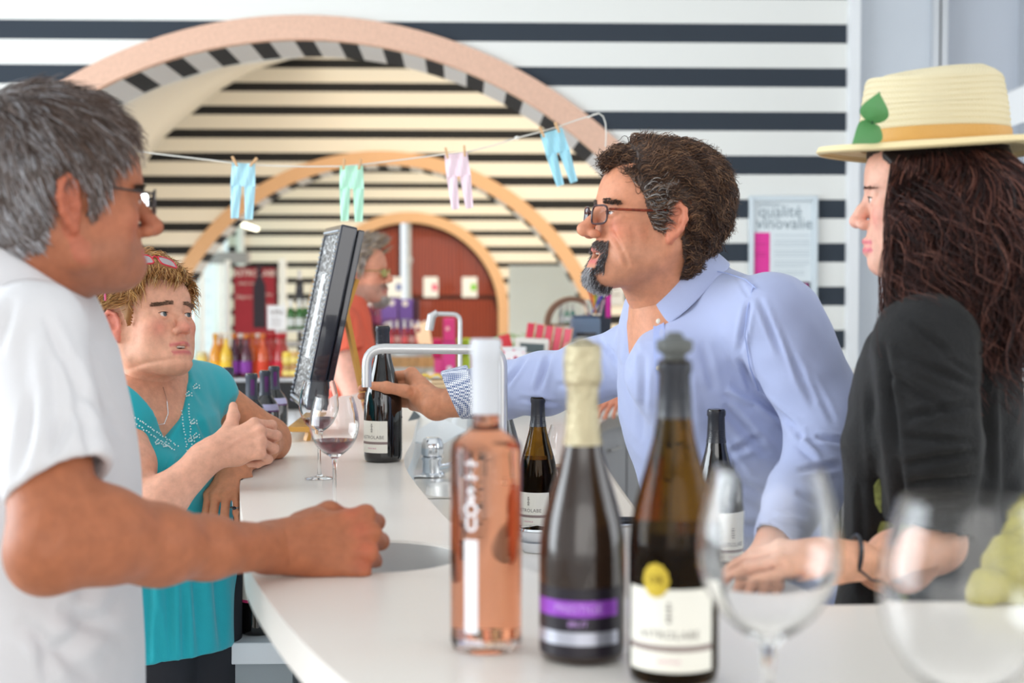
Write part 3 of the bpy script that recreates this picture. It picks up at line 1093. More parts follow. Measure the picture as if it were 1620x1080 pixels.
# wine glasses ----------------------------------------------------------------
GO = [(0.0, 0.0), (0.037, 0.0), (0.0375, 0.0012), (0.030, 0.003), (0.010, 0.0065), (0.0052, 0.012), (0.0040, 0.03), (0.0038, 0.09), (0.0050, 0.108), (0.010, 0.1155),
      (0.022, 0.123), (0.035, 0.135), (0.0455, 0.152), (0.0512, 0.170), (0.0520, 0.184), (0.0500, 0.203), (0.0455, 0.222), (0.0400, 0.240)]
GI = [(0.0393, 0.240), (0.0447, 0.222), (0.0492, 0.203), (0.0511, 0.184), (0.0503, 0.170), (0.0446, 0.1525), (0.034, 0.1362), (0.021, 0.125), (0.009, 0.119), (0.0, 0.1178)]


def wine_glass(loc, label, s=1.0, wine=None, wide=1.0):
    e = empty('wine_glass', (loc[0], loc[1], loc[2] + .0012), label, 'wine glass')
    e.scale = (s * wide, s * wide, s)
    obj('glass', MB().lathe(GO + GI, n=56), M_clear, e, smooth=True, angle=70)
    if wine:
        zi = [p[1] for p in reversed(GI)]
        ri = [p[0] for p in reversed(GI)]
        zs_ = list(np.linspace(0.1182, wine, 12))
        pr = [(0.0, 0.1180)] + [(max(float(np.interp(z, zi, ri)) - 0.0003, 0.001), z) for z in zs_] + [(0.0, wine)]
        obj('wine', MB().lathe(pr, n=48), M_wine, e, smooth=True, angle=50)
    return e


d = 1.045
wine_glass((P(1216, 900, d)[0], d, ZB), 'large empty wine glass nearest the middle of the foreground, very blurred', 1.0)
d = 0.885
wine_glass((P(1528, 900, d)[0], d, ZB), 'large empty wine glass at the right edge of the foreground', 1.0, wide=1.0)
d = 2.43
wine_glass((P(529, 700, d)[0], d, ZB), 'wine glass with a little red wine behind the fist', 0.80, wine=0.150)
d = 2.86
wine_glass((P(505, 700, d)[0], d, ZB), 'wine glass with red wine standing just below the black frame', 0.80, wine=0.148, wide=.95)
d = 3.05
wine_glass((P(897, 700, d)[0], d, ZW), 'wine glass on the lower worktop, half hidden behind the sparkling bottle', 0.86, wine=0.14)

# small things on the worktops ---------------------------------------------------
c = Pz(846, 872, ZW)
st = empty('dish_stack', (c[0] + .005, c[1], ZW), 'stack of two shallow white dishes beside the brown bottle', 'dishes')
for k in range(2):
    obj('dish', MB().lathe([(0.0, 0.004), (0.024, 0.004), (0.034, 0.02), (0.036, 0.02), (0.026, 0.001), (0.0, 0.0)], (0, 0, k * 0.021), n=36), M_white, st, smooth=True, angle=50)
obj('steel_lid', MB().lathe([(0.036, 0.042), (0.034, 0.046), (0.0, 0.049)], n=36), M_chrome, st, smooth=True)
c = Pz(985, 832, ZW)
ck = empty('corkscrew', (c[0], c[1], ZW), 'black folding corkscrew lying on the lower worktop', 'corkscrew')
obj('handle', MB().tube([(-.05, .0, .010), (-.02, .004, .011), (.02, .002, .011), (.045, -.004, .010)], [.007, .0085, .0085, .007], 10), M_black, ck, smooth=True)
obj('lever', MB().box(-.045, .035, -.016, -.010, .002, .007), M_chrome, ck, bevel=.001)
# wood boards and yellow paper
c = P(680, 612, 5.2)
bs = empty('napkin_pile', (c[0], 5.2, ZB), 'pile of folded paper bags and boards on the far bar under yellow leaflets', 'pile')
for k in range(4):
    mb = MB().box(-0.085 + .004 * k, -0.0 + .003 * k, -.06, .06, k * .014, k * .014 + .012)
    obj('white_bundle', mb, mat('white_paper', (236, 228, 214), .8), bs, bevel=.003)
    mb = MB().box(0.004, 0.085 - .005 * k, -.06, .06, k * .014, k * .014 + .012)
    obj('kraft_bundle', mb, mat('kraft_paper', (214, 184, 146), .8), bs, bevel=.003)
yl = MB()
nn = 12
yl.grid([[(-.09 + .16 * j / nn, -.05 + .1 * i, .060 + .010 * abs(math.sin(j * .9)) * (j % 3 != 1)) for j in range(nn + 1)] for i in range(2)], thick=(0, 0, .003))
ye = obj('leaflet_strip', yl, mat('yellow_print', (244, 205, 70), .6), loc=(c[0], 5.2, ZB))
tag(ye, 'creased yellow leaflet strip on the pile of bundles', 'leaflet')
obj('print_mark', MB().box(-.075, -.066, -.051, -.0505, .060, .075).box(-.06, -.054, -.051, -.0505, .060, .070), M_black, ye)
# glossy white sheet
q = [P(640, 694, 4.0), P(652, 655, 4.35), P(700, 628, 4.6), P(740, 640, 4.5), P(738, 680, 4.1), P(690, 705, 3.95)]
q = [np.array([a[0], a[1], max(a[2], ZW + .004)]) for a in q]
qc = np.mean(q, 0)
mb = MB()
m_ = len(q)
mb.add([*q, qc + [0, 0, .012], *[a - [0, 0, .004] for a in q], qc + [0, 0, .006]],
       [(i, (i + 1) % m_, m_) for i in range(m_)] + [(m_ + 1 + (i + 1) % m_, m_ + 1 + i, 2 * m_ + 1) for i in range(m_)] +
       [(i, m_ + 1 + i, m_ + 1 + (i + 1) % m_, (i + 1) % m_) for i in range(m_)])
sh = obj('plastic_sheet', mb, mat('glossy_white_plastic', (232, 238, 242), .15), smooth=False)
tag(sh, 'glossy white plastic sheet with a dark corner behind the tap', 'sheet')
a, b, c_, d_ = P(640, 688, 4.05), P(655, 660, 4.3), P(666, 670, 4.25), P(645, 694, 4.0)
up = np.array([0, -.004, .022])
obj('dark_corner', MB().add([a + up, b + up, c_ + up, d_ + up], [(0, 3, 2, 1)]), mat('slate_print', (62, 80, 90), .4), sh, world=True)

# ------------------------------------------------------------------ mirror on its easel
NT, NB, FB, FT = P(543, 355, 3.56), P(486, 650, 3.56), P(461, 628, 3.86), P(521, 366, 3.86)
u = (FT + FB - NT - NB) / 2; wid = np.linalg.norm(u); u /= wid
v = (NT + FT - NB - FB) / 2; hei = np.linalg.norm(v); v /= hei
w = np.cross(u, v); w /= np.linalg.norm(w)
if w[0] > 0:
    w = -w
    u = -u
ctr = (NT + NB + FB + FT) / 4
Mf = Matrix(((u[0], v[0], w[0], 0), (u[1], v[1], w[1], 0), (u[2], v[2], w[2], 0), (0, 0, 0, 1)))
fe = empty('ornate_frame', tuple(ctr), 'large black and silver ornate picture frame leaning on a wooden easel', 'frame')
fe.rotation_euler = Mf.to_euler()
hw, hh = wid / 2, hei / 2
M_fblack = mat('black_lacquer', (22, 24, 38), 0.18, coat=0.6)
m = mat('silver_tracery', (200, 204, 210), 0.35, metal=0.5)
nt = m.node_tree
vo = nt.nodes.new('ShaderNodeTexVoronoi'); vo.feature = 'DISTANCE_TO_EDGE'; vo.inputs['Scale'].default_value = 62
tc = nt.nodes.new('ShaderNodeTexCoord'); nt.links.new(tc.outputs['Object'], vo.inputs['Vector'])
cr = nt.nodes.new('ShaderNodeValToRGB'); cr.color_ramp.elements[0].position = .05; cr.color_ramp.elements[0].color = lin((236, 240, 244))
cr.color_ramp.elements[1].position = .09; cr.color_ramp.elements[1].color = lin((20, 24, 34))
nt.links.new(vo.outputs['Distance'], cr.inputs[0]); nt.links.new(cr.outputs[0], nt.nodes['Principled BSDF'].inputs['Base Color'])


def frame_ring(i0, i1, z0, z1):
    mb = MB()
    a_, b_ = [(-1, -1), (1, -1), (1, 1), (-1, 1)], None
    lo = [((hw - i0) * x, (hh - i0) * y) for x, y in a_]
    li = [((hw - i1) * x, (hh - i1) * y) for x, y in a_]
    return mb.prism(lo, z0, z1, hole=li)


obj('outer_moulding', frame_ring(-0.004, 0.018, -0.034, 0.008), M_fblack, fe, bevel=.005)
obj('rear_moulding', frame_ring(0.0, 0.05, -0.052, -0.036), M_fblack, fe, bevel=.003)
obj('silver_tracery', frame_ring(0.018, 0.122, -0.02, 0.0045), m, fe, bevel=.004)
mb = MB()
for t in np.arange(-hh + .02, hh - .02, 0.012):
    for sx_ in (-hw + .012, hw - .012):
        mb.ball((sx_, t, 0.008), .004, 6, 4)
for t in np.arange(-hw + .02, hw - .02, 0.012):
    for sy_ in (-hh + .012, hh - .012):
        mb.ball((t, sy_, 0.008), .004, 6, 4)
obj('beading', mb, mat('silver_beads', (190, 196, 204), .3, metal=.6), fe, smooth=True)
obj('inner_panel', MB().box(-hw + .12, hw - .12, -hh + .12, hh - .12, -0.02, 0.0060), mat('painted_mirror_reflection', (240, 242, 245), .3), fe)  # mirror glass; its bright reflection is painted as plain white
obj('back_board', MB().box(-hw + .02, hw - .02, -hh + .02, hh - .02, -0.036, -0.030), M_fblack, fe)
ea = empty('table_easel', (P(520, 600, 3.75)[0], 3.75, ZB), 'small varnished wooden easel on the bar behind the black frame', 'easel')
M_pine = mat('varnished_pine', (206, 150, 70), .35, var=(14, .1))
mb1 = MB().tube([P(538, 452, 3.80), P(572, 614, 3.92), np.array([P(586, 678, 4.0)[0], 4.0, ZB])], .0095, 4)
obj('rear_leg', mb1, M_pine, ea, world=True)
for yy in (3.60, 3.82):
    x0 = P(482, 690, yy)[0] + .005
    tpx = P(530, 480, yy)
    obj('front_leg', MB().tube([np.array([x0, yy, ZB]), np.array([NT[0] + .012, yy, NT[2] - .13])], .009, 4), M_pine, ea, world=True)
x0 = P(484, 672, 3.7)[0]
obj('ledge', MB().box(x0 - .03, x0 + .035, 3.56, 3.86, 1.075, 1.088), M_pine, ea, world=True, bevel=.002)

# ------------------------------------------------------------------ clothesline with paper trousers
YL = 4.5
pts = [P(x, y, YL + dy) for x, y, dy in [(-60, 168, 0), (5, 178, 0), (20, 190, 0), (60, 205, 0), (150, 228, 0), (245, 243, 0), (340, 254, 0), (372, 258, 0), (403, 261, 0), (470, 263.5, 0), (540, 263, 0), (574, 260, 0),
                                        (640, 252, 0), (703, 244, 0), (740, 240, 0), (780, 230, 0), (818, 218, 0), (858, 208, 0), (884, 200, 0), (912, 190, 0), (935, 183, 0), (946, 180, 0)]]
cl = obj('clothesline', MB().tube(pts, .0022, 6), mat('cotton_string', (225, 222, 214), .8), None, smooth=True)
tag(cl, 'thin white string strung across the arches carrying paper trousers', 'string')
pts = [P(x, y, YL) for x, y in [(930, 187), (938, 181), (947, 179), (954, 184), (958, 195), (959, 212), (958, 232)]]
obj('loose_end', MB().tube(pts, .0020, 6), cl.data.materials[0], cl, smooth=True)
obj('knot', MB().ball(P(818, 218, YL), (.008, .006, .006), 8, 6), cl.data.materials[0], cl, smooth=True)


def vstripes(name, a, b, sc):
    m = mat(name, a, .8)
    nt = m.node_tree
    wv = nt.nodes.new('ShaderNodeTexWave'); wv.bands_direction = 'X'; wv.inputs['Scale'].default_value = sc; wv.inputs['Distortion'].default_value = .8
    tc = nt.nodes.new('ShaderNodeTexCoord'); nt.links.new(tc.outputs['Object'], wv.inputs['Vector'])
    mx = nt.nodes.new('ShaderNodeMix'); mx.data_type = 'RGBA'; nt.links.new(wv.outputs['Fac'], mx.inputs['Factor'])
    mx.inputs['A'].default_value = lin(a); mx.inputs['B'].default_value = lin(b)
    nt.links.new(mx.outputs['Result'], nt.nodes['Principled BSDF'].inputs['Base Color'])
    return m


M_peg = mat('peg_wood', (214, 172, 128), .7)


def trousers(px, py, tilt, m, label, pins):
    c = P(px, py, YL - .006)
    e = obj('paper_trousers', trouser_mb(), m, None, loc=c, rot=(0, math.radians(tilt), 0))
    tag(e, label, 'paper trousers', 'paper trousers on the string')
    for (ox, lean, pl_) in pins:
        pc = P(px + ox, py - 1 + ox * math.tan(math.radians(tilt)), YL - .012)
        q = empty('clothes_peg', pc, pl_, 'peg', 'pegs on the string')
        q.rotation_euler = (0, math.radians(lean), 0)
        obj('half', MB().box(-.0035, .0035, -.006, .0, -.014, .020), M_peg, q, bevel=.001)
        obj('half', MB().box(-.0035, .0035, .008, .014, -.014, .020), M_peg, q, bevel=.001)


def trouser_mb():
    s = YL / F_PX
    w_, h_ = 18 * s, 86 * s
    mb = MB()
    L = lambda x, y: (x * s, 0, -y * s)
    def strip(lf, rt, n=10):
        rows = []
        for i in range(n + 1):
            t = i / n
            a = np.array(L(lf[0] + (lf[2] - lf[0]) * t, lf[1] + (lf[3] - lf[1]) * t)); b = np.array(L(rt[0] + (rt[2] - rt[0]) * t, rt[1] + (rt[3] - rt[1]) * t))
            row = []
            for j in range(5):
                p = a + (b - a) * j / 4
                p[1] += .003 * math.sin(j * 1.6 + t * 4)
                row.append(p)
            rows.append(row)
        mb.grid(rows, thick=(0, .003, 0))
    strip((-18, 0, -19, 36), (0, 0, 0, 36))
    strip((0, 0, 0, 36), (18, 0, 19.5, 36))
    strip((-19, 36, -17, 87), (-2, 34, -5, 86))
    strip((2, 34, 5, 88), (19.5, 36, 17, 87))
    return mb


trousers(385, 258, 2, vstripes('blue_striped_paper', (206, 236, 244), (140, 205, 226), 70), 'pale blue striped paper trousers pegged on the string above the far window',
         [(-13, -28, 'left peg of the blue trousers above the far window'), (15, 38, 'slanting right peg of the blue trousers above the far window')])
trousers(556, 262, 0, vstripes('green_striped_paper', (214, 246, 228), (160, 232, 196), 60), 'pale green paper trousers pegged on the string over the door arch',
         [(-12, 4, 'left peg of the green trousers'), (13, 10, 'right peg of the green trousers')])
trousers(721, 243, -7, vstripes('pink_striped_paper', (250, 236, 242), (244, 206, 220), 60), 'pale pink paper trousers pegged on the string right of the door arch',
         [(-14, -12, 'left peg of the pink trousers'), (14, -4, 'right peg of the pink trousers')])
trousers(872, 207, -17, vstripes('aqua_striped_paper', (196, 234, 244), (120, 200, 222), 60), 'bright blue paper trousers tilted at the right end of the string',
         [(-14, -22, 'left peg of the tilted blue trousers'), (10, -22, 'right peg of the tilted blue trousers')])

# ------------------------------------------------------------------ things beyond the bar
M_cloth = mat('white_tablecloth', (236, 238, 242), .85)
# white-clothed table with preserves
t0, t1 = P(292, 600, 8.7)[0], P(520, 600, 8.7)[0]
tb = empty('display_table', ((t0 + t1) / 2, 9.0, 0), 'table under a long white cloth carrying coloured bottles and jars', 'table')
hw2 = (t1 - t0) / 2
mb = MB()
rows = []
nx = 90
for z, am in ((.895, 0.0), (.885, .004), (.6, .014), (.3, .02), (.03, .024)):
    row = []
    for k in range(nx + 1):
        t = k / nx * 4
        s_ = int(min(t, 3.999)); f_ = t - s_
        c4 = [(-hw2, -.32), (hw2, -.32), (hw2, .32), (-hw2, .32), (-hw2, -.32)]
        a_, b_ = np.array(c4[s_]), np.array(c4[s_ + 1])
        q = a_ + (b_ - a_) * f_
        q = q * (1 + am * math.sin(k * 2.3) / .32)
        row.append((q[0], q[1], z))
    rows.append(row)
mb.grid(rows[::-1])
obj('tablecloth', mb, M_cloth, tb, smooth=True)
obj('table_top', MB().box(-hw2, hw2, -.32, .32, .885, .897), M_cloth, tb)
for sx in (-1, 1):
    for sy in (-1, 1):
        obj('leg', MB().box(sx * (hw2 - .06) - .02, sx * (hw2 - .06) + .02, sy * .26 - .02, sy * .26 + .02, 0, .885), M_alu, tb)
cx0, cx1 = P(338, 600, 8.6)[0], P(482, 600, 8.6)[0]
o = obj('black_crate', MB().box(cx0, cx1, 8.56, 8.64, .72, .885).box(cx0 + .02, cx1 - .02, 8.545, 8.56, .74, .87), mat('black_plastic', (24, 24, 28), .5), None, bevel=.004)
tag(o, 'flat black box front standing against the white tablecloth', 'box')

SYR = [(0.0, .004), (.03, 0), (.036, .004), (.037, .02), (.037, .12), (.033, .15), (.018, .19), (.0135, .205), (.0135, .24), (.0155, .243), (.0155, .262), (.012, .265), (0.0, .265)]


def small_bottle(loc, rgb, cap_rgb, lab_rgb, label, name='syrup_bottle', cat='bottle', group=None, prof=SYR, s=1.0, zcap=.235, lz=(.03, .10), rough=.08, n=20):
    e = empty(name, loc, label, cat, group)
    e.scale = (s, s, s)
    key = ('sb', rgb)
    m = _mc.get(key) or mat('tinted_glass', rgb, rough, spec=.6, coat=.4)
    _mc[key] = m
    mc = _mc.get(('c', cap_rgb)) or mat('cap', cap_rgb, .4)
    _mc[('c', cap_rgb)] = mc
    ml = _mc.get(('l', lab_rgb)) or mat('paper_label', lab_rgb, .6)
    _mc[('l', lab_rgb)] = ml
    obj('glass', MB().lathe(prof, n=n), m, e, smooth=True, angle=50)
    obj('cap', MB().lathe(cap_prof(prof, zcap, .0012), n=n), mc, e, smooth=True, angle=40)
    R = r_at(prof, (lz[0] + lz[1]) / 2) + .0008
    mb = MB(); patch_on_cylinder(mb, R, -PI / 2 - 1.1, -PI / 2 + 1.1, lz[0], lz[1], 10)
    obj('label', mb, ml, e)
    return e


_mc = {}
DT, ZT = 8.78, .90
k = 0
rowsb = [(341, 0, (226, 150, 40), (220, 160, 60), (250, 180, 40), 'amber syrup bottle, front left one of the preserves'), (350, 10, (220, 140, 30), (230, 225, 215), (248, 176, 40), 'amber syrup bottle behind the front left one'),
         (358, -6, (236, 190, 50), (230, 225, 215), (250, 205, 60), 'yellow syrup bottle at the end of the amber ones'), (371, 0, (70, 26, 52), (206, 120, 50), (140, 60, 160), 'dark plum bottle with a violet label, left one'),
         (381, 12, (60, 24, 44), (230, 225, 220), (130, 56, 150), 'dark plum bottle standing behind the other plum bottle'), (390, -4, (84, 28, 48), (206, 120, 50), (140, 60, 160), 'dark plum bottle with a violet label, right one'),
         (400, 4, (206, 96, 34), (206, 120, 50), (222, 80, 40), 'orange bottle with a copper cap, first right of the plum ones'), (409, 14, (200, 90, 36), (232, 228, 220), (226, 84, 44), 'orange bottle in the rear row'),
         (416, -2, (210, 84, 34), (206, 110, 50), (222, 70, 40), 'orange-red bottle next to the red-capped ones'), (426, 4, (180, 50, 46), (186, 26, 44), (206, 40, 60), 'red bottle with a red cap, leftmost of the red-capped'),
         (434, 12, (186, 56, 48), (186, 26, 44), (210, 44, 64), 'red bottle with a red cap, second of the red-capped'), (442, 2, (176, 46, 44), (186, 26, 44), (206, 40, 60), 'red bottle with a red cap, third of the red-capped'),
         (449, 12, (170, 60, 44), (186, 26, 44), (200, 50, 50), 'red bottle with a red cap, rightmost of the red-capped')]
for px, dy, g_, c_, l_, lab in rowsb:
    yy = DT + dy * .006
    small_bottle((P(px, 590, yy)[0], yy, ZT), g_, c_, l_, lab, group='coloured bottles on the white table')
JAR = [(0.0, .003), (.028, 0), (.034, .004), (.035, .05), (.031, .058), (.031, .075), (0.0, .076)]
for px, dy, z, g_, c_, lab in [(455, 0, 0, (150, 70, 30), (200, 160, 90), 'small brown preserve jar under the yellow-topped jar'), (455, 0, .078, (236, 200, 60), (240, 210, 80), 'yellow-topped jar stacked on a brown jar'),
                               (467, 0, 0, (150, 80, 40), (196, 150, 90), 'small brown preserve jar at the right end, lower'), (467, 0, .078, (206, 160, 80), (214, 170, 100), 'tan-lidded jar at the right end, upper'),
                               (311, 0, 0, (220, 190, 110), (214, 196, 140), 'flat golden jar at the left end of the table, front'), (323, 0, 0, (214, 184, 100), (214, 196, 140), 'flat golden jar beside the amber bottles, lower'),
                               (320, 2, .078, (224, 200, 130), (222, 208, 160), 'golden jar stacked on top at the left end'), (332, 8, 0, (210, 176, 90), (214, 196, 140), 'flat golden jar half behind the first amber bottle')]:
    yy = DT + dy * .006
    small_bottle((P(px, 590, yy)[0], yy, ZT + z), g_, c_, (238, 214, 120), lab, name='preserve_jar', cat='jar', group='jars on the white table', prof=JAR, zcap=.056, lz=(.012, .046))
# chrome rack with green bottles, white sign
yR = 9.9
r0_, r1_ = P(448, 530, yR)[0], P(500, 530, yR)[0]
zs_ = P(470, 521, yR)[2]
rk = empty('wire_rack', ((r0_ + r1_) / 2, yR, 0), 'small chrome shelf unit carrying green bottles behind the white table', 'rack')
w2 = (r1_ - r0_) / 2
for z in (.12, .62, zs_ - .10, zs_ - .012):
    obj('shelf', MB().box(-w2, w2, -.14, .14, z, z + .012), M_alu, rk)
for sx in (-1, 1):
    for sy in (-1, 1):
        obj('post', MB().tube([(sx * w2, sy * .14, 0), (sx * w2, sy * .14, zs_)], .010, 6), M_alu, rk)
for px, dy, lab in [(460, 0, 'green bottle with white cap, leftmost on the chrome rack'), (474, 1, 'green bottle with white cap, middle of the chrome rack'), (483, 6, 'green bottle with white cap, rear one on the chrome rack'),
                    (495, 0, 'green bottle with white cap beside the black frame')]:
    yy = yR + dy * .01
    small_bottle((P(px, 520, yy)[0], yy, zs_), (50, 110, 46), (236, 240, 244), (226, 232, 232), lab, group='green bottles', s=.78, zcap=.19)
yy = 10.6
zb_ = P(475, 474, yy)[2]
o = empty('bottle_stand', (P(474, 474, yy)[0], yy, 0), 'slim dark stand holding a bottle above the green ones', 'stand')
obj('post', MB().lathe([(.10, 0), (.10, .02), (.02, .03), (.018, zb_ - .02), (.07, zb_ - .01), (.07, zb_)], n=20), mat('dark_stand', (50, 50, 56), .4), o, smooth=True, angle=40)
small_bottle((P(474, 474, yy)[0], yy, zb_), (30, 32, 40), (226, 228, 236), (60, 62, 72), 'dark bottle with a pale capsule raised above the green bottles', s=.8, zcap=.19)
p0, p1 = P(423, 521, 9.3), P(452, 483, 9.3)
sg = empty('table_sign', ((p0[0] + p1[0]) / 2, 9.3, 0), 'small white upright sign with grey print behind the red-capped bottles', 'sign')
ww, hh2 = (p1[0] - p0[0]) / 2, p1[2] - p0[2]
obj('board', MB().box(-ww, ww, 0, .01, p0[2], p1[2]), M_paper, sg)
obj('post', MB().box(-.01, .01, .01, .03, .897, p1[2] - .02), M_alu, sg)
mb = MB()
text_on_plane(mb, 'VIN', .05, (0, -.001, p0[2] + hh2 * .7), (1, 0, 0), (0, 0, 1), (0, -1, 0))
for k in range(4):
    mb.box(-ww * .6, ww * (.5 - .1 * (k % 2)), -.0015, 0, p0[2] + hh2 * (.15 + .1 * k), p0[2] + hh2 * (.17 + .1 * k))
obj('print', mb, M_ink, sg)

# red roll-up banner with the bottle
yy = 17.2
p0, p1 = P(371, 620, yy), P(440, 421, yy)
bx = (p0[0] + p1[0]) / 2
bn = empty('banner', (bx, yy, 0), 'tall red banner with a dark bottle and white lettering near the windows', 'banner')
hw3, ztop_ = (p1[0] - p0[0]) / 2, p1[2]
obj('sheet', MB().box(-hw3, hw3, -.004, .004, .08, ztop_), mat('crimson_print', (166, 44, 62), .5, var=(1.2, .25)), bn)
obj('dark_border', MB().box(hw3 - .035, hw3, -.007, -.004, .08, ztop_).box(-hw3, hw3, -.007, -.004, ztop_ - .02, ztop_), mat('banner_dark', (60, 26, 34), .5), bn)
obj('foot', MB().box(-hw3 - .03, hw3 + .03, -.09, .09, 0, .08), M_alu, bn, bevel=.01)
mw = mat('white_lettering', (240, 232, 232), .6)
mb = MB()
text_on_plane(mb, 'ASTROLABE', .096, (-.01, -.005, ztop_ - .085), (1, 0, 0), (0, 0, 1), (0, -1, 0), bold=.01)
for sx, zz_, txt in ((-.10, .20, 'elevé en fût'), (.12, .33, 'Parfums'), (-.18, .36, 'Elégance'), (.15, .46, 'du Sud')):
    text_on_plane(mb, txt, .055, (sx * .8, -.005, ztop_ - zz_), (1, 0, 0), (0, 0, 1), (0, -1, 0), shear=.3)
obj('lettering', mb, mw, bn)
bp_ = [(r_ * 2.0, z_ * 2.55) for r_, z_ in BORD[1:-1]]
zb0 = P(405, 520, yy)[2]
V = [(.04 + r_, -.006, z_ + zb0) for r_, z_ in bp_] + [(.04 - r_, -.006, z_ + zb0) for r_, z_ in reversed(bp_)]
mb = MB().add(V, [tuple(range(len(V)))])
obj('printed_bottle', mb, mat('bottle_print', (52, 46, 62), .4), bn)

# oak barrel with little bottles, leaflet holder
yy = 10.6
bxx = P(655, 560, yy)[0]
zt_ = P(655, 546, yy)[2]
bl = empty('oak_barrel', (bxx, yy, 0), 'upright oak barrel with grey hoops used as a display table', 'barrel')
n_st = 26
prf = [(.255, 0), (.275, .12), (.295, .28), (.305, zt_ * .5), (.295, zt_ - .28), (.275, zt_ - .12), (.258, zt_)]
M_oak = mat('oak_stave', (190, 150, 104), .6, var=(9, .18))
sme = None
for k in range(n_st):
    a0_, a1_ = 2 * PI * k / n_st + .006, 2 * PI * (k + 1) / n_st - .006
    mb = MB()
    mb.grid([[(r_ * math.cos(a), r_ * math.sin(a), z_) for a in (a0_, (a0_ + a1_) / 2, a1_)] for r_, z_ in prf])
    obj('stave', mb, M_oak, bl, smooth=False)
obj('head', MB().lathe([(.25, zt_ - .02), (.25, zt_ - .012), (0, zt_ - .012)], n=32).lathe([(.24, zt_ - .012), (.262, zt_ - .012), (.262, zt_), (.245, zt_)], n=32), M_oak, bl)
for z_ in (.04, .16, zt_ * .36, zt_ * .64, zt_ - .17, zt_ - .05):
    r_ = float(np.interp(z_, [p[1] for p in prf], [p[0] for p in prf]))
    obj('hoop', MB().lathe([(r_ + .001, z_ - .022), (r_ + .005, z_ - .02), (r_ + .006, z_ + .02), (r_ + .001, z_ + .022)], n=40), mat('zinc_hoop', (186, 192, 196), .4, metal=.5), bl, smooth=True, angle=40)
for i, px in enumerate((618, 628, 640, 651, 662, 672)):
    yb = yy - .12 + .05 * (i % 2)
    small_bottle((P(px, 540, yb)[0], yb, zt_ + .001), (150, 40, 60), (226, 232, 240), (246, 220, 224) if i % 2 else (226, 110, 120),
                 'small pink-red bottle with white cap on the barrel, %s' % ['far left', 'second from left', 'third from left', 'fourth from left', 'fifth from left', 'beside the leaflet card'][i],
                 name='small_bottle', group='small bottles on the barrel', s=.68, zcap=.19)
lf_ = empty('leaflet_card', (P(668, 545, yy - .2)[0], yy - .2, zt_ + .0), 'tilted beige leaflet card leaning on the barrel top', 'leaflet')
obj('card', MB().add([P(662, 545, yy - .2) - [0, 0, 0], P(684, 545, yy - .2), P(678, 508, yy - .1), P(655, 513, yy - .1)] + [P(662, 545, yy - .19), P(684, 545, yy - .19), P(678, 508, yy - .09), P(655, 513, yy - .09)],
                     [(0, 1, 2, 3), (7, 6, 5, 4), (0, 4, 5, 1), (1, 5, 6, 2), (2, 6, 7, 3), (3, 7, 4, 0)]), mat('beige_card', (232, 206, 180), .7), lf_, world=True)
for (px, lab) in ((585, 'small dark rosé bottle with white cap right of the orange shirt'), (597, 'small dark rosé bottle with white cap left of the violet boxes')):
    yb = 11.2
    small_bottle((P(px, 515, yb)[0], yb, P(px, 515, yb)[2]), (120, 50, 80), (232, 236, 242), (150, 70, 110), lab, name='small_bottle', s=.8, zcap=.19)


def gift_box(px0, px1, py0, py1, y, rgb, label, dots=(), name='gift_box', dep=.12, dot_rgb=(240, 236, 244)):
    a, b = P(px0, py1, y), P(px1, py0, y)
    e = empty(name, ((a[0] + b[0]) / 2, y, a[2]), label, 'box')
    w, h = (b[0] - a[0]) / 2, b[2] - a[2]
    obj('carton', MB().box(-w, w, 0, dep, 0, h), mat('box_card', rgb, .5), e, bevel=.004)
    mb = MB().box(-w * .96, w * .96, -.002, 0, h * .0, h * .02).box(-w, -w * .92, -.002, 0, 0, h)
    obj('fold_edge', mb, mat('box_edge', tuple(int(c * .8) for c in rgb), .5), e)
    for (u, v, r_) in dots:
        mb = MB()
        mb.add([(u * w + r_ * w * math.cos(t), -.003, v * h + r_ * w * math.sin(t)) for t in np.linspace(0, 2 * PI, 16, endpoint=False)] + [(u * w, -.003, v * h)],
               [(i, (i + 1) % 16, 16) for i in range(16)])
        obj('round_mark', mb, mat('white_mark', dot_rgb, .6), e)
    return e


ys = 11.6
shz = P(630, 545, ys)[2]
sf_ = empty('display_shelf', (P(640, 545, ys)[0], ys + .1, 0), 'dark display stand behind the barrel carrying violet boxes', 'shelf')
xw = P(668, 500, ys)[0] - P(578, 500, ys)[0]
obj('top', MB().box(-xw * .55, xw * .55, -.14, .14, shz - .02, shz), M_darkwood, sf_)
obj('side', MB().box(-xw * .55, -xw * .53, -.14, .14, 0, shz - .02), M_darkwood, sf_)
obj('side', MB().box(xw * .53, xw * .55, -.14, .14, 0, shz - .02), M_darkwood, sf_)
z1_ = P(630, 515, 11.2)[2]
obj('step', MB().box(-xw * .62, -xw * .2, -.6, -.2, 0, z1_ - .0), M_darkwood, sf_)
gift_box(600, 630, 506, 545, ys, (110, 80, 160), 'violet box at the bottom left of the violet stack', [(-.2, .8, .32)])
gift_box(631, 662, 506, 545, ys, (100, 72, 150), 'violet box at the bottom right of the violet stack')
gift_box(601, 629, 472, 505, ys, (130, 100, 190), 'violet box with two round white marks, top left of the stack', [(-.45, .78, .34), (.35, .78, .34)])
gift_box(631, 653, 473, 505, ys, (120, 92, 184), 'violet box with one round white mark, top right of the stack', [(-.1, .78, .45)])
gift_box(654, 663, 474, 505, ys, (70, 36, 60), 'narrow dark plum box at the right of the violet stack')
yp = 9.8
gift_box(700, 721, 541, 592, yp, (226, 70, 150), 'bright pink box with a white dot, lower one of the pink tower', [(.05, .18, .42)])
gift_box(701, 720, 503, 540, yp, (222, 60, 132), 'bright pink box with a pale dot, upper one of the pink tower', [(-.25, .55, .35)], dot_rgb=(250, 190, 190))
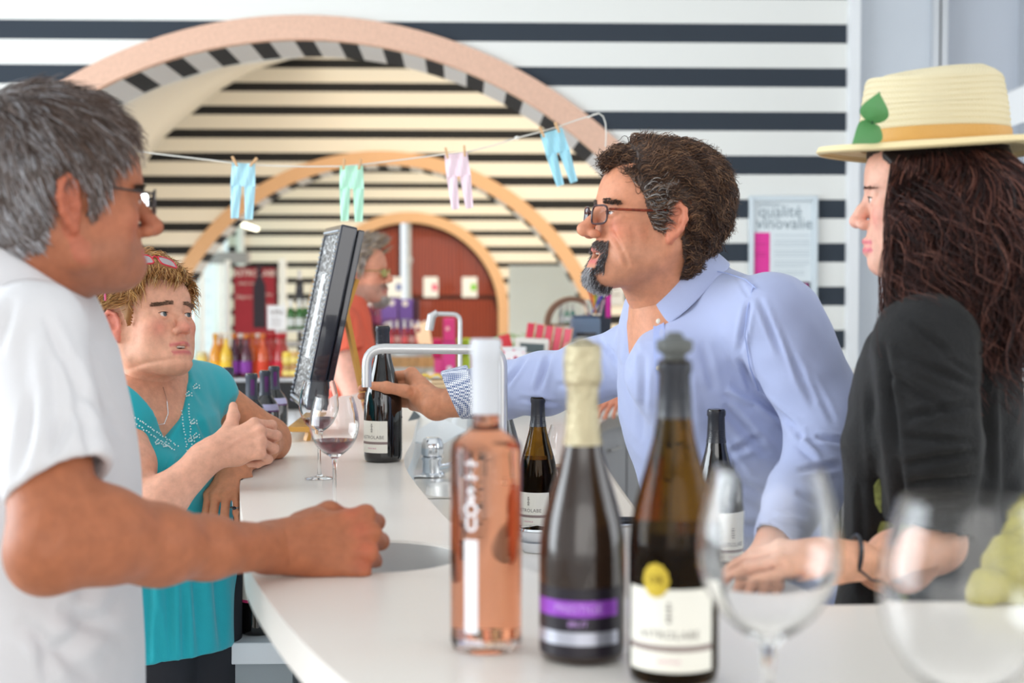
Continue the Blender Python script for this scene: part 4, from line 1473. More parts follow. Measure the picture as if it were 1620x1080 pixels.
gift_box(684, 699, 536, 566, yp + .1, (200, 30, 100), 'magenta box left of the pink tower, upper')
gift_box(687, 700, 567, 592, yp + .1, (232, 90, 160), 'pink box left of the pink tower, lower')
gift_box(722, 745, 536, 562, yp + .1, (160, 196, 40), 'lime green box right of the pink tower, upper')
gift_box(722, 745, 563, 592, yp + .1, (172, 206, 60), 'lime green box right of the pink tower, lower')
zpl = P(715, 592, yp)[2]
pl = empty('box_plinth', (P(715, 592, yp)[0], yp + .1, 0), 'white plinth under the pink and lime boxes', 'plinth')
obj('body', MB().box(-.16, .17, -.12, .16, 0, zpl - .02), M_plinth, pl)
obj('top', MB().box(-.17, .18, -.13, .17, zpl - .02, zpl), M_plinth, pl)

# pale printed screen with a plant in front
yq = 17.5
a, b = P(805, 600, yq), P(925, 420, yq)
pq = empty('printed_screen', ((a[0] + b[0]) / 2, yq, 0), 'large pale blue-grey screen right of the mahogany doors', 'screen')
hw3 = (b[0] - a[0]) / 2
obj('panel', MB().box(-hw3, hw3, 0, .03, 0.02, b[2]), mat('pale_blue_panel', (226, 240, 248), .3, var=(.8, .05)), pq)
obj('foot', MB().box(-hw3, -hw3 + .1, -.2, .2, 0, .02).box(hw3 - .1, hw3, -.2, .2, 0, .02), M_alu, pq)
ypp = 9.6
pc = P(858, 560, ypp)
fp = empty('potted_fern', (pc[0], ypp, 0), 'arching green palm in a pot in front of the pale screen', 'plant')
obj('pot', MB().lathe([(.10, 0), (.13, .02), (.16, pc[2] - .02), (.17, pc[2]), (.15, pc[2]), (.14, pc[2] - .06), (0, pc[2] - .06)], n=28), mat('grey_pot', (190, 190, 186), .6), fp, smooth=True, angle=40)
M_frond = mat('frond_green', (120, 160, 110), .6)
for k in range(9):
    a_ = k * 2.4
    L_ = .30 + .05 * (k % 3)
    mb = MB()
    stem = []
    for i in range(12):
        t = i / 11
        stem.append(np.array([math.cos(a_) * L_ * t * .9, math.sin(a_) * L_ * t * .45, pc[2] - .05 + .50 * t - .34 * t * t * (1 + .3 * (k % 2))]))
    mb.tube(stem, .004, 5)
    for i in range(2, 12):
        for s in (-1, 1):
            d_ = stem[i] - stem[i - 1]; d_ /= np.linalg.norm(d_)
            side = np.cross(d_, (0, 0, 1)) * s; side /= np.linalg.norm(side) + 1e-9
            l_ = .10 * math.sin(PI * i / 12) + .02
            tip = stem[i] + side * l_ * .8 + d_ * l_ * .7 - np.array([0, 0, l_ * .4])
            w_ = d_ * .008
            mb.add([stem[i] - w_, stem[i] + w_, tip], [(0, 1, 2)])
    obj('frond', mb, M_frond, fp)
# barrel-end arch sign with small bottles
yb = 8.2
cx_, cz_ = P(905, 545, yb)[0], P(905, 512, yb)[2]
ba = empty('barrel_arch_shelf', (cx_, yb, 0), 'dark brown arched shelf holding small bottles behind the till', 'shelf')
R1_ = .155
mb = MB()
rows = []
for a_ in np.linspace(0, PI, 24):
    ca, sa = math.cos(a_), math.sin(a_)
    rows.append([(R1_ * ca, -.08, cz_ + R1_ * sa), (R1_ * ca, .08, cz_ + R1_ * sa), ((R1_ - .03) * ca, .08, cz_ + (R1_ - .03) * sa), ((R1_ - .03) * ca, -.08, cz_ + (R1_ - .03) * sa), (R1_ * ca, -.08, cz_ + R1_ * sa)])
mb.grid(rows)
M_brn = mat('brown_wood', (112, 78, 60), .5)
obj('arch', mb, M_brn, ba, smooth=True, angle=40)
obj('base', MB().box(-R1_, R1_, -.08, .08, 0, cz_ - .10).box(-R1_, R1_, -.08, .08, cz_ - .012, cz_), M_brn, ba)
for i, (px, g_, lab) in enumerate([(888, (210, 222, 220), 'small clear bottle in the arched shelf, left'), (897, (120, 170, 150), 'small green bottle in the arched shelf, middle'), (906, (90, 150, 140), 'small teal bottle in the arched shelf, right')]):
    small_bottle((P(px, 520, yb)[0], yb, cz_ + .001), g_, (230, 232, 236), (240, 240, 240), lab, name='small_bottle', s=.40, zcap=.19)

# on the far side of the bar: till display, red packets, printer, glass of pens
yd = 5.98
p0, p1 = P(815, 562, yd), P(868, 536, yd)
td = empty('till_display', ((p0[0] + p1[0]) / 2, yd, ZB), 'white till display with a grey screen on the far side of the bar', 'display')
w, h = (p1[0] - p0[0]) / 2, p1[2] - p0[2]
zc_ = (p0[2] + p1[2]) / 2 - ZB
obj('post', MB().tube([(0, .01, 0), (0, .01, zc_ - h / 2 + .005)], .010, 10).lathe([(.045, 0), (.045, .008), (.0, .012)], n=24), M_white, td, smooth=True, angle=40)
Rm = Matrix.Rotation(math.radians(3), 4, 'Y') @ Matrix.Rotation(math.radians(14), 4, 'X')
Rm.translation = (0, 0, zc_)
obj('housing', MB().box(-w, w, -.015, .025, -h / 2, h / 2, Rm), mat('ivory_plastic', (236, 234, 226), .4), td, bevel=.005)
obj('screen', MB().box(-w * .72, w * .72, -.0165, -.015, -h * .30, h * .30, Rm), mat('lcd_grey', (96, 110, 112), .2), td)
yd = 6.05
x0_, x1_ = P(820, 550, yd)[0], P(895, 550, yd)[0]
n_ = 5
for k in range(n_):
    e = empty('red_packet', (x0_ + (x1_ - x0_) * (k + .45) / n_, yd + .02, ZB), 'coral-red tea packet in the slanted row, %s' % ['leftmost', 'second from the left', 'middle one', 'fourth from the left', 'rightmost'][k],
              'packet', 'red packets by the till')
    hh_ = P(850, 510, yd)[2] - ZB + (-.006 * k)
    T = Matrix.Rotation(math.radians(9), 4, 'Y')
    w_ = (x1_ - x0_) / n_ * .36
    obj('front', MB().box(-w_, w_, -.02, .02, .0, hh_, T), mat('coral_pack', (222 + k * 5, 62 + k * 12, 88 + k * 10), .45), e, bevel=.003)
    obj('kraft_side', MB().box(w_, w_ * 1.35, -.02, .02, .0, hh_ + .006, T), mat('kraft_side', (226, 176, 140), .7), e)
e = empty('red_leaflet_box', (P(812, 560, 6.08)[0], 6.08, ZB), 'tilted red carton left of the row of packets', 'box')
T = Matrix.Rotation(math.radians(-14), 4, 'Y')
obj('carton', MB().box(-.018, .03, -.02, .02, 0.004, P(812, 528, 6.08)[2] - ZB, T), mat('red_card', (222, 60, 70), .5), e, bevel=.003)
e = empty('patterned_tin', (P(812, 575, 5.86)[0], 5.86, ZB), 'white tin with pink and black flower print beside the till display', 'tin')
hq = P(812, 552, 5.86)[2] - ZB
m = mat('floral_print', (240, 236, 238), .4)
nt = m.node_tree
vo = nt.nodes.new('ShaderNodeTexVoronoi'); vo.inputs['Scale'].default_value = 38
tc = nt.nodes.new('ShaderNodeTexCoord'); nt.links.new(tc.outputs['Object'], vo.inputs['Vector'])
cr = nt.nodes.new('ShaderNodeValToRGB'); cr.color_ramp.interpolation = 'CONSTANT'
cr.color_ramp.elements[0].color = lin((60, 40, 50)); cr.color_ramp.elements[1].position = .18; cr.color_ramp.elements[1].color = lin((232, 120, 150))
e3 = cr.color_ramp.elements.new(.34); e3.color = lin((242, 238, 240))
nt.links.new(vo.outputs['Distance'], cr.inputs[0]); nt.links.new(cr.outputs[0], nt.nodes['Principled BSDF'].inputs['Base Color'])
obj('body', MB().box(-.045, .05, -.04, .04, 0, hq), m, e, bevel=.004)
obj('lid', MB().box(-.047, .052, -.042, .042, hq, hq + .008), M_white, e, bevel=.002)
yd = 6.25
p0, p1 = P(903, 560, yd), P(948, 503, yd)
pr = empty('receipt_printer', ((p0[0] + p1[0]) / 2, yd, ZB), 'blue-grey receipt printer behind the shoulder of the blue shirt', 'printer')
w, h = (p1[0] - p0[0]) / 2, p1[2] - ZB
obj('housing', MB().box(-w, w, -.07, .07, 0, h), mat('blue_grey_plastic', (104, 122, 146), .4), pr, bevel=.008)
obj('slot', MB().box(-w * .7, w * .7, -.072, -.07, h * .7, h * .76), M_black, pr)
obj('paper_roll_cover', MB().box(-w * .9, w * .9, -.03, .06, h, h + .012), mat('blue_grey_dark', (80, 96, 120), .4), pr, bevel=.004)
zt2 = ZB + h + .0125
px_ = P(940, 500, yd)[0]
pg = empty('pen_glass', (px_, yd - .01, zt2), 'clear tumbler full of coloured pens on the printer', 'glass')
gh = P(940, 474, yd)[2] - zt2
obj('glass', MB().lathe([(0, 0), (.028, 0), (.046, gh), (.043, gh), (.026, .006), (0, .006)], n=32), M_clear, pg, smooth=True, angle=60)
for k, (rgb, nm, lx) in enumerate([((236, 150, 40), 'orange', -.010), ((230, 210, 50), 'yellow', -.002), ((70, 160, 60), 'green', .008), ((60, 70, 190), 'blue', .032), ((150, 60, 160), 'purple', .022), ((200, 50, 60), 'red', -.022)]):
    top = np.array([px_ + lx * 1.3 + .004, yd - .01 + .006 * (k % 3 - 1), zt2 + gh + .035 + .008 * (k % 2)])
    bot = np.array([px_ - lx * .3, yd - .01, zt2 + .010])
    e = empty('felt_pen', tuple(bot), '%s felt pen standing in the tumbler on the printer' % nm, 'pen', 'pens in the tumbler')
    obj('barrel', MB().tube([(0, 0, 0), tuple((top - bot) * .7)], .0042, 8), mat('pen_' + nm, rgb, .35), e)
    obj('cap', MB().tube([tuple((top - bot) * .7), tuple(top - bot)], .0050, 8), mat('pen_cap_' + nm, tuple(int(c * .85) for c in rgb), .35), e)
p0, p1 = P(948, 500, 6.4), P(966, 463, 6.4)
e = empty('card_box', ((p0[0] + p1[0]) / 2, 6.4, ZB), 'dark upright box with a magenta face behind the pens', 'box')
w, h = (p1[0] - p0[0]) / 2, p1[2] - ZB
obj('carton', MB().box(-w, w, -.03, .03, 0, h), mat('dark_slate', (52, 58, 72), .5), e, bevel=.003)
obj('magenta_face', MB().box(0, w * .95, -.032, -.03, h * .70, h * .98), mat('magenta', (206, 40, 150), .5), e)
# pale notice on the middle wall
p0, p1 = P(945, 482, D2 - .03), P(988, 432, D2 - .03)
o = empty('wall_notice', ((p0[0] + p1[0]) / 2, D2 - .002, p0[2]), 'pale grey notice on the striped wall right of the second arch', 'notice')
w, h = (p1[0] - p0[0]) / 2, p1[2] - p0[2]
obj('sheet', MB().box(-w, w, -.02, 0, 0, h), mat('pale_grey_sheet', (206, 210, 214), .6), o)
obj('print_lines', MB().box(-w * .8, w * .7, -.022, -.02, h * .3, h * .34).box(-w * .8, w * .5, -.022, -.02, h * .5, h * .54), M_ink, o)
# framed quality charter on the near wall
yw = D1 - .002
p0, p1 = P(1183, 474, yw), P(1293, 310, yw)
fw2, fh2 = (p1[0] - p0[0]), (p1[2] - p0[2])
fr = empty('framed_poster', (p0[0] + fw2 / 2, yw, p0[2]), 'silver-framed quality charter poster on the striped wall', 'poster')
b_ = .030
mb = MB()
for (xa, xb, za, zb2) in ((-fw2 / 2, -fw2 / 2 + b_, 0, fh2), (fw2 / 2 - b_, fw2 / 2, 0, fh2), (-fw2 / 2 + b_, fw2 / 2 - b_, 0, b_), (-fw2 / 2 + b_, fw2 / 2 - b_, fh2 - b_, fh2)):
    mb.box(xa, xb, -.028, 0, za, zb2)
obj('frame', mb, mat('silver_frame', (206, 216, 222), .35, metal=.3), fr, bevel=.005)
obj('sheet', MB().box(-fw2 / 2 + b_, fw2 / 2 - b_, -.010, -.002, b_, fh2 - b_), mat('poster_paper', (226, 234, 238), .35), fr)
S_ = fw2 / 110.0


def pp_(px, py):
    return (-fw2 / 2 + (px - 1183) * S_, fh2 - (py - 310) * S_)


x_a, z_a = pp_(1190, 368); x_b, z_b = pp_(1217, 436)
obj('magenta_panel', MB().box(x_a, x_b, -.0115, -.010, z_b, z_a), mat('magenta_print', (232, 52, 156), .5), fr)
mb = MB()
for py in (386, 400, 404):
    xa, za = pp_(1192, py)
    mb.box(xa, xa + .065, -.0125, -.0115, za - .004, za)
obj('panel_lines', mb, mat('deep_magenta', (190, 30, 120), .5), fr)
mt = mat('poster_grey', (118, 136, 146), .6)
mb = MB()
for s_, px, py, sz in (("politique", 1216, 324, .034), ("qualité", 1233, 335, .092), ("de cave", 1222, 346, .024), ("vinovalie", 1240, 354, .090)):
    xx, zz_ = pp_(px, py)
    text_on_plane(mb, s_, sz, (xx, -.010, zz_), (1, 0, 0), (0, 0, 1), (0, -1, 0))
obj('title', mb, mt, fr)
mb = MB()
py = 372
while py < 436:
    xa, za = pp_(1224, py)
    wl = (.20, .17, .19, .14)[int(py) % 4]
    mb.box(xa, xa + wl, -.011, -.010, za - .0035, za)
    py += 4.2 if int(py / 4.2) % 4 else 8
obj('text_lines', mb, mat('poster_pale_grey', (176, 188, 196), .6), fr)
xa, za = pp_(1268, 446); xb, zb2 = pp_(1282, 459)
lg = obj('logo_square', MB().box(xa, xb, -.0115, -.010, zb2, za), mat('logo_navy', (44, 48, 62), .5), fr)
mb = MB()
text_on_plane(mb, 'V', .04, ((xa + xb) / 2, -.0115, (za + zb2) / 2), (1, 0, 0), (0, 0, 1), (0, -1, 0), bold=.02)
obj('logo_letter', mb, mat('logo_pink', (226, 60, 160), .5), lg)

# ------------------------------------------------------------------ smooth bodies: distance fields turned into one continuous skin
class SDF:
    def __init__(self):
        self.p = []          # (op, k, fn, centre, radius)

    def _add(self, op, k, fn, c, r):
        self.p.append((op, k, fn, np.asarray(c, float), float(r)))
        return self

    def ell(self, c, r, k=0.01, R=None, op='u'):
        c = np.asarray(c, float)
        r = np.asarray(r if hasattr(r, '__len__') else (r, r, r), float)
        RT = None if R is None else np.asarray(R, float)

        def fn(p):
            q = p - c
            if RT is not None:
                q = q @ RT
            k0 = np.sqrt(((q / r) ** 2).sum(1)) + 1e-9
            k1 = np.sqrt(((q / r ** 2) ** 2).sum(1)) + 1e-9
            return k0 * (k0 - 1) / k1
        return self._add(op, k, fn, c, r.max())

    def cone(self, a, b, ra, rb, k=0.01, flat=None, op='u'):
        a, b = np.asarray(a, float), np.asarray(b, float)
        ba = b - a
        L2 = float(ba @ ba) + 1e-12
        if flat is not None:
            n = np.asarray(flat[0], float)
            n = n / np.linalg.norm(n)
            ff = flat[1]

        def fn(p):
            q = p - a
            if flat is not None:
                h0 = np.clip(q @ ba / L2, 0, 1)
                q = q - h0[:, None] * ba
                q = q + (q @ n)[:, None] * n * (1 / ff - 1)
                d = np.sqrt((q * q).sum(1)) - (ra + (rb - ra) * h0)
                return d * min(ff, 1.0)
            h = np.clip(q @ ba / L2, 0, 1)
            q = q - h[:, None] * ba
            return np.sqrt((q * q).sum(1)) - (ra + (rb - ra) * h)
        m = max(ra, rb) * (max(1.0, flat[1]) if flat is not None else 1.0)
        return self._add(op, k, fn, (a + b) / 2, math.sqrt(L2) / 2 + m)

    def chain(self, pts, rs, k=0.01, flat=None, op='u'):
        for i in range(len(pts) - 1):
            self.cone(pts[i], pts[i + 1], rs[i], rs[i + 1], k, flat, op)
        return self

    def plane(self, c, n, k=0.003, op='i'):
        """Keep the side that the normal points away from."""
        c, n = np.asarray(c, float), np.asarray(n, float)
        n = n / np.linalg.norm(n)
        return self._add(op, k, lambda p: (p - c) @ n, c, 0)

    def grp(self, sub, k=.01):
        lo, hi = sub.bounds()
        return self._add('u', k, sub.value, (lo + hi) / 2, np.linalg.norm(hi - lo) / 2)

    def value(self, P_, idx=None):
        d = None
        for i in (range(len(self.p)) if idx is None else idx):
            op, k, fn, _, _ = self.p[i]
            e = fn(P_)
            if op == 'u':
                if d is None:
                    d = e
                else:
                    h = np.maximum(k - np.abs(d - e), 0) / k
                    d = np.minimum(d, e) - h * h * k * 0.25
            else:
                if d is None:
                    continue
                if op == 's':
                    e = -e
                h = np.maximum(k - np.abs(d - e), 0) / k
                d = np.maximum(d, e) + h * h * k * 0.25
        return d

    def bounds(self):
        lo = np.min([p[3] - p[4] for p in self.p if p[0] == 'u'], 0)
        hi = np.max([p[3] + p[4] for p in self.p if p[0] == 'u'], 0)
        return lo, hi

    def mesh(self, res, lo=None, hi=None, B=10):
        l_, h_ = self.bounds()
        lo = l_ if lo is None else np.maximum(lo, l_)
        hi = h_ if hi is None else np.minimum(hi, h_)
        lo = lo - 2 * res
        n = np.ceil((hi - lo + 2 * res) / res / B).astype(int)
        N = n * B
        G = np.full(N + 1, 1.0, np.float32)
        bi = np.stack(np.meshgrid(*[np.arange(k) for k in n], indexing='ij'), -1).reshape(-1, 3)
        cen = lo + (bi + 0.5) * B * res
        rad = B * res * 0.5 * 1.7320508
        Dp = np.stack([p[2](cen) for p in self.p])
        U = np.array([p[0] == 'u' for p in self.p])
        K = np.array([p[1] for p in self.p])
        m = Dp[U].min(0)
        val = self.value(cen)
        near = np.abs(val) < rad * 1.25 + 0.012
        far_in = (~near) & (val < 0)
        t = np.arange(B + 1) * res
        off = np.stack(np.meshgrid(t, t, t, indexing='ij'), -1).reshape(-1, 3)
        for b in np.nonzero(far_in)[0]:
            i, j, k = bi[b] * B
            G[i:i + B + 1, j:j + B + 1, k:k + B + 1] = -1.0
        for b in np.nonzero(near)[0]:
            i, j, k = bi[b] * B
            act = [q for q in range(len(self.p)) if
                   (U[q] and Dp[q, b] < m[b] + 2 * rad + K[q]) or
                   (self.p[q][0] == 's' and Dp[q, b] < rad * 1.6 + K[q]) or (self.p[q][0] == 'i')]
            v = self.value(lo + bi[b] * B * res + off, act)
            if v is None:
                continue
            G[i:i + B + 1, j:j + B + 1, k:k + B + 1] = v.reshape(B + 1, B + 1, B + 1)
        return surface_nets(G, lo, res)


def surface_nets(G, lo, res):
    S = G < 0
    c = S[:-1, :-1, :-1].astype(np.int8)
    tot = np.zeros_like(c)
    for dx in (0, 1):
        for dy in (0, 1):
            for dz in (0, 1):
                tot += S[dx:S.shape[0] - 1 + dx, dy:S.shape[1] - 1 + dy, dz:S.shape[2] - 1 + dz]
    cell = np.argwhere((tot > 0) & (tot < 8))
    idx = np.full(tot.shape, -1, np.int64)
    idx[cell[:, 0], cell[:, 1], cell[:, 2]] = np.arange(len(cell))
    acc = np.zeros((len(cell), 3))
    cnt = np.zeros(len(cell))
    I, J, K = cell.T
    for ax in range(3):
        for a in (0, 1):
            for b in (0, 1):
                o = [0, 0, 0]
                o[(ax + 1) % 3] = a
                o[(ax + 2) % 3] = b
                e = list(o)
                e[ax] = 1
                v0 = G[I + o[0], J + o[1], K + o[2]]
                v1 = G[I + e[0], J + e[1], K + e[2]]
                cr = (v0 < 0) != (v1 < 0)
                t = np.where(cr, v0 / np.where(cr, v0 - v1, 1), 0)
                p = np.zeros((len(cell), 3))
                p[:, 0], p[:, 1], p[:, 2] = o
                p[:, ax] = t
                acc += p * cr[:, None]
                cnt += cr
    V = lo + (cell + acc / cnt[:, None]) * res
    F = []
    for ax in range(3):
        sl0 = [slice(1, -1)] * 3
        sl0[ax] = slice(0, -1)
        sl1 = [slice(1, -1)] * 3
        sl1[ax] = slice(1, None)
        s0, s1 = S[tuple(sl0)], S[tuple(sl1)]
        e = np.argwhere(s0 != s1)
        flip = s0[e[:, 0], e[:, 1], e[:, 2]]
        base = e + 1
        base[:, ax] -= 1
        u, v = (ax + 1) % 3, (ax + 2) % 3
        q = []
        for a, b in ((1, 1), (0, 1), (0, 0), (1, 0)):
            g = base.copy()
            g[:, u] -= a
            g[:, v] -= b
            g = np.clip(g, 0, np.array(idx.shape) - 1)
            q.append(idx[g[:, 0], g[:, 1], g[:, 2]])
        q = np.stack(q, 1)
        q[~flip] = q[~flip][:, ::-1]
        q = q[(q >= 0).all(1)]
        F.append(q)
    return V, np.concatenate(F)


def np_mesh(name, V, F, tint=None, smooth=True):
    me = bpy.data.meshes.new(name)
    k = F.shape[1]
    me.vertices.add(len(V))
    me.vertices.foreach_set('co', np.ascontiguousarray(V, np.float32).ravel())
    me.loops.add(F.size)
    me.loops.foreach_set('vertex_index', np.ascontiguousarray(F, np.int32).ravel())
    me.polygons.add(len(F))
    me.polygons.foreach_set('loop_start', np.arange(0, F.size, k, dtype=np.int32))
    me.polygons.foreach_set('loop_total', np.full(len(F), k, np.int32))
    if smooth:
        me.polygons.foreach_set('use_smooth', np.ones(len(F), bool))
    me.update(calc_edges=True)
    me.validate()
    if tint is not None:
        a = me.attributes.new('tint', 'FLOAT_COLOR', 'POINT')
        a.data.foreach_set('color', np.ascontiguousarray(tint, np.float32).ravel())
    return me


def vnormals(V, F):
    a, b, c = V[F[:, 0]], V[F[:, 1]], V[F[:, 2]]
    n = np.cross(b - a, c - a)
    if F.shape[1] == 4:
        n += np.cross(c - a, V[F[:, 3]] - a)
    N = np.zeros_like(V)
    for i in range(F.shape[1]):
        np.add.at(N, F[:, i], n)
    return N / (np.linalg.norm(N, axis=1, keepdims=True) + 1e-12)


def sm(x, a, b):
    t = np.clip((x - a) / (b - a), 0, 1)
    return t * t * (3 - 2 * t)


def pix(V):
    """Photograph pixels of world points (used to lay creases along the lines the photograph shows)."""
    q = (V - CAM_O) @ CAM_R
    return np.stack([810 + F_PX * q[:, 0] / -q[:, 2], 540 - F_PX * q[:, 1] / -q[:, 2]], 1)


def creases(V, N, strokes):
    """strokes: (x0, y0, x1, y1, width_px, depth_m): a groove (depth > 0) or a ridge (depth < 0) with soft shoulders."""
    p = pix(V)
    facing = np.clip(-(N * (V - CAM_O)).sum(1) / np.linalg.norm(V - CAM_O, axis=1) * 1.6, 0, 1)
    D = np.zeros(len(V))
    for (x0, y0, x1, y1, w, dep) in strokes:
        a, b = np.array([x0, y0], float), np.array([x1, y1], float)
        ba = b - a
        h = np.clip((p - a) @ ba / (ba @ ba), 0, 1)
        d = np.linalg.norm(p - a - h[:, None] * ba, axis=1) / w
        fade = np.sin(PI * np.clip(h, 0.0, 1.0)) ** 0.5
        D += -dep * fade * (np.exp(-d * d * 2.0) - 0.45 * np.exp(-(d - 1.5) ** 2 * 2.0))
    return V + N * (D * facing)[:, None]


def wrinkle(V, N, amp, freq, ph=0.0, stretch=(1, 1, 1)):
    q = V * np.array(stretch) * freq
    w = np.sin(q[:, 0] + 1.7 * np.sin(q[:, 2] * 0.7 + ph) + ph) * np.sin(q[:, 2] * 0.9 + 1.3 * np.sin(q[:, 1] + q[:, 0] * 0.5) + ph * 2)
    w = w + 0.5 * np.sin(q[:, 0] * 2.1 + q[:, 1] * 1.7 + ph) * np.sin(q[:, 2] * 2.3 - q[:, 1] + ph)
    return V + N * (amp * w)[:, None]


def xf(M, V):
    return V @ M[:3, :3].T + M[:3, 3]


def frame(origin, fwd, up, scale=1.0):
    f = np.asarray(fwd, float); f = f / np.linalg.norm(f)
    l = np.cross(np.asarray(up, float), f); l /= np.linalg.norm(l)
    u = np.cross(f, l)
    M = np.eye(4)
    M[:3, 0], M[:3, 1], M[:3, 2] = f * scale, l * scale, u * scale
    M[:3, 3] = origin
    return M


def head_frame(ear, heading, pitch, roll, scale, side):
    """ear: world point of the visible ear; heading in degrees (0 = +x, 90 = +y); pitch up positive; side -1 right ear, +1 left."""
    a, b, c = math.radians(heading), math.radians(pitch), math.radians(roll)
    R = np.array(Matrix.Rotation(a, 3, 'Z') @ Matrix.Rotation(-b, 3, 'Y') @ Matrix.Rotation(c, 3, 'X'))
    M = np.eye(4)
    M[:3, :3] = R * scale
    M[:3, 3] = np.asarray(ear) - M[:3, :3] @ np.array([-.004, side * .080, .002])
    return M


def head_sdf(p, neck_pts=None):
    """p: dictionary of proportions, metres, head-local (x forward, y left, z up, origin between the ears)."""
    g = p.get
    S = SDF()
    fw = g('face_w', 1.0)
    mo = g('mouth', 0.0)
    chx, chz = g('chin', (0.083, -0.090))
    chz -= mo * 0.8
    jaw = g('jaw', 1.0)
    S.ell((-.012, 0, .045), (.100, .077 * g('cran_w', 1.0), .086), .01)
    S.ell((-.045, 0, .028), (.064, .070, .072), .03)
    S.ell((.028, 0, -.018), (.062, .061 * fw, .080), .03)
    S.ell((.052, 0, .050), (.040, .058, .042), .03)
    for s in (-1, 1):
        S.cone((-.002, s * .055 * fw, -.020), (.012, s * .053 * fw * jaw, -.058), .018, .017 * jaw, .02)
        S.cone((.012, s * .053 * fw * jaw, -.058), (chx - .012, s * .014, chz), .016, .015, .02)
        S.ell((.060, s * .043 * fw, -.012), (.024, .020, .018), .022)
        S.ell((.045, s * .040 * fw, -.050), (.030, .022 * g('cheek', 1.0), .030), .025)
    S.ell((.066, 0, -.048 - mo * .3), (.031, .032, .034), .016)
    S.cone((.079, -.026, .031), (.079, .026, .031), .0125, .0125, .014)
    S.ell((chx, 0, chz + .004), (.017, .021, .016), .014)
    S.ell((chx - .02, 0, chz + .014), (.030, .034, .026), .02)
    if g('double_chin'):
        S.ell((.036, 0, -.084), (.042, .036, .018 * g('double_chin')), .03)
    for s in (-1, 1):
        S.ell((.101, s * .032, .010), (.018, .017, .012), .012, op='s')
    for s in (-1, 1):
        S.ell((.0775, s * .031, .010), (.0148, .0152, .0140), .003)
    e = g('eye', 0.0040)
    for s in (-1, 1):
        S.ell((.094, s * .032, .0095), (.010, .0125, e), .0016, op='s')
        S.cone((.086, s * .018, .021), (.080, s * .044, .019), .0040, .0035, .006)
    nz = g('nose', 1.0)
    nl = g('nose_l', 0.0)
    S.cone((.088, 0, .020), (.104 + nl * .6, 0, -.006), .0072, .0085, .010)
    S.cone((.104 + nl * .6, 0, -.006), (.112 + nl, 0, -.019), .0085, .0105, .008)
    S.ell((.111 + nl, 0, -.0205), (.0120 * nz, .0115 * nz, .0105 * nz), .006)
    for s in (-1, 1):
        S.ell((.101 + nl * .6, s * .0135, -.0265), (.0105, .0080 * nz, .0078), .006)
    for s in (-1, 1):
        S.ell((.105 + nl * .6, s * .0068, -.0345), (.0050, .0035, .0040), .002, op='s')
    # lips
    lz = -.0495
    lp = g('lip', 1.0)
    if mo > 0.001:
        S.ell((.098, 0, -.056 - mo * .5), (.024, .0145, mo * .60 + .0005), .004, op='s')
    sl = g('smile', 0.0)
    S.chain([(.084 - sl * .5, -.0245, lz - .006 + sl), (.0945, -.011, lz - .0015), (.0985, 0, lz - .0025), (.0945, .011, lz - .0015), (.084 - sl * .5, .0245, lz - .006 + sl)],
            [.0035 * lp, .0045 * lp, .0048 * lp, .0045 * lp, .0035 * lp], .004)
    lz2 = -.0605 - mo
    S.chain([(.084 - sl * .5, -.0235, lz - .0075 + sl), (.093, -.010, lz2 - .0005), (.096, 0, lz2 - .001), (.093, .010, lz2 - .0005), (.084 - sl * .5, .0235, lz - .0075 + sl)],
            [.0035 * lp, .0055 * lp, .0062 * lp, .0055 * lp, .0035 * lp], .005)
    if mo <= 0.001:
        S.cone((.104, -.020, -.0557), (.104, .020, -.0557), .0042, .0042, .002, op='s')
    # ears
    es = g('ear', 1.0)
    for s in (-1, 1):
        Re = np.array(Matrix.Rotation(s * math.radians(-22), 3, 'Z') @ Matrix.Rotation(math.radians(-12), 3, 'Y'))
        c0 = np.array([-.006, s * .079, .002])
        T = lambda q: c0 + Re @ (np.array(q) * es)
        rim = [(.012, s * .002, .006), (.010, s * .006, .020), (.000, s * .009, .029), (-.011, s * .011, .024), (-.0165, s * .012, .010), (-.015, s * .010, -.006),
               (-.009, s * .007, -.018), (-.002, s * .004, -.027)]
        S.chain([T(q) for q in rim], [.0035, .0035, .0040, .0042, .0042, .0040, .0050, .0068], .004)
        S.ell(T((-.003, s * .003, .002)), (.0135 * es, .004, .023 * es), .005, R=Re)
        S.ell(T((.001, s * .000, -.012)), (.009, .010, .012), .008)
        S.ell(T((.010, s * .003, -.002)), (.0040, .0040, .0055), .004)
        S.cone(T((-.009, s * .0085, .016)), T((-.006, s * .0075, -.010)), .0030, .0028, .003)
        S.ell(T((.001, s * .010, -.001)), (.0075, .0065, .0085), .003, op='s', R=Re)
    if neck_pts is not None:
        a, b = neck_pts[0], neck_pts[1]
        r0, r1 = g('neck_r', (.054, .058))
        S.cone(a, b, r0, r1, .03)
        if len(neck_pts) > 2:
            S.cone(b, neck_pts[2], r1, r1 * 1.25, .04)
        # sternocleid
        for s in (-1, 1):
            S.cone((-.012, s * .055, -.035), np.asarray(b) + np.array([.040, -s * .0 + s * .02, .0]), .016, .013, .018)
        # larynx and underside of the jaw
        S.ell(np.asarray(a) * .4 + np.asarray(b) * .6 + np.array([.048, 0, 0.012]), (.014, .013, .018), .018)
    return S


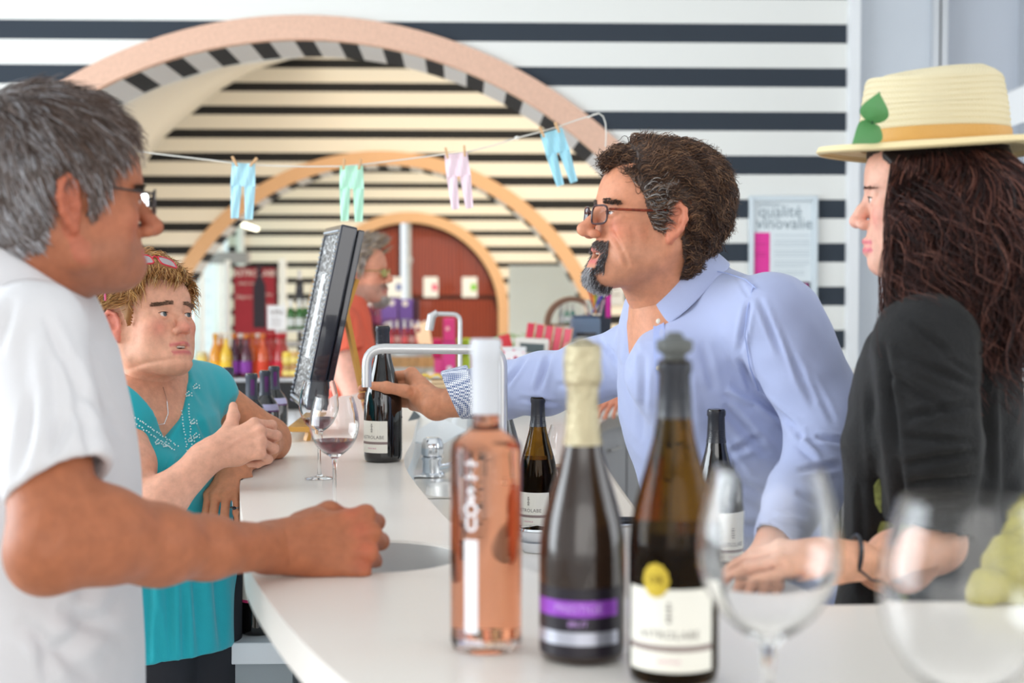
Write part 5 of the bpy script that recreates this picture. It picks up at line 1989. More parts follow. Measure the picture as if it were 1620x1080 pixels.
def hand_sdf(S, W, f, n, thumb_side, s=1.0, curls=None, spread=(3, 1, -1, -4), thumb=None, k=.0035, wr=.026):
    """A hand from wrist W: f = towards the knuckles, n = back of the hand; thumb_side +1 if the thumb lies along cross(n, f)."""
    W, f, n = [np.asarray(a, float) for a in (W, f, n)]
    f = f / np.linalg.norm(f)
    n = n - f * (n @ f)
    n = n / np.linalg.norm(n)
    t = np.cross(n, f) * thumb_side
    L = lambda x, y, z: W + (f * x + t * y + n * z) * s
    kn = [(.088, .029, -.001), (.093, .008, .003), (.088, -.0135, .001), (.079, -.032, -.004)]
    curls = curls or [(20, 25, 15)] * 4
    S.cone(L(-.02, 0, 0), L(.02, 0, 0), wr * s, .027 * s, .02, flat=(n, .78))
    for i, q in enumerate(kn):
        S.cone(L(.008, .012 - .008 * i, -.002), L(*q), .0165 * s, .0105 * s, .012)
        S.ell(L(q[0], q[1], q[2] + .0015), .0112 * s, .005)
    S.ell(L(.035, .024, -.012), (.018 * s, .018 * s, .018 * s), .014)
    S.ell(L(.035, -.022, -.010), (.020 * s, .014 * s, .014 * s), .014)
    ln = [(.045, .027, .021), (.050, .031, .022), (.046, .029, .022), (.036, .022, .019)]
    rr = [(.0098, .0090, .0080, .0068), (.0100, .0092, .0082, .0070), (.0096, .0088, .0078, .0066), (.0086, .0078, .0070, .0060)]
    for i in range(4):
        p = L(*kn[i])
        ang = 0
        sp = math.radians(spread[i])
        base = f * math.cos(sp) + t * math.sin(sp)
        side = np.cross(base, n)
        for j in range(3):
            ang += math.radians(curls[i][j])
            d = base * math.cos(ang) - n * math.sin(ang)
            q = p + d * ln[i][j] * s
            S.cone(p, q, rr[i][j] * s, rr[i][j + 1] * s, k)
            if j:
                S.ell(p, rr[i][j] * s * 1.07, k)
            p = q
    th = thumb or [(.018, .024, -.008), (.048, .047, -.014), (.076, .056, -.016), (.099, .058, -.018)]
    S.chain([L(*q) for q in th], [.0155 * s, .0125 * s, .0108 * s, .0085 * s], .008)
    S.ell(L(*th[2]), .0115 * s, .004)
    return L


# ------------------------------------------------------------------ hair
M_hair = attr_mat('hair', rough=0.45, spec=0.4)


def tubes_from_paths(Pp, r0, r1=0.25, sides=3):
    """Pp: (N, S, 3) strand points -> vertices, quads of thin tapered tubes."""
    N_, S_, _ = Pp.shape
    T = np.zeros_like(Pp)
    T[:, 1:-1] = Pp[:, 2:] - Pp[:, :-2]
    T[:, 0] = Pp[:, 1] - Pp[:, 0]
    T[:, -1] = Pp[:, -1] - Pp[:, -2]
    T /= np.linalg.norm(T, axis=2, keepdims=True) + 1e-12
    ref = np.zeros_like(T)
    ref[..., 1] = 1
    ref[np.abs(T[..., 1]) > .9] = (1, 0, 0)
    u = np.cross(ref, T)
    u /= np.linalg.norm(u, axis=2, keepdims=True) + 1e-12
    w = np.cross(T, u)
    rad = (r0 * (1 - (1 - r1) * np.linspace(0, 1, S_) ** 1.5))[None, :, None] * np.ones((N_, 1, 1))
    out = []
    for k in range(sides):
        a = 2 * PI * k / sides
        out.append(Pp + rad * (math.cos(a) * u + math.sin(a) * w))
    V = np.stack(out, 2).reshape(-1, 3)
    i = np.arange(N_)[:, None, None]
    j = np.arange(S_ - 1)[None, :, None]
    k = np.arange(sides)[None, None, :]
    a = (i * S_ + j) * sides + k
    b = (i * S_ + j) * sides + (k + 1) % sides
    F = np.stack([a, b, b + sides, a + sides], -1).reshape(-1, 4)
    return V, F


def grow(roots, normals, flow, L, nseg, lift, curl=0.0, cfreq=40, cw=1.2, grav=0.0, keep=None, jitter=0.2, seed=1, M=None, damp=0.6):
    g = np.random.default_rng(seed)
    p = roots.copy()
    out = [p.copy()]
    d = flow(p) + normals * lift
    d /= np.linalg.norm(d, axis=1, keepdims=True)
    ph = roots @ np.array([1.0, 1.7, 1.3]) * cfreq
    ph2 = roots @ np.array([-1.3, 0.8, 1.9]) * cfreq
    jit = g.normal(0, jitter, roots.shape)
    Ls = (L if hasattr(L, '__len__') else np.full(len(p), L)) * g.uniform(.75, 1.1, len(p))
    for s in range(nseg):
        fl = flow(p)
        c = np.stack([np.sin(ph + s * cw), np.sin(ph2 + s * cw * 1.1), np.cos(ph + ph2 * .5 + s * cw)], 1)
        nd = fl + jit + curl * c
        nd[:, 2] -= grav * (s + 1) / nseg
        if s < 2:
            nd += normals * lift * (1 - s * .5)
        d = d * damp + nd / (np.linalg.norm(nd, axis=1, keepdims=True) + 1e-9) * (1 - damp)
        d /= np.linalg.norm(d, axis=1, keepdims=True) + 1e-9
        p = p + d * (Ls / nseg)[:, None]
        if keep is not None:
            for (c0, r0) in keep:
                q = (p - c0) / r0
                kq = np.linalg.norm(q, axis=1, keepdims=True)
                ins = kq[:, 0] < 1
                p[ins] = c0 + (q[ins] / (kq[ins] + 1e-9)) * r0
        out.append(p.copy())
    return np.stack(out, 1)


def strand_tint(N_, S_, sides, cols, weights, g, root=None, tips=0.0):
    c = np.array([lin(q)[:3] for q in cols])
    pick = g.choice(len(cols), N_, p=np.array(weights) / sum(weights)) if root is None else root
    base = c[pick] * g.uniform(.75, 1.25, (N_, 1))
    t = np.repeat(np.repeat(base[:, None, :], S_, 1), sides, 1)
    t = t.reshape(-1, 3)
    return np.concatenate([t, np.ones((len(t), 1))], 1)


HZ = ([-.12, -.06, -.035, -.024, -.016, -.004, .006, .013, .022, .036, .046, .060, .075, .10],
      [-.062, -.058, -.048, -.020, .022, .036, .028, -.014, -.012, .012, .040, .062, .080, .092])


def scalp_mask(V, hz=HZ, front=0.082, shift=0.0):
    """> 0 inside the hair area, metres from the hairline."""
    z = np.interp(V[:, 0], hz[0], hz[1])
    fz = front + 0.25 * np.abs(V[:, 1])
    z = np.where((V[:, 0] > .05) & (np.abs(V[:, 1]) < .052), np.maximum(fz - (V[:, 0] < .07) * 0, z * 0 + fz), z)
    m = V[:, 2] - z - shift
    ear = (((np.abs(V[:, 1]) > .0795) & (V[:, 0] < .012) & (V[:, 0] > -.03)) | ((np.abs(V[:, 1]) > .060) & (np.hypot(V[:, 0] + .006, (V[:, 2] - .004) * .62) < .0215))) & (V[:, 2] < .040)
    return np.where(ear, -1, m)


def hair_cap(V, F, N, mask, thick, M, tintc, extra=None):
    ok = mask > 0
    keep = ok[F].all(1)
    Fk = F[keep]
    used = np.unique(Fk)
    mp = np.full(len(V), -1)
    mp[used] = np.arange(len(used))
    t = thick(V[used]) * sm(mask[used], 0, .014)
    rad = V[used] - np.array([-.01, 0, .03])
    rad /= np.linalg.norm(rad, axis=1, keepdims=True)
    Vc = V[used] + (N[used] * .5 + rad * .5) * t[:, None]
    if extra is not None:
        Vc = extra(Vc)
    tint = np.tile(np.array(lin(tintc)), (len(used), 1))
    return Vc, mp[Fk], tint


def join_parts(parts):
    V, F, T, n = [], [], [], 0
    for v, f, t in parts:
        V.append(v); F.append(f + n); T.append(t); n += len(v)
    return np.concatenate(V), np.concatenate(F), np.concatenate(T)


def eye_obj(parent, M, s, iris=(90, 110, 120), gaze=(1, 0, 0), c=(.0790, .031, .0095), r=.0122):
    """Eyeball with iris and pupil, head-local centre (mirrored by s)."""
    V, Fc = [], []
    n, m = 28, 18
    g = np.array(gaze, float); g /= np.linalg.norm(g)
    a = np.array([0, 0, 1.0]); b = np.cross(a, g); b /= np.linalg.norm(b); a = np.cross(g, b)
    cols = []
    for i in range(m + 1):
        th = PI * (i / m) ** 1.3
        for k in range(n):
            an = 2 * PI * k / n
            rr_ = r * (1.03 if th < .42 else 1.0)
            V.append(np.array([c[0], s * c[1], c[2]]) + rr_ * (math.cos(th) * g + math.sin(th) * (math.cos(an) * a + math.sin(an) * b)))
            cols.append(lin((12, 10, 10)) if th < .20 else lin(iris) if th < .50 else lin((222, 206, 198)))
    F = np.array([(i * n + k, i * n + (k + 1) % n, (i + 1) * n + (k + 1) % n, (i + 1) * n + k) for i in range(m) for k in range(n)])
    me = np_mesh('eye', xf(M, np.array(V)), F, np.array(cols))
    return obj('eye', me, M_eye, parent, world=True)


def lashes(parent, M, e=.0036, r=.00055, rgb=(50, 36, 32)):
    mb = MB()
    for s in (-1, 1):
        pts = []
        for t in np.linspace(-.0105, .0115, 12):
            zz_ = .0095 + e * math.sqrt(max(0, 1 - (t / .0125) ** 2)) + .0004
            rx = .0150 ** 2 - (t + .001) ** 2 - (zz_ - .010) ** 2
            pts.append((.0775 + math.sqrt(max(rx, 1e-6)), s * (.032 + t), zz_))
        mb.tube(list(xf(M, np.array(pts))), r, 5)
    key = ('lash', rgb)
    m = _lm.get(key) or mat('lashes', rgb, .6)
    _lm[key] = m
    obj('eyelashes', mb, m, parent, world=True, smooth=True)


_lm = {}
M_eye = attr_mat('eye_surface', rough=0.08, spec=0.7)
M_skin = attr_mat('skin', rough=0.48, sub=0.12, spec=0.35, bump=(900, 0.12))
nt = M_skin.node_tree
at_ = [q for q in nt.nodes if q.type == 'ATTRIBUTE'][0]
nz_ = nt.nodes.new('ShaderNodeTexNoise'); nz_.inputs['Scale'].default_value = 55; nz_.inputs['Detail'].default_value = 6; nz_.inputs['Roughness'].default_value = .65
g_ = nt.nodes.new('ShaderNodeNewGeometry'); nt.links.new(g_.outputs['Position'], nz_.inputs['Vector'])
mr_ = nt.nodes.new('ShaderNodeMapRange'); mr_.inputs['From Min'].default_value = .3; mr_.inputs['From Max'].default_value = .7
mr_.inputs['To Min'].default_value = .86; mr_.inputs['To Max'].default_value = 1.12
nt.links.new(nz_.outputs['Fac'], mr_.inputs['Value'])
vs_ = nt.nodes.new('ShaderNodeVectorMath'); vs_.operation = 'SCALE'; nt.links.new(at_.outputs['Color'], vs_.inputs[0]); nt.links.new(mr_.outputs[0], vs_.inputs['Scale'])
nt.links.new(vs_.outputs[0], nt.nodes['Principled BSDF'].inputs['Base Color'])
M_teeth = mat('teeth', (238, 228, 214), 0.25)
M_mouth = mat('mouth_inside', (110, 40, 42), 0.5)


def skin_tint(Vl, base, red=(200, 110, 96), lips=(196, 104, 100), nose=0.4, cheek=0.35, lip=0.75, mo=0.0, stubble=None, ear=0.4, freckle=0.0, p=None):
    """Skin colouring in head-local coordinates: lips, nose, cheeks, ears, stubble."""
    b = np.array(lin(base)[:3])
    C = np.tile(b, (len(Vl), 1))
    x, y, z = Vl.T
    ay = np.abs(y)

    def mixin(w, col):
        c = np.array(lin(col)[:3])
        nonlocal C
        C = C * (1 - w[:, None]) + c * w[:, None]
    mixin(cheek * np.exp(-(((ay - .045) / .018) ** 2 + ((z + .018) / .018) ** 2)) * (x > .03), red)
    mixin(nose * np.exp(-(((y) / .015) ** 2 + ((z + .022) / .014) ** 2 + ((x - .108) / .018) ** 2)), red)
    mixin(ear * (ay > .078) * (x < .02), red)
    if stubble:
        w = stubble[1] * sm(-z, .028, .05) * (x > .0) * sm(x, -.005, .02) * (z > -.13)
        mixin(w, stubble[0])
    lz = -.0495
    up = ((x > .080) & (ay < .0265)) * np.exp(-(((z - (lz - .002 - ay * .12)) / .0042) ** 2) * 1.2)
    lo = ((x > .080) & (ay < .0245)) * np.exp(-(((z - (-.0615 - mo)) / .0055) ** 2) * 1.2)
    mixin(lip * np.clip(up + lo, 0, 1), lips)
    if mo > 0:
        mixin(((x > .05) & (x < .088) & (ay < .0125) & (z < -.051) & (z > -.060 - mo)) * .9, (96, 30, 34))
    return np.concatenate([C, np.ones((len(C), 1))], 1)


def glasses(parent, M, name, label, frame_m, lens_m, w=.026, h=.0155, x=.100, z=.006, gap=.0175, temple_m=None, tr=.0018, rimless=False, top_only=False, templ=True, tilt=.0, drop=0.0, temple_z=.008, curve=.35):
    """Spectacles on the head: a thing with rims, lenses, bridge and temples."""
    o_ = xf(M, np.array([[.1, 0, .0]]))[0]
    e = empty('eyeglasses', o_, label, 'glasses')
    Xf = lambda q: xf(M, np.array(q, float))
    for s in (-1, 1):
        cy = s * (gap * .5 + w + .002) if False else s * (.0085 + w)
        loop = []
        for a in np.linspace(0, 2 * PI, 28, endpoint=False):
            ca, sa = math.cos(a), math.sin(a)
            sx_ = np.sign(ca) * abs(ca) ** .55
            sz_ = np.sign(sa) * abs(sa) ** .55
            yy = cy + w * sx_
            loop.append((x - curve * (abs(yy) / .06) ** 2 * .03 - tilt * (1 - sz_) * h, yy, z + h * sz_))
        Lw = Xf(loop)
        rim = obj('rim', MB().tube(list(Lw), tr, 8, closed=True), frame_m, e, world=True, smooth=True)
        cc = Lw.mean(0)
        lens = MB().add(np.concatenate([Lw, [cc]]), [(i, (i + 1) % 28, 28) for i in range(28)])
        obj('lens', lens, lens_m, e, world=True)
        if templ:
            pts = Xf([(x - .012, s * (.0085 + 2 * w), z + h * .6), (x - .022, s * .0665, z + h * .62), (.045, s * .0735, z + h * .62 + (temple_z - z) * .4), (.004, s * .0815, z + h * .62 + (temple_z - z)), (-.016, s * .083, z + h * .4 + (temple_z - z)), (-.028, s * .081, z - .012 + (temple_z - z))])
            obj('temple', MB().tube(list(pts), [tr * 1.1, tr * 1.2, tr * 1.25, tr * 1.2, tr, tr * .8], 8), temple_m or frame_m, e, world=True, smooth=True)
    obj('bridge', MB().tube(list(Xf([(x, -.0085, z + .003), (x + .003, -.004, z + .007), (x + .003, .004, z + .007), (x, .0085, z + .003)])), tr, 8), frame_m, e, world=True, smooth=True)
    return e


def sleeve(pts, rs, nrm=None, hollow=.10, wall=.008, ring=None, flat=None):
    """A sleeve along pts, cut flat at its end (normal nrm) and hollow there; ring=(length, extra) makes a cuff."""
    s = SDF()
    pts = [np.asarray(p, float) for p in pts]
    s.chain(pts, rs, .03, flat)
    ax = pts[-1] - pts[-2]
    ax /= np.linalg.norm(ax)
    if ring:
        s.cone(pts[-1] - ax * ring[0], pts[-1] + ax * .02, rs[-1] + ring[1], rs[-1] + ring[1], .004, flat)
    nrm = ax if nrm is None else np.asarray(nrm, float)
    s.plane(pts[-1], nrm, .004)
    s.cone(pts[-1] - ax * .02, pts[-1] + ax * hollow, rs[-1] - wall, rs[-1] - wall, .003, flat, op='s')
    return s


def on_surface(V, px, py, tol=4.0, lift=.001):
    """The visible point of a vertex cloud under photograph pixel (px, py)."""
    q = pix(V)
    d = np.hypot(q[:, 0] - px, q[:, 1] - py)
    while True:
        ok = np.nonzero(d < tol)[0]
        if len(ok):
            break
        tol *= 1.6
    i = ok[np.argmin(V[ok, 1])]
    p = P(px, py, V[i, 1])
    u = CAM_O - p
    return p + u / np.linalg.norm(u) * lift


def sphere_dots(pts, r, n=6, m=4):
    mb = MB()
    for p in pts:
        mb.ball(p, r, n, m)
    return mb


def cloth(name, S, res, m, parent, strokes=(), wr=None, label=None, lo=None, hi=None, tint=None):
    V, F = S.mesh(res, lo, hi)
    N = vnormals(V, F)
    if wr:
        for (amp, fr, ph, st) in wr:
            V = wrinkle(V, N, amp, fr, ph, st)
    if strokes:
        V = creases(V, N, [q[:5] + (q[5] * 1.7,) for q in strokes])
    me = np_mesh(name, V, F)
    return obj(name, me, m, parent, world=True, label=label)


def legs(parent, pelvis, heading, m, shoe_m, name='trousers', width=.09, pr=.14):
    a = math.radians(heading)
    f = np.array([math.cos(a), math.sin(a), 0]); l = np.array([-math.sin(a), math.cos(a), 0])
    S = SDF()
    S.ell(pelvis, (pr, pr, .12), .05)
    for s in (-1, 1):
        h = np.asarray(pelvis) + l * s * width
        kn = np.array([h[0], h[1], .48]) + f * .02 + l * s * .01
        an = np.array([h[0], h[1], .06]) + l * s * .02
        S.cone(h, kn, .095, .070, .03).cone(kn, an, .070, .055, .02)
    S.plane((0, 0, .035), (0, 0, -1))
    cloth(name, S, .014, m, parent)
    for s in (-1, 1):
        an = np.array([pelvis[0], pelvis[1], .0]) + l * s * (width + .02)
        T = SDF()
        T.cone(an + f * -.05 + [0, 0, .045], an + f * .03 + [0, 0, .05], .040, .042, .03)
        T.cone(an + f * .03 + [0, 0, .035], an + f * .16 + [0, 0, .03], .040, .034, .03)
        T.plane((0, 0, .004), (0, 0, -1))
        V, F = T.mesh(.008)
        obj('shoe', np_mesh('shoe', V, F), shoe_m, parent, world=True)


M_denim = mat('dark_denim', (44, 52, 74), .8, bump=(300, .2))
M_shoe = mat('black_shoe', (30, 28, 28), .4)

# ================================================================== PEOPLE
def body_object(parent, chunks, name='body'):
    V, F, T = join_parts(chunks)
    return obj(name, np_mesh(name, V, F, T), M_skin, parent, world=True)


def flat_tint(V, col, fn=None):
    C = np.tile(np.array(lin(col)), (len(V), 1))
    if fn is not None:
        C = fn(V, C)
    return C


# ---------------------------------------------------------------- man in the white polo shirt
HM = head_frame(P(111, 322, 1.80), 26, 0, 0, 1.03, -1)
iHM = np.linalg.inv(HM)
toL = lambda q: xf(iHM, np.asarray(q, float).reshape(1, 3))[0]
root = empty('person', (-.60, 1.9, 0), 'grey-haired man in a white polo shirt resting his fist on the bar', 'person')
nb = P(38, 470, 1.93)
pm = dict(face_w=1.04, jaw=1.08, chin=(.086, -.077), nose=1.05, nose_l=.003, neck_r=(.060, .066), double_chin=.9, smile=.002, cheek=1.15, ear=1.12, eye=.0028)
S = head_sdf(pm, [(-.022, 0, -.045), toL(nb), toL(nb - [.03, 0, .12])])
V, F = S.mesh(.0026, lo=np.array([-.3, -.2, -.32]))
Nn = vnormals(V, F)
SK = (174, 108, 78)
tint = skin_tint(V, SK, red=(196, 100, 80), lips=(176, 88, 82), stubble=((150, 104, 84), .30), nose=.35)
headV = xf(HM, V)
chunks = [(headV, F, tint)]
sh, el = P(62, 520, 1.70), P(88, 858, 1.60)
w1, w0 = P(330, 866, 1.765), P(450, 864, 1.885)
A = SDF()
A.cone(sh + [0, 0, -.03], el, .044, .050, .03)
A.chain([el, P(160, 846, 1.635), P(250, 862, 1.70), w1, w0], [.046, .053, .045, .036, .0275], .02)
A.ell(P(64, 890, 1.60), .030, .03)
fdir = np.array([.985, .13, .035])
hand_sdf(A, w0, fdir, (.03, -.93, .36), +1, s=1.22, curls=[(72, 95, 60), (76, 98, 60), (80, 98, 60), (84, 98, 60)], spread=(2, 0, -1, -2),
         thumb=[(.018, .024, -.012), (.050, .040, -.030), (.072, .034, -.044), (.088, .012, -.050)], wr=.0275)
lo_, hi_ = A.bounds()
V2, F2 = A.mesh(.0030)
N2 = vnormals(V2, F2)
V2 = creases(V2, N2, [(470, 838, 540, 812, 5, -.0012), (470, 848, 565, 838, 5, -.0012), (480, 862, 572, 868, 5, -.001), (452, 838, 462, 890, 5, .0012),
                      (100, 780, 70, 880, 14, .003)])
V2[:, 2] = np.where((V2[:, 0] > -.30) & (V2[:, 1] < 2.15), np.maximum(V2[:, 2], ZB + .0005), V2[:, 2])


def knuckle_red(V, C):
    q = pix(V)
    w = np.zeros(len(V))
    for (x, y) in ((556, 805), (572, 838), (580, 868), (578, 890)):
        w = np.maximum(w, np.exp(-((q[:, 0] - x) ** 2 + (q[:, 1] - y) ** 2) / 18 ** 2))
    w *= .45 * (V[:, 1] < 2.05)
    c = np.array(lin((206, 104, 78)))
    return C * (1 - w[:, None]) + c * w[:, None]


chunks.append((V2, F2, flat_tint(V2, (170, 104, 72), knuckle_red)))
body_object(root, chunks)
for s in (-1, 1):
    eye_obj(root, HM, s, gaze=(1, -.1 * s, -.15))
lashes(root, HM, .0028)
# hair
mask = scalp_mask(V, front=.090)
gg_ = np.random.default_rng(3)
th = lambda q: .010 + .012 * sm(q[:, 2], .05, .13) + .004 * sm(-q[:, 0], .03, .1)
cap = hair_cap(V, F, Nn, mask, th, HM, (84, 74, 70))
idx = gg_.choice(np.nonzero(mask > .002)[0], 9500)
crown = np.array([-.065, 0.01, .125])


def flow_m(q):
    v = q - crown
    v[:, 0] += .35 * np.clip(q[:, 2] - .06, 0, 1)
    v[:, 2] -= .03
    n_ = q - np.array([-.01, 0, .03])
    n_ /= np.linalg.norm(n_, axis=1, keepdims=True) + 1e-9
    v = v - n_ * (v * n_).sum(1, keepdims=True)
    return v / (np.linalg.norm(v, axis=1, keepdims=True) + 1e-9)


rr_ = V[idx] + Nn[idx] * (th(V[idx]) * .75)[:, None] * sm(mask[idx], 0, .014)[:, None]
Lg = np.where(V[idx][:, 2] > .07, .042, .028)
pp = grow(rr_, Nn[idx], flow_m, Lg, 6, .35, curl=.18, cfreq=90, cw=.8, jitter=.16, seed=4, damp=.5)
sv, sf = tubes_from_paths(pp, .00075)
sfrac = np.clip(.30 - (V[idx][:, 2] - .02) * 4 + .35 * (V[idx][:, 0] < -.03), .06, .75)
pick = np.where(gg_.random(len(idx)) < sfrac, gg_.choice([2, 3, 4], len(idx)), gg_.choice([0, 1, 2], len(idx)))
st = strand_tint(len(idx), 7, 3, [(88, 72, 64), (112, 92, 82), (140, 128, 124), (176, 172, 174), (206, 206, 212)], [1] * 5, gg_, root=pick)
# fringe
V3, F3, T3 = join_parts([(cap[0], cap[1], cap[2]), (sv, sf, st)])
obj('hair', np_mesh('hair', xf(HM, V3), F3, T3), M_hair, root, world=True)


def brows(parent, M, V, N, cols, weights, n=420, z=.0265, L=.009, r=.0005, wid=.022, thick=.0042, seed=5, sides=(-1, 1)):
    g = np.random.default_rng(seed)
    parts = []
    for s in sides:
        w = (np.abs(V[:, 1] * s - .030) < wid * .85) & (V[:, 0] > .05) & (np.abs(V[:, 2] - z + (V[:, 1] * s - .030) * .10 * 1) < thick)
        ids = np.nonzero(w)[0]
        if len(ids) == 0:
            continue
        ids = g.choice(ids, n)
        flow = lambda q: np.tile(np.array([-.25, s * 1.0, .1]), (len(q), 1))
        pth = grow(V[ids], N[ids], flow, L, 4, .5, jitter=.22, seed=seed)
        sv_, sf_ = tubes_from_paths(pth, r)
        parts.append((sv_, sf_, strand_tint(len(ids), 5, 3, cols, weights, g)))
    V_, F_, T_ = join_parts(parts)
    obj('eyebrows', np_mesh('eyebrows', xf(M, V_), F_, T_), M_hair, parent, world=True)


brows(root, HM, V, Nn, [(90, 76, 66), (130, 118, 110)], [1, 1])
M_gunmetal = mat('gunmetal_frame', (70, 66, 66), .35, metal=.5)
M_lens = mat('spectacle_lens', (250, 250, 255), .0, trans=1.0, ior=1.1, spec=.5)
glasses(root, HM, 'eyeglasses', 'thin dark metal glasses worn by the grey-haired man in white', M_gunmetal, M_lens, w=.0235, h=.0145, x=.112, z=.010, tr=.0013,
        temple_z=.022)
# white polo
M_polo = mat('white_pique', (218, 216, 218), .85, sheen=.2, bump=(700, .25))
S2 = SDF()
cA, cB, cC = P(38, 610, 1.93), P(50, 760, 1.93), P(56, 1080, 1.95)
fw_ = np.array([.985, .17, 0])
S2.cone(P(0, 530, 1.93), cA, .075, .165, .05, flat=(fw_, .64))
S2.cone(cA, cB, .180, .190, .04, flat=(fw_, .68))
S2.cone(cB, cC, .190, .205, .04, flat=(fw_, .70))
S2.cone(sh + [-.01, .03, .0], P(-10, 530, 2.12), .052, .052, .05)
S2.cone(P(2, 480, 1.93), P(8, 550, 1.92), .056, .090, .05)
hem = P(94, 766, 1.63)
ax = (hem - sh) / np.linalg.norm(hem - sh)
S2.grp(sleeve([P(48, 532, 1.70), hem], [.060, .0605], ax + np.array([.25, 0, .12]), wall=.009, ring=(.022, .0022)), .03)
S2.ell(toL(nb) * 0 + P(42, 420, 1.90), (.064, .064, .10), .01, op='s')
S2.plane(P(0, 1500, 1.9), (0, 0, -1))


def fold_px(*a):
    return a


polo_strokes = [(70, 500, 118, 600, 10, .003), (118, 600, 190, 690, 9, .004), (60, 520, 70, 760, 16, -.004), (110, 560, 150, 735, 12, .0045), (20, 470, -5, 560, 12, .003),
                (60, 745, 120, 640, 14, .0035), (22, 770, 60, 600, 12, .003), (160, 610, 196, 700, 9, .0035), (170, 800, 120, 990, 22, .005), (200, 940, 60, 1060, 20, .005),
                (90, 960, 200, 1010, 16, .0045), (30, 980, 150, 1075, 18, .004), (140, 560, 175, 650, 8, .003), (60, 990, 80, 1080, 14, .003),
                (13, 781, 168, 738, 4, .0018)]
cloth('polo_shirt', S2, .0044, M_polo, root, polo_strokes, wr=[(.0012, 34, 1.0, (1, 1, .5))])
# collar: a folded band round the neck
def collar(parent, ring, drop, out, m, name='collar', thick=.003):
    """ring: list of world points round the neck (open at the throat); drop: vectors for the fall of each point."""
    R_ = np.array(ring)
    D_ = np.array(drop)
    O_ = np.array(out)
    rows = [R_ - [0, 0, .022] + O_ * -.002, R_ + O_ * .0, R_ + O_ * .006 + [0, 0, .002], R_ + D_ * .5 + O_ * .012, R_ + D_ + O_ * .014]
    thickv = thick
    mb = MB()
    A_ = np.array(rows)
    mb.grid(A_)
    o = obj(name, mb, m, parent, world=True, smooth=True)
    sd = o.modifiers.new('solid', 'SOLIDIFY'); sd.thickness = thick; sd.offset = 0
    sb = o.modifiers.new('sub', 'SUBSURF'); sb.levels = 2; sb.render_levels = 2
    return o


def neck_ring(center, axis, fwd, rx, ry, a0, a1, n, rise=0.0):
    ax = np.asarray(axis, float); ax /= np.linalg.norm(ax)
    f = np.asarray(fwd, float); f = f - ax * (f @ ax); f /= np.linalg.norm(f)
    l = np.cross(ax, f)
    R_, O_ = [], []
    for a in np.radians(np.linspace(a0, a1, n)):
        o = math.cos(a) * f + math.sin(a) * l
        R_.append(np.asarray(center) + math.cos(a) * f * rx + math.sin(a) * l * ry + ax * rise * (-math.cos(a)))
        O_.append(o)
    return R_, O_, ax, f, l


R_, O_, ax_, f_, l_ = neck_ring(P(38, 404, 1.88), (.47, .0, .88), (.92, .39, 0), .080, .076, 18, 342, 22, rise=.012)
drop = [-ax_ * (.038 + .018 * abs(math.cos(math.radians(a)) > .7) * (a < 60 or a > 300)) + np.array(o) * .018 for a, o in zip(np.linspace(25, 335, 22), O_)]
collar(root, R_, drop, O_, M_polo)
legs(root, (P(56, 1080, 1.95)[0], 1.95, .93), 17, mat('beige_chino', (150, 138, 120), .8), M_shoe)

# ---------------------------------------------------------------- woman in the turquoise top
HM = head_frame(P(183, 515, 2.86), -38, 12, -3, .965, -1)
iHM = np.linalg.inv(HM)
root = empty('person', (-.62, 3.0, 0), 'short-haired woman in a turquoise embroidered top leaning on the bar', 'person')
nb = P(232, 625, 2.95)
pm = dict(face_w=.99, jaw=.92, chin=(.080, -.086), nose=1.08, nose_l=-.004, neck_r=(.052, .054), cheek=1.1, ear=1.05, mouth=.009, eye=.0036, lip=1.0, smile=.003, double_chin=.5)
S = head_sdf(pm, [(-.018, 0, -.045), toL(nb), toL(P(240, 665, 2.98))])
V, F = S.mesh(.0026, lo=np.array([-.3, -.2, -.26]))
Nn = vnormals(V, F)
tint = skin_tint(V, (224, 166, 138), red=(222, 118, 104), lips=(200, 96, 100), nose=.75, cheek=.45, ear=.65, mo=.009, lip=.85)
headV = xf(HM, V)
Nw = vnormals(headV, F)
headV = creases(headV, Nw, [(254, 498, 284, 500, 3, .0010), (279, 515, 268, 550, 2.5, .0012), (262, 492, 270, 497, 2, .0008)])
chunks = [(headV, F, tint)]
# bust and arms (skin under the top)
shR, shL = P(182, 655, 2.82), P(322, 622, 3.14)
B_ = SDF()
fwW = np.array([.78, -.62, 0])
B_.cone(P(240, 660, 2.98), P(258, 760, 2.97), .12, .130, .05, flat=(fwW, .62))
B_.cone(P(258, 760, 2.97), P(275, 900, 2.97), .130, .14, .05, flat=(fwW, .7))
B_.cone(shR, shL, .050, .050, .06)
B_.cone(P(235, 630, 2.96), P(250, 690, 2.93), .062, .085, .05)
V4, F4 = B_.mesh(.006)
chunks.append((V4, F4, flat_tint(V4, (216, 158, 130))))
elR, wrR = P(214, 818, 2.66), P(338, 716, 2.70)
A = SDF()
A.cone(shR, P(205, 735, 2.72), .050, .046, .03).cone(P(205, 735, 2.72), elR, .046, .040, .02)
A.chain([elR, P(258, 790, 2.67), wrR], [.040, .041, .027], .02)
hand_sdf(A, wrR, (.86, .16, .30), (-.22, -.86, .42), +1, s=1.0, curls=[(48, 88, 50), (58, 92, 50), (66, 92, 50), (72, 92, 50)],
         thumb=[(.020, .022, -.004), (.046, .046, -.010), (.056, .064, -.012), (.062, .084, -.010)], wr=.025)
V5, F5 = A.mesh(.0034)
N5 = vnormals(V5, F5)
V5 = creases(V5, N5, [(404, 690, 424, 700, 3, .0014), (404, 708, 420, 716, 3, .0014), (352, 712, 385, 690, 4, -.0012)])
chunks.append((V5, F5, flat_tint(V5, (226, 168, 142))))
elL, wrL = P(424, 693, 3.22), P(378, 742, 2.92)
wrL[2] = max(wrL[2], ZB + .028)
A = SDF()
A.cone(shL, elL, .052, .044, .03)
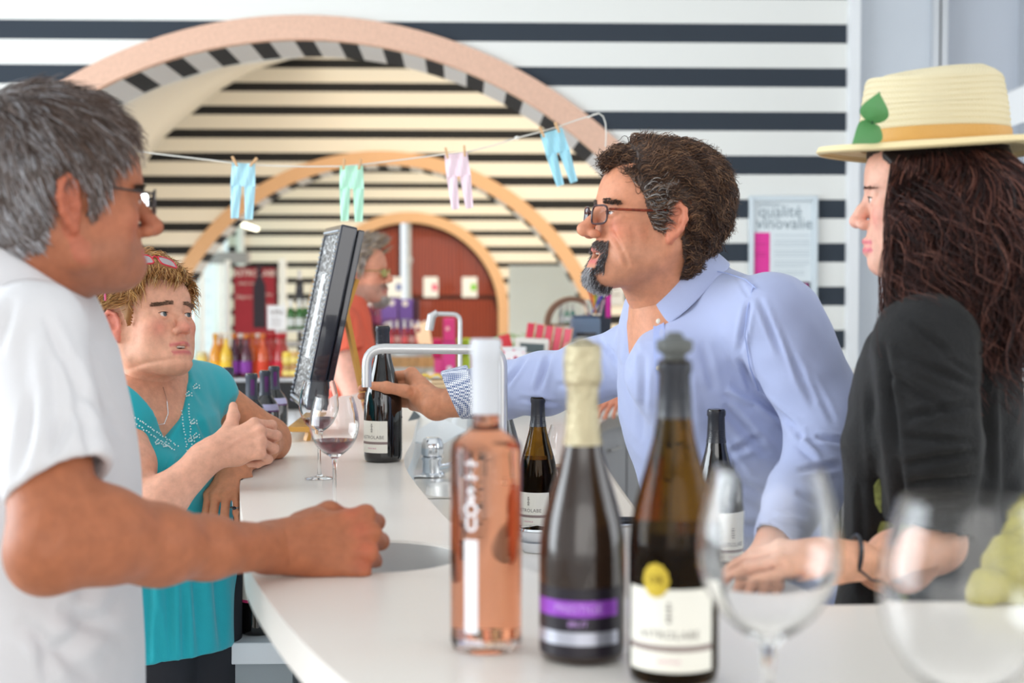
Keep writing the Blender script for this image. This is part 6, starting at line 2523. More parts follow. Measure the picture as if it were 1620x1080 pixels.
A.ell(P(434, 702, 3.22), .032, .02)
A.chain([elL, elL * .6 + wrL * .4 + [0, 0, .004], wrL], [.044, .043, .028], .02)
hand_sdf(A, wrL, (-.30, -.62, -.66), (-.30, -.62, .72), -1, s=.98, curls=[(34, 12, 8), (34, 12, 8), (34, 14, 8), (36, 16, 10)], spread=(4, 1, -3, -8),
         thumb=[(.020, .022, -.006), (.046, .042, -.016), (.070, .046, -.030), (.090, .042, -.040)], wr=.026)
V6, F6 = A.mesh(.0034)
V6[:, 2] = np.where((V6[:, 0] > -.44) & (V6[:, 1] > 2.8), np.maximum(V6[:, 2], ZB + .0005), V6[:, 2])
chunks.append((V6, F6, flat_tint(V6, (208, 140, 104))))
body_object(root, chunks)
for s in (-1, 1):
    eye_obj(root, HM, s, iris=(84, 92, 92), gaze=(1, .14, .02))
lashes(root, HM, .0036)
Xh = lambda q: xf(HM, np.array(q, float))
obj('teeth', MB().tube(list(Xh([(.079, -.017, -.0575), (.0895, -.008, -.0565), (.0915, 0, -.056), (.0895, .008, -.0565), (.079, .017, -.0575)])), .0040, 8), M_teeth, root, world=True, smooth=True)
mask = scalp_mask(V, front=.078, shift=-.004)
mask[(np.abs(V[:, 1]) > .05) & (np.hypot(V[:, 0] + .004, V[:, 2] * .6) < .028)] = -1
th = lambda q: .014 + .012 * sm(q[:, 2], .03, .12) + .008 * sm(-q[:, 0], .03, .1)
cap = hair_cap(V, F, Nn, mask, th, HM, (150, 104, 60))
idx = gg_.choice(np.nonzero(mask > .001)[0], 7500)
crown = np.array([-.05, -.02, .125])


def flow_w(q):
    v = q - crown
    v = v / (np.linalg.norm(v, axis=1, keepdims=True) + .02)
    fr = sm(q[:, 0], .035, .06)
    sd = (1 - fr) * sm(-q[:, 2], -.085, -.045)
    v[:, 1] -= .55 * fr
    v[:, 0] += .35 * fr - 1.6 * sd
    v[:, 2] += .25 * sd
    n_ = q - np.array([-.01, 0, .03])
    n_ /= np.linalg.norm(n_, axis=1, keepdims=True) + 1e-9
    v = v - n_ * (v * n_).sum(1, keepdims=True)
    return v / (np.linalg.norm(v, axis=1, keepdims=True) + 1e-9)


rr_ = V[idx] + Nn[idx] * (th(V[idx]) * .8)[:, None] * sm(mask[idx], 0, .014)[:, None]
Lg = np.where(V[idx][:, 0] > .05, .036, .046)
pp = grow(rr_, Nn[idx], flow_w, Lg, 7, .40, curl=.35, cfreq=55, cw=.7, jitter=.14, seed=6, damp=.55)
ez = ((np.abs(pp[..., 1]) > .05) & (np.hypot(pp[..., 0] + .004, (pp[..., 2] - .0) * .6) < .021)).any(1)
pp, idx = pp[~ez], idx[~ez]
sv, sf = tubes_from_paths(pp, .0009)
st = strand_tint(len(idx), 8, 3, [(140, 96, 54), (190, 136, 76), (222, 172, 104), (238, 202, 144), (166, 114, 66)], [1.5, 2, 2, 1.2, 1], gg_)
V3, F3, T3 = join_parts([cap, (sv, sf, st)])
hairW = xf(HM, V3)
obj('hair', np_mesh('hair', hairW, F3, T3), M_hair, root, world=True)
brows(root, HM, V, Nn, [(112, 84, 66), (140, 108, 86)], [1, 1], z=.030, thick=.0034, n=420)
# turquoise top
M_turq = mat('turquoise_cotton', (22, 166, 178), .8, sheen=.25, bump=(500, .15))
S2 = SDF()
S2.cone(P(240, 668, 2.98), P(258, 760, 2.97), .128, .140, .04, flat=(fwW, .66))
S2.cone(P(258, 760, 2.97), P(262, 900, 2.97), .140, .146, .05, flat=(fwW, .78))
S2.cone(P(262, 900, 2.97), P(260, 1100, 2.97), .146, .160, .05, flat=(fwW, .85))
S2.ell(P(282, 745, 2.88), (.062, .062, .060), .05)
S2.ell(P(236, 748, 2.80), (.062, .062, .060), .05)
S2.grp(sleeve([shL + [-.06, -.04, .01], P(318, 640, 3.12), P(338, 662, 3.13)], [.066, .062, .060], (.80, .1, -.55), wall=.006), .03)
S2.grp(sleeve([shR + [.05, .04, .01], P(192, 668, 2.80), P(186, 730, 2.76)], [.064, .060, .060], (.0, 0, -1), wall=.006), .03)
S2.cone(shR, shL, .0625, .0625, .05)
# V neck
S2.cone(P(236, 640, 2.96), P(246, 680, 2.96), .075, .115, .05)
vb, vl, vr = P(286, 702, 2.80), P(193, 630, 2.82), P(270, 588, 3.02)
n1 = np.cross(vl - vb, fwW); n1 /= np.linalg.norm(n1)
n2 = np.cross(fwW, vr - vb); n2 /= np.linalg.norm(n2)
mid = (vl + vr) / 2
n1 *= -np.sign((mid - vb) @ n1); n2 *= -np.sign((mid - vb) @ n2)
cc_ = P(236, 640, 2.96)
S2._add('s', .004, lambda q: np.maximum(np.maximum((q - vb) @ n1, (q - vb) @ n2), -.03 - (q - cc_) @ fwW), cc_, .3)
S2.cone(P(222, 560, 2.94), P(234, 634, 2.95), .062, .058, .01, op='s')
S2.plane(P(0, 1062, 2.97) , (.10, -.1, -1), .006)
ws = [(230, 800, 236, 1060, 9, .004), (262, 830, 270, 1060, 10, .005), (300, 820, 318, 1040, 10, .005), (340, 880, 352, 1030, 9, .005), (285, 720, 262, 790, 4, .002),
      (300, 722, 300, 800, 4, .002), (270, 722, 245, 790, 4, .002), (215, 700, 222, 770, 5, .002), (312, 690, 316, 760, 5, .0025), (250, 960, 256, 1070, 8, .004),
      (290, 900, 292, 1060, 8, .004), (372, 900, 378, 1020, 7, .003), (300, 600, 322, 640, 5, .002), (310, 655, 330, 700, 6, .003)]
to = cloth('embroidered_top', S2, .0050, M_turq, root, ws, wr=[(.0012, 45, .5, (1, 1, .3))])
tv = np.zeros(len(to.data.vertices) * 3); to.data.vertices.foreach_get('co', tv); tv = tv.reshape(-1, 3)
dots = []
for (x0, y0, x1, y1, n) in [(206, 664, 276, 712, 20), (211, 658, 281, 705, 22), (296, 712, 286, 640, 16), (304, 712, 298, 640, 16), (286, 640, 280, 606, 8)]:
    for t in np.linspace(0, 1, n):
        dots.append((x0 + (x1 - x0) * t + random.uniform(-1, 1), y0 + (y1 - y0) * t + random.uniform(-1, 1)))
for cx_, cy_ in [(221, 716), (216, 708), (226, 708), (310, 612), (302, 696), (310, 690), (298, 624), (206, 690), (306, 668), (250, 700), (262, 704)]:
    for k in range(9):
        a = k * 2.4
        dots.append((cx_ + 6 * math.cos(a) * (k % 3 + 1) / 3, cy_ + 5 * math.sin(a) * (k % 3 + 1) / 3))
obj('embroidery', sphere_dots([on_surface(tv, x, y, 3, .0005) for x, y in dots], .0016), mat('white_thread', (226, 244, 244), .8), to, world=True)
# necklace, earring, ring, hair clip, reading glasses
allb = np.concatenate([headV, V4])
nk = [on_surface(allb, x, y, 3, .002) for x, y in [(176, 596), (190, 614), (208, 640), (228, 662), (246, 672), (260, 670), (266, 654), (264, 632), (258, 612)]]
o = obj('necklace', MB().tube(nk, .0010, 6), M_chrome, None, smooth=True)
tag(o, 'fine silver chain necklace on the woman in turquoise', 'necklace')
lobe = Xh([(-.004, -.086, -.030)])[0]
er = empty('earring', tuple(lobe), 'dangling silver earring with a turquoise stone below the ear of the woman in turquoise', 'earring')
M_silver = mat('old_silver', (150, 152, 150), .3, metal=.9)
mb = MB().tube([(0, 0, 0), (0, -.002, -.008)], .0008, 6)
for k in range(5):
    mb.ball((0, -.002, -.010 - k * .0035), .0022 + k * .0004, 8, 6)
mb.lathe([(.001, 0), (.005, .001), (.0065, .004), (.0065, .010), (.005, .013), (.001, .014)], (0, -.002, -.042), 14, 1, .5)
obj('silver_drop', mb, M_silver, er, smooth=True)
obj('stone', MB().ball((0, -.0055, -.035), (.0042, .0022, .0052), 12, 8), mat('turquoise_stone', (40, 190, 185), .3), er, smooth=True)
allh = hairW
pc = on_surface(allh, 165, 465, 5, .0)
hc = empty('hair_clip', tuple(pc), 'small pink beaded hair clip in the blonde hair', 'hair clip')
obj('band', MB().tube([(0, 0, -.012), (.002, -.003, 0), (.001, -.002, .012)], .0022, 8), M_black, hc, smooth=True)
obj('beads', sphere_dots([(.003, -.003 - .002 * math.cos(t * 80), t) for t in np.linspace(-.011, .011, 8)], .0022), mat('pink_beads', (228, 96, 140), .3), hc, smooth=True)
M_redf = mat('red_frame', (200, 36, 56), .3)
GM = head_frame(P(207, 404, 2.86), -38, 48, -6, .9, -1)
GM[:3, 3] = P(238, 408, 2.80) - GM[:3, :3] @ np.array([.100, -.012, .004])
glasses(root, GM, 'eyeglasses', 'red-rimmed reading glasses pushed up on the blonde hair', M_redf, mat('bluish_lens', (225, 230, 245), .02, trans=.6, ior=1.2), w=.023, h=.014, x=.100, z=.0, tr=.0016, templ=False)
kn = P(371, 806, 2.80)
rg = empty('finger_ring', tuple(on_surface(V6, 371, 803, 4, .0)), 'silver ring with a dark stone on the hand hanging over the bar edge', 'ring')
obj('band', MB().tube([(.0085 * math.cos(a), .0085 * math.sin(a) + .006, 0) for a in np.linspace(0, 2 * PI, 20, endpoint=False)], .0013, 6, closed=True), M_silver, rg, smooth=True)
obj('stone', MB().ball((0, -.004, .0), (.0042, .003, .0036), 10, 8), mat('dark_stone', (30, 30, 40), .1), rg, smooth=True)
legs(root, (P(276, 1000, 2.97)[0], 2.97, .90), -38, mat('black_trousers', (32, 32, 38), .8), M_shoe, width=.06, pr=.085)

# ---------------------------------------------------------------- man in the pale blue shirt
HM = head_frame(P(1064, 352, 2.50), 180 + 14, 6, 0, 1.05, +1)
iHM = np.linalg.inv(HM)
root = empty('person', (.52, 2.78, 0), 'laughing man in a pale blue shirt reaching for a bottle across the bar', 'person')
nb = P(1052, 452, 2.62)
pm = dict(face_w=.98, jaw=.95, chin=(.090, -.086), nose=1.1, nose_l=.008, neck_r=(.058, .060), cheek=1.1, ear=1.05, mouth=.012, eye=.0024, lip=1.0, smile=.005, double_chin=.9)
S = head_sdf(pm, [(-.022, 0, -.045), toL(nb), toL(P(1085, 500, 2.66))])
V, F = S.mesh(.0026, lo=np.array([-.3, -.2, -.26]))
Nn = vnormals(V, F)
tint = skin_tint(V, (208, 142, 110), red=(214, 112, 92), lips=(200, 100, 102), nose=.35, cheek=.45, ear=.35, mo=.011, lip=.8, stubble=((176, 128, 104), .35))
headV = xf(HM, V)
Nw = vnormals(headV, F)
headV = creases(headV, Nw, [(966, 364, 986, 398, 5, .0034), (986, 398, 994, 424, 5, .0022), (1000, 350, 1006, 400, 8, .0016), (984, 330, 1004, 326, 2, .0009), (984, 334, 1002, 338, 2, .0009), (982, 338, 998, 346, 2, .0007),
                            (965, 292, 1000, 290, 2, .0006)])
chunks = [(headV, F, tint)]
shR, shL = P(1004, 562, 2.85), P(1232, 508, 2.47)
elR, wr0 = P(862, 604, 3.00), P(694, 640, 3.10)
bc = np.array(lh[:2])


def around(ang, r, z):
    a = math.radians(ang)
    return np.array([bc[0] + r * math.cos(a), bc[1] + r * math.sin(a), z])


A = SDF()
A.cone(elR, P(760, 628, 3.06), .050, .042, .03).cone(P(760, 628, 3.06), wr0, .042, .0285, .02)
kI, kM, kR, kL = around(22, .066, 1.238), around(18, .070, 1.216), around(15, .070, 1.194), around(12, .068, 1.174)
for q in (kI, kM, kR, kL):
    A.cone(wr0 + [-.006, .0, .0], q, .025, .0150, .016)
    A.ell(q, .0145, .006)
A.cone(wr0, around(-12, .078, 1.196), .024, .019, .016)
for q0, z0, angs, zt in ((kI, 1.238, (60, 112, 158), 1.226), (kM, 1.216, (58, 112, 166), 1.208), (kR, 1.194, (56, 108, 160), 1.190), (kL, 1.174, (52, 98, 140), 1.172)):
    pts = [q0]
    rb = .0400 + max(0, (1.215 - z0)) * .1
    for t, a in enumerate(angs):
        zz_ = z0 + (zt - z0) * (t + 1) / 3
        pts.append(around(a, (r_at(BURG, (zz_ - ZB) / .985) * .985 + .0125), zz_))
    A.chain(pts, [.0105, .0098, .0090, .0075], .003)
th_pts = [around(-12, .078, 1.196), around(-42, .066, 1.206), around(-78, r_at(BURG, (1.214 - ZB)) + .0150, 1.214), around(-112, r_at(BURG, (1.218 - ZB)) + .0120, 1.217)]
A.chain(th_pts, [.0175, .0135, .0118, .0092], .006)
A.ell(th_pts[2], .0125, .004)
V5, F5 = A.mesh(.0030)
N5 = vnormals(V5, F5)
V5 = creases(V5, N5, [(640, 625, 660, 612, 3, .0012), (646, 600, 668, 622, 3, -.001), (684, 655, 690, 632, 4, .0012)])
chunks.append((V5, F5, flat_tint(V5, (210, 144, 110))))
A = SDF()
elL, wrL = P(1318, 700, 2.40), P(1222, 872, 2.26)
A.cone(shL, elL, .052, .045, .03).cone(elL, wrL, .045, .030, .03)
hw_ = Pz(1196, 944, ZW + .022)
hand_sdf(A, wrL, hw_ - wrL, (.05, -.55, .8), +1 * -1, s=1.05, curls=[(20, 30, 20)] * 4, wr=.028)
V6, F6 = A.mesh(.0050)
V6[:, 2] = np.where(V6[:, 2] < ZW + .05, np.maximum(V6[:, 2], ZW + .0005), V6[:, 2])
chunks.append((V6, F6, flat_tint(V6, (216, 152, 120))))
fwB = np.array([-.72, -.69, 0])
B_ = SDF()
B_.cone(P(1085, 520, 2.66), P(1130, 700, 2.68), .13, .14, .05, flat=(fwB, .65))
B_.cone(P(1130, 700, 2.68), P(1225, 1000, 2.80), .14, .15, .05, flat=(fwB, .7))
B_.cone(shL, shR, .045, .045, .05)
B_.cone(P(1055, 465, 2.62), P(1075, 540, 2.62), .066, .09, .04)
V4, F4 = B_.mesh(.008)
chunks.append((V4, F4, flat_tint(V4, (214, 150, 118))))
body_object(root, chunks)
for s in (-1, 1):
    eye_obj(root, HM, s, iris=(70, 50, 36), gaze=(1, 0, .02))
lashes(root, HM, .0024)
Xh = lambda q: xf(HM, np.array(q, float))
obj('teeth', MB().tube(list(Xh([(.079, -.017, -.0575), (.090, -.008, -.0565), (.092, 0, -.056), (.090, .008, -.0565), (.079, .017, -.0575)])), .0034, 8), M_teeth, root, world=True, smooth=True)
mask = scalp_mask(V, front=.086, shift=-.002)
mask = np.maximum(mask, np.where((V[:, 0] < -.035) & (V[:, 2] > -.085), .02, -1))
th = lambda q: .008 + .011 * sm(q[:, 2], .03, .12) + .006 * sm(-q[:, 0], .02, .1)
cap = hair_cap(V, F, Nn, mask, th, HM, (58, 42, 34))
idx = gg_.choice(np.nonzero(mask > .001)[0], 13000)


def flow_b(q):
    v = np.tile(np.array([-1.0, 0, .15]), (len(q), 1))
    v[:, 2] -= 1.2 * sm(-q[:, 0], .02, .09)
    v[:, 0] += 2.2 * sm(q[:, 0], .045, .070)
    v[:, 2] += .4 * sm(q[:, 0], .055, .075)
    n_ = q - np.array([-.01, 0, .03])
    n_ /= np.linalg.norm(n_, axis=1, keepdims=True) + 1e-9
    v = v - n_ * (v * n_).sum(1, keepdims=True)
    return v / (np.linalg.norm(v, axis=1, keepdims=True) + 1e-9)


rr_ = V[idx] + Nn[idx] * (th(V[idx]) * 1.0)[:, None] * sm(mask[idx], 0, .010)[:, None]
Lg = np.where(V[idx][:, 0] > .04, .046, .034)
pp = grow(rr_, Nn[idx], flow_b, Lg, 9, .42, curl=1.0, cfreq=58, cw=.95, jitter=.22, seed=8, damp=.45)
sv, sf = tubes_from_paths(pp, .00075)
pick = gg_.choice([0, 1, 2], len(idx), p=[.55, .35, .1])
tmp = (np.abs(V[idx][:, 0] - .04) < .03) & (V[idx][:, 2] < .06) & (gg_.random(len(idx)) < .35)
pick = np.where(tmp, 3, pick)
st = strand_tint(len(idx), 10, 3, [(60, 42, 34), (104, 74, 54), (146, 110, 82), (160, 154, 150)], [1] * 4, gg_, root=pick)
V3, F3, T3 = join_parts([cap, (sv, sf, st)])
obj('hair', np_mesh('hair', xf(HM, V3), F3, T3), M_hair, root, world=True)
brows(root, HM, V, Nn, [(60, 44, 36), (90, 72, 62)], [1, 1], z=.028)


def beard(parent, M, V, N, wfun, cols, fcol, n, L, r, seed, name='beard', lift=.5, curl=.3, down=1.0):
    g = np.random.default_rng(seed)
    w = wfun(V)
    pr = w / w.sum()
    ids = g.choice(len(V), n, p=pr)
    flow = lambda q: np.stack([np.full(len(q), .25), np.sign(q[:, 1]) * .15, np.full(len(q), -down)], 1)
    pth = grow(V[ids], N[ids], flow, L, 5, lift, curl=curl, cfreq=120, jitter=.3, seed=seed)
    sv_, sf_ = tubes_from_paths(pth, r)
    root_ = fcol(V[ids], g)
    st_ = strand_tint(n, 6, 3, cols, [1] * len(cols), g, root=root_)
    obj(name, np_mesh(name, xf(M, sv_), sf_, st_), M_hair, parent, world=True)


moz = -.0405
wm = lambda q: ((q[:, 0] > .070) & (np.abs(q[:, 1]) < .032) & (q[:, 2] < -.036) & (q[:, 2] > -.045 - np.abs(q[:, 1]) * .5)).astype(float)
beard(root, HM, V, Nn, wm, [(70, 58, 54), (116, 108, 106), (170, 168, 168)], lambda q, g: g.choice([0, 1, 2], len(q), p=[.45, .35, .2]), 700, .009, .0005, 3, 'moustache', lift=.7)
wg = lambda q: ((q[:, 0] > .055) & (np.abs(q[:, 1]) < .024) & (q[:, 0] > .068) & (q[:, 2] < -.082) & (q[:, 2] > -.13)).astype(float) + \
    ((q[:, 0] > .068) & (np.abs(q[:, 1]) > .0215) & (np.abs(q[:, 1]) < .033) & (q[:, 2] < -.055) & (q[:, 2] > -.088)).astype(float)
beard(root, HM, V, Nn, wg, [(54, 50, 52), (110, 108, 112), (206, 206, 210)], lambda q, g: np.where((np.abs(q[:, 1]) < .016), g.choice([1, 2], len(q), p=[.35, .65]), g.choice([0, 1, 2], len(q), p=[.6, .3, .1])),
      1500, .014, .0005, 9, 'goatee', lift=.45)
m_t = mat('tortoise_frame', (120, 44, 22), .2, var=(160, .6))
glasses(root, HM, 'eyeglasses', 'brown tortoiseshell glasses worn by the laughing man', mat('dark_brown_frame', (60, 34, 40), .2), M_lens, w=.0245, h=.0155, x=.112, z=.004, tr=.0019, temple_m=m_t, temple_z=.012)

# pale blue shirt
M_blue = mat('pale_blue_oxford', (170, 180, 216), .85, sheen=.3, bump=(900, .15))
S2 = SDF()
S2.cone(P(1072, 520, 2.66), P(1120, 640, 2.66), .125, .172, .06, flat=(fwB, .62))
S2.cone(P(1120, 640, 2.66), P(1165, 780, 2.68), .172, .168, .05, flat=(fwB, .70))
S2.cone(P(1165, 780, 2.68), P(1228, 1020, 2.78), .168, .165, .05, flat=(fwB, .72))
S2.ell(P(1078, 590, 2.56), (.10, .07, .09), .06)
S2.cone(P(1004, 552, 2.84), P(1110, 500, 2.66), .056, .070, .05).cone(P(1110, 500, 2.66), shL + [-.02, .01, .01], .070, .070, .06)
S2.cone(P(1090, 450, 2.66), P(1110, 500, 2.66), .055, .085, .05)
S2.grp(sleeve([P(1004, 566, 2.84), P(930, 590, 2.91), P(862, 606, 2.98), P(790, 618, 3.04), P(724, 624, 3.085)], [.068, .061, .060, .055, .050], (-.9, 0, -.25), wall=.007), .025)
S2.grp(sleeve([shL, elL + [0, 0, .02], elL * .45 + wrL * .55, wrL + [0.004, 0, .012]], [.078, .068, .054, .040], None, wall=.006), .03)
S2.ell(P(1040, 425, 2.60), (.060, .062, .085), .01, op='s')
S2.cone(P(1028, 440, 2.58), P(1030, 540, 2.47), .050, .010, .006, flat=(fwB, 1.8), op='s')
S2.plane((0, 0, .80), (0, 0, -1))
bs_ = [(1185, 478, 1170, 560, 6, .004), (1170, 560, 1190, 620, 6, .004), (1190, 620, 1262, 680, 7, .006), (1262, 680, 1270, 700, 6, .004), (1200, 470, 1235, 560, 6, .003),
       (1250, 560, 1290, 640, 8, .003), (1230, 520, 1260, 600, 5, -.002), (1290, 690, 1345, 700, 6, .005), (1262, 690, 1300, 725, 7, -.005), (1268, 745, 1330, 735, 7, .005),
       (1265, 780, 1310, 800, 8, .005), (1225, 815, 1290, 830, 7, -.004), (1150, 615, 1190, 640, 7, -.004), (1145, 640, 1215, 720, 10, .005), (1080, 540, 1095, 690, 8, .002),
       (1110, 540, 1130, 620, 8, .002), (1150, 720, 1210, 690, 8, .003), (1150, 760, 1210, 790, 9, .004), (1130, 690, 1180, 760, 8, .003), (1170, 830, 1240, 850, 10, .004),
       (1005, 520, 990, 600, 7, .003), (1020, 560, 1015, 700, 7, .0025), (1160, 430, 1185, 470, 4, .002), (985, 500, 1010, 560, 6, .003), (960, 545, 985, 585, 6, .004),
       (835, 560, 800, 610, 5, .0045), (870, 560, 850, 620, 6, .0045), (900, 550, 905, 615, 6, .004), (930, 535, 950, 600, 6, .004), (790, 580, 770, 640, 4, .003),
       (880, 610, 950, 600, 6, .003), (820, 630, 890, 640, 5, .0025), (940, 520, 965, 560, 5, .003), (1060, 620, 1075, 760, 9, .003), (1280, 590, 1320, 670, 6, .002)]
ts = cloth('blue_shirt', S2, .0046, M_blue, root, bs_, wr=[(.0011, 50, 2.0, (1, 1, 1)), (.0018, 22, .4, (1, 1, .6))])
tv = np.zeros(len(ts.data.vertices) * 3); ts.data.vertices.foreach_get('co', tv); tv = tv.reshape(-1, 3)
# yoke seam, placket and buttons
M_blue2 = mat('placket_blue', (166, 180, 226), .85)
pl0 = [on_surface(tv, x, y, 5, .002) for x, y in [(1034, 508), (1034, 540), (1036, 580), (1040, 620), (1046, 670), (1056, 730), (1068, 790)]]
pl1 = [on_surface(tv, x, y, 5, .002) for x, y in [(1050, 500), (1052, 540), (1056, 580), (1060, 620), (1066, 670), (1076, 730), (1088, 790)]]
obj('placket', MB().grid([pl0, pl1], thick=(0, .004, 0)), M_blue2, ts, world=True, smooth=True)
M_btn = mat('pearl_button', (232, 226, 214), .25)
for x, y in [(1042, 508), (1042, 582), (1052, 664), (1066, 740)]:
    p = on_surface(tv, x, y, 5, .004)
    obj('button', MB().ball((0, 0, 0), (.005, .002, .005), 12, 6), M_btn, ts, world=False, loc=p - np.array(world_of(ts)), smooth=True)
sm_ = [on_surface(tv, x, y, 5, .0008) for x, y in [(1118, 426), (1150, 432), (1180, 442), (1196, 456)]]
obj('yoke_seam', MB().tube(sm_, .0010, 6), M_blue2, ts, world=True)
sm_ = [on_surface(tv, x, y, 5, .0008) for x, y in [(1192, 450), (1182, 490), (1178, 530), (1186, 580), (1200, 618)]]
obj('armhole_seam', MB().tube(sm_, .0010, 6), M_blue2, ts, world=True)
M_blue.use_backface_culling = False
R_, O_, ax_, f_, l_ = neck_ring(P(1064, 428, 2.62), (-.42, -.08, .90), (-.92, -.40, 0), .072, .070, 14, 346, 26, rise=.010)
angs = np.linspace(14, 346, 26)
drop = [-ax_ * (.040 + .030 * max(0, math.cos(math.radians(a)))) + np.array(o) * .014 for a, o in zip(angs, O_)]
collar(root, R_, drop, O_, M_blue)
# folded gingham cuff
m = mat('navy_gingham', (230, 234, 242), .85)
nt = m.node_tree
tc = nt.nodes.new('ShaderNodeTexCoord'); ck_ = nt.nodes.new('ShaderNodeTexChecker'); ck_.inputs['Scale'].default_value = 260
nt.links.new(tc.outputs['Object'], ck_.inputs['Vector']); ck_.inputs['Color1'].default_value = lin((236, 238, 244)); ck_.inputs['Color2'].default_value = lin((84, 104, 150))
nt.links.new(ck_.outputs['Color'], nt.nodes['Principled BSDF'].inputs['Base Color'])
cfS = sleeve([P(766, 616, 3.05), P(712, 624, 3.09)], [.0600, .0535], (-.95, 0, -.42), wall=.0065)
cfS.plane(P(752, 616, 3.06), (.92, 0, .3), .003)
cloth('gingham_cuff', cfS, .0034, m, root)
legs(root, (P(1228, 1000, 2.80)[0], 2.80, .86), 215, M_denim, M_shoe)

# ---------------------------------------------------------------- woman with the straw hat
HM = head_frame(P(1478, 316, 2.05), 162, -2, 0, .97, +1)
iHM = np.linalg.inv(HM)
root = empty('person', (.72, 2.22, 0), 'dark wavy-haired woman in a black cardigan wearing the straw hat', 'person')
nb = P(1510, 440, 2.13)
pm = dict(face_w=.98, jaw=.92, chin=(.078, -.086), nose=.92, nose_l=-.001, neck_r=(.046, .050), cheek=1.05, mouth=.005, smile=.005, eye=.0044, lip=1.1)
S = head_sdf(pm, [(-.018, 0, -.045), toL(nb), toL(P(1515, 500, 2.15))])
V, F = S.mesh(.0028, lo=np.array([-.3, -.2, -.28]))
Nn = vnormals(V, F)
tint = skin_tint(V, (234, 180, 158), red=(226, 130, 122), lips=(206, 96, 116), nose=.3, cheek=.5, mo=.004, lip=.9)
chunks = [(xf(HM, V), F, tint)]
hc_ = xf(HM, np.array([[0, 0, 0.0]]))[0]
fwH = np.array([-.95, .31, 0])
shL, shR = P(1462, 545, 1.98), P(1545, 540, 2.34)
elL, wrL = P(1478, 858, 1.99), P(1338, 930, 1.845)
A = SDF()
A.cone(shL, elL, .048, .040, .03)
A.chain([elL, P(1420, 888, 1.93), wrL], [.042, .040, .0255], .02)
wrL[2] = max(wrL[2], ZB + .027)
hand_sdf(A, wrL, (-.97, -.16, -.02), (.05, -.45, .88), +1, s=.98, curls=[(12, 18, 12), (12, 20, 14), (14, 22, 14), (18, 24, 14)], spread=(5, 1, -3, -7), wr=.025,
         thumb=[(.018, .024, -.008), (.048, .046, -.012), (.074, .054, -.014), (.096, .052, -.016)])
V6, F6 = A.mesh(.0034)
V6[:, 2] = np.where(V6[:, 1] < 1.92, np.maximum(V6[:, 2], ZB + .0005), V6[:, 2])
chunks.append((V6, F6, flat_tint(V6, (228, 170, 140))))
B_ = SDF()
B_.cone(P(1490, 510, 2.15), P(1480, 700, 2.14), .09, .12, .05, flat=(fwH, .7)).cone(P(1480, 700, 2.14), P(1480, 1050, 2.16), .12, .14, .05, flat=(fwH, .75))
B_.cone(shL, shR, .045, .045, .05)
V4, F4 = B_.mesh(.008)
chunks.append((V4, F4, flat_tint(V4, (226, 170, 144))))
body_object(root, chunks)
for s in (-1, 1):
    eye_obj(root, HM, s, iris=(70, 50, 40), gaze=(1, 0, 0))
lashes(root, HM, .0042, r=.0009)
# hair: cap plus long wavy locks
mask = scalp_mask(V, front=.072, shift=-.004)
earw = (np.abs(V[:, 1]) > .060) & (V[:, 0] < .050) & (V[:, 2] > -.02)
mask = np.where(earw, .02, mask)
th = lambda q: .006 + 0 * q[:, 0]
cap = hair_cap(V, F, Nn, mask, th, HM, (26, 15, 14))
ok = np.nonzero((mask > .001) & (V[:, 2] < .079) & (V[:, 0] < .052))[0]
idx = gg_.choice(ok, 7000)


def flow_h(q):
    v = np.zeros_like(q)
    v[:, 2] = -1.0
    r_ = q - np.array([-.015, 0, .02])
    r_[:, 2] = 0
    r_ /= np.linalg.norm(r_, axis=1, keepdims=True) + 1e-9
    v += r_ * (.50 * sm(q[:, 2], -.16, .0) - .2 * sm(q[:, 2], .03, .06))[:, None]
    v[:, 0] -= .10
    return v


Lg = gg_.uniform(.20, .36, len(idx))
idx_hat = 0
keep = [(np.array([-.012, 0, .03]), np.array([.108, .092, .112])), (np.array([-.03, 0, -.16]), np.array([.088, .115, .10]))]
pp = grow(V[idx], Nn[idx], flow_h, Lg, 18, .45, curl=.95, cfreq=26, cw=.78, jitter=.10, seed=11, damp=.50, keep=keep)
# keep the strands out of the face
face = (pp[:, :, 0] > .056)
pp[:, :, 0] = np.where(face, .056 + (pp[:, :, 0] - .056) * .3, pp[:, :, 0])
pp[:, :, 2] = np.minimum(pp[:, :, 2], .076)
sv, sf = tubes_from_paths(pp, .0010, r1=.4)
st = strand_tint(len(idx), 19, 3, [(38, 22, 21), (64, 37, 34), (104, 64, 54), (136, 92, 80)], [3.5, 3, 1.8, .7], gg_)
V3, F3, T3 = join_parts([cap, (sv, sf, st)])
obj('hair', np_mesh('hair', xf(HM, V3), F3, T3), M_hair, root, world=True)
brows(root, HM, V, Nn, [(80, 56, 50)], [1], z=.028, thick=.0016, n=130)
# black cardigan
M_blk = mat('black_gauze', (19, 19, 21), .85, sheen=.08, bump=(260, .3))
S2 = SDF()
S2.cone(P(1500, 500, 2.15), P(1490, 640, 2.14), .115, .150, .05, flat=(fwH, .66))
S2.cone(P(1490, 640, 2.14), P(1495, 850, 2.14), .150, .150, .05, flat=(fwH, .72))
S2.cone(P(1495, 850, 2.14), P(1505, 1150, 2.16), .150, .185, .05, flat=(fwH, .8))
S2.ell(P(1420, 640, 2.12), (.06, .09, .075), .05)
S2.cone(shL, shR, .062, .062, .06)
S2.cone(P(1482, 470, 2.13), P(1490, 520, 2.15), .060, .080, .04)
S2.grp(sleeve([shL, P(1470, 700, 1.965), P(1474, 836, 1.985)], [.070, .066, .060], (-.2, 0, -1), wall=.006), .02)
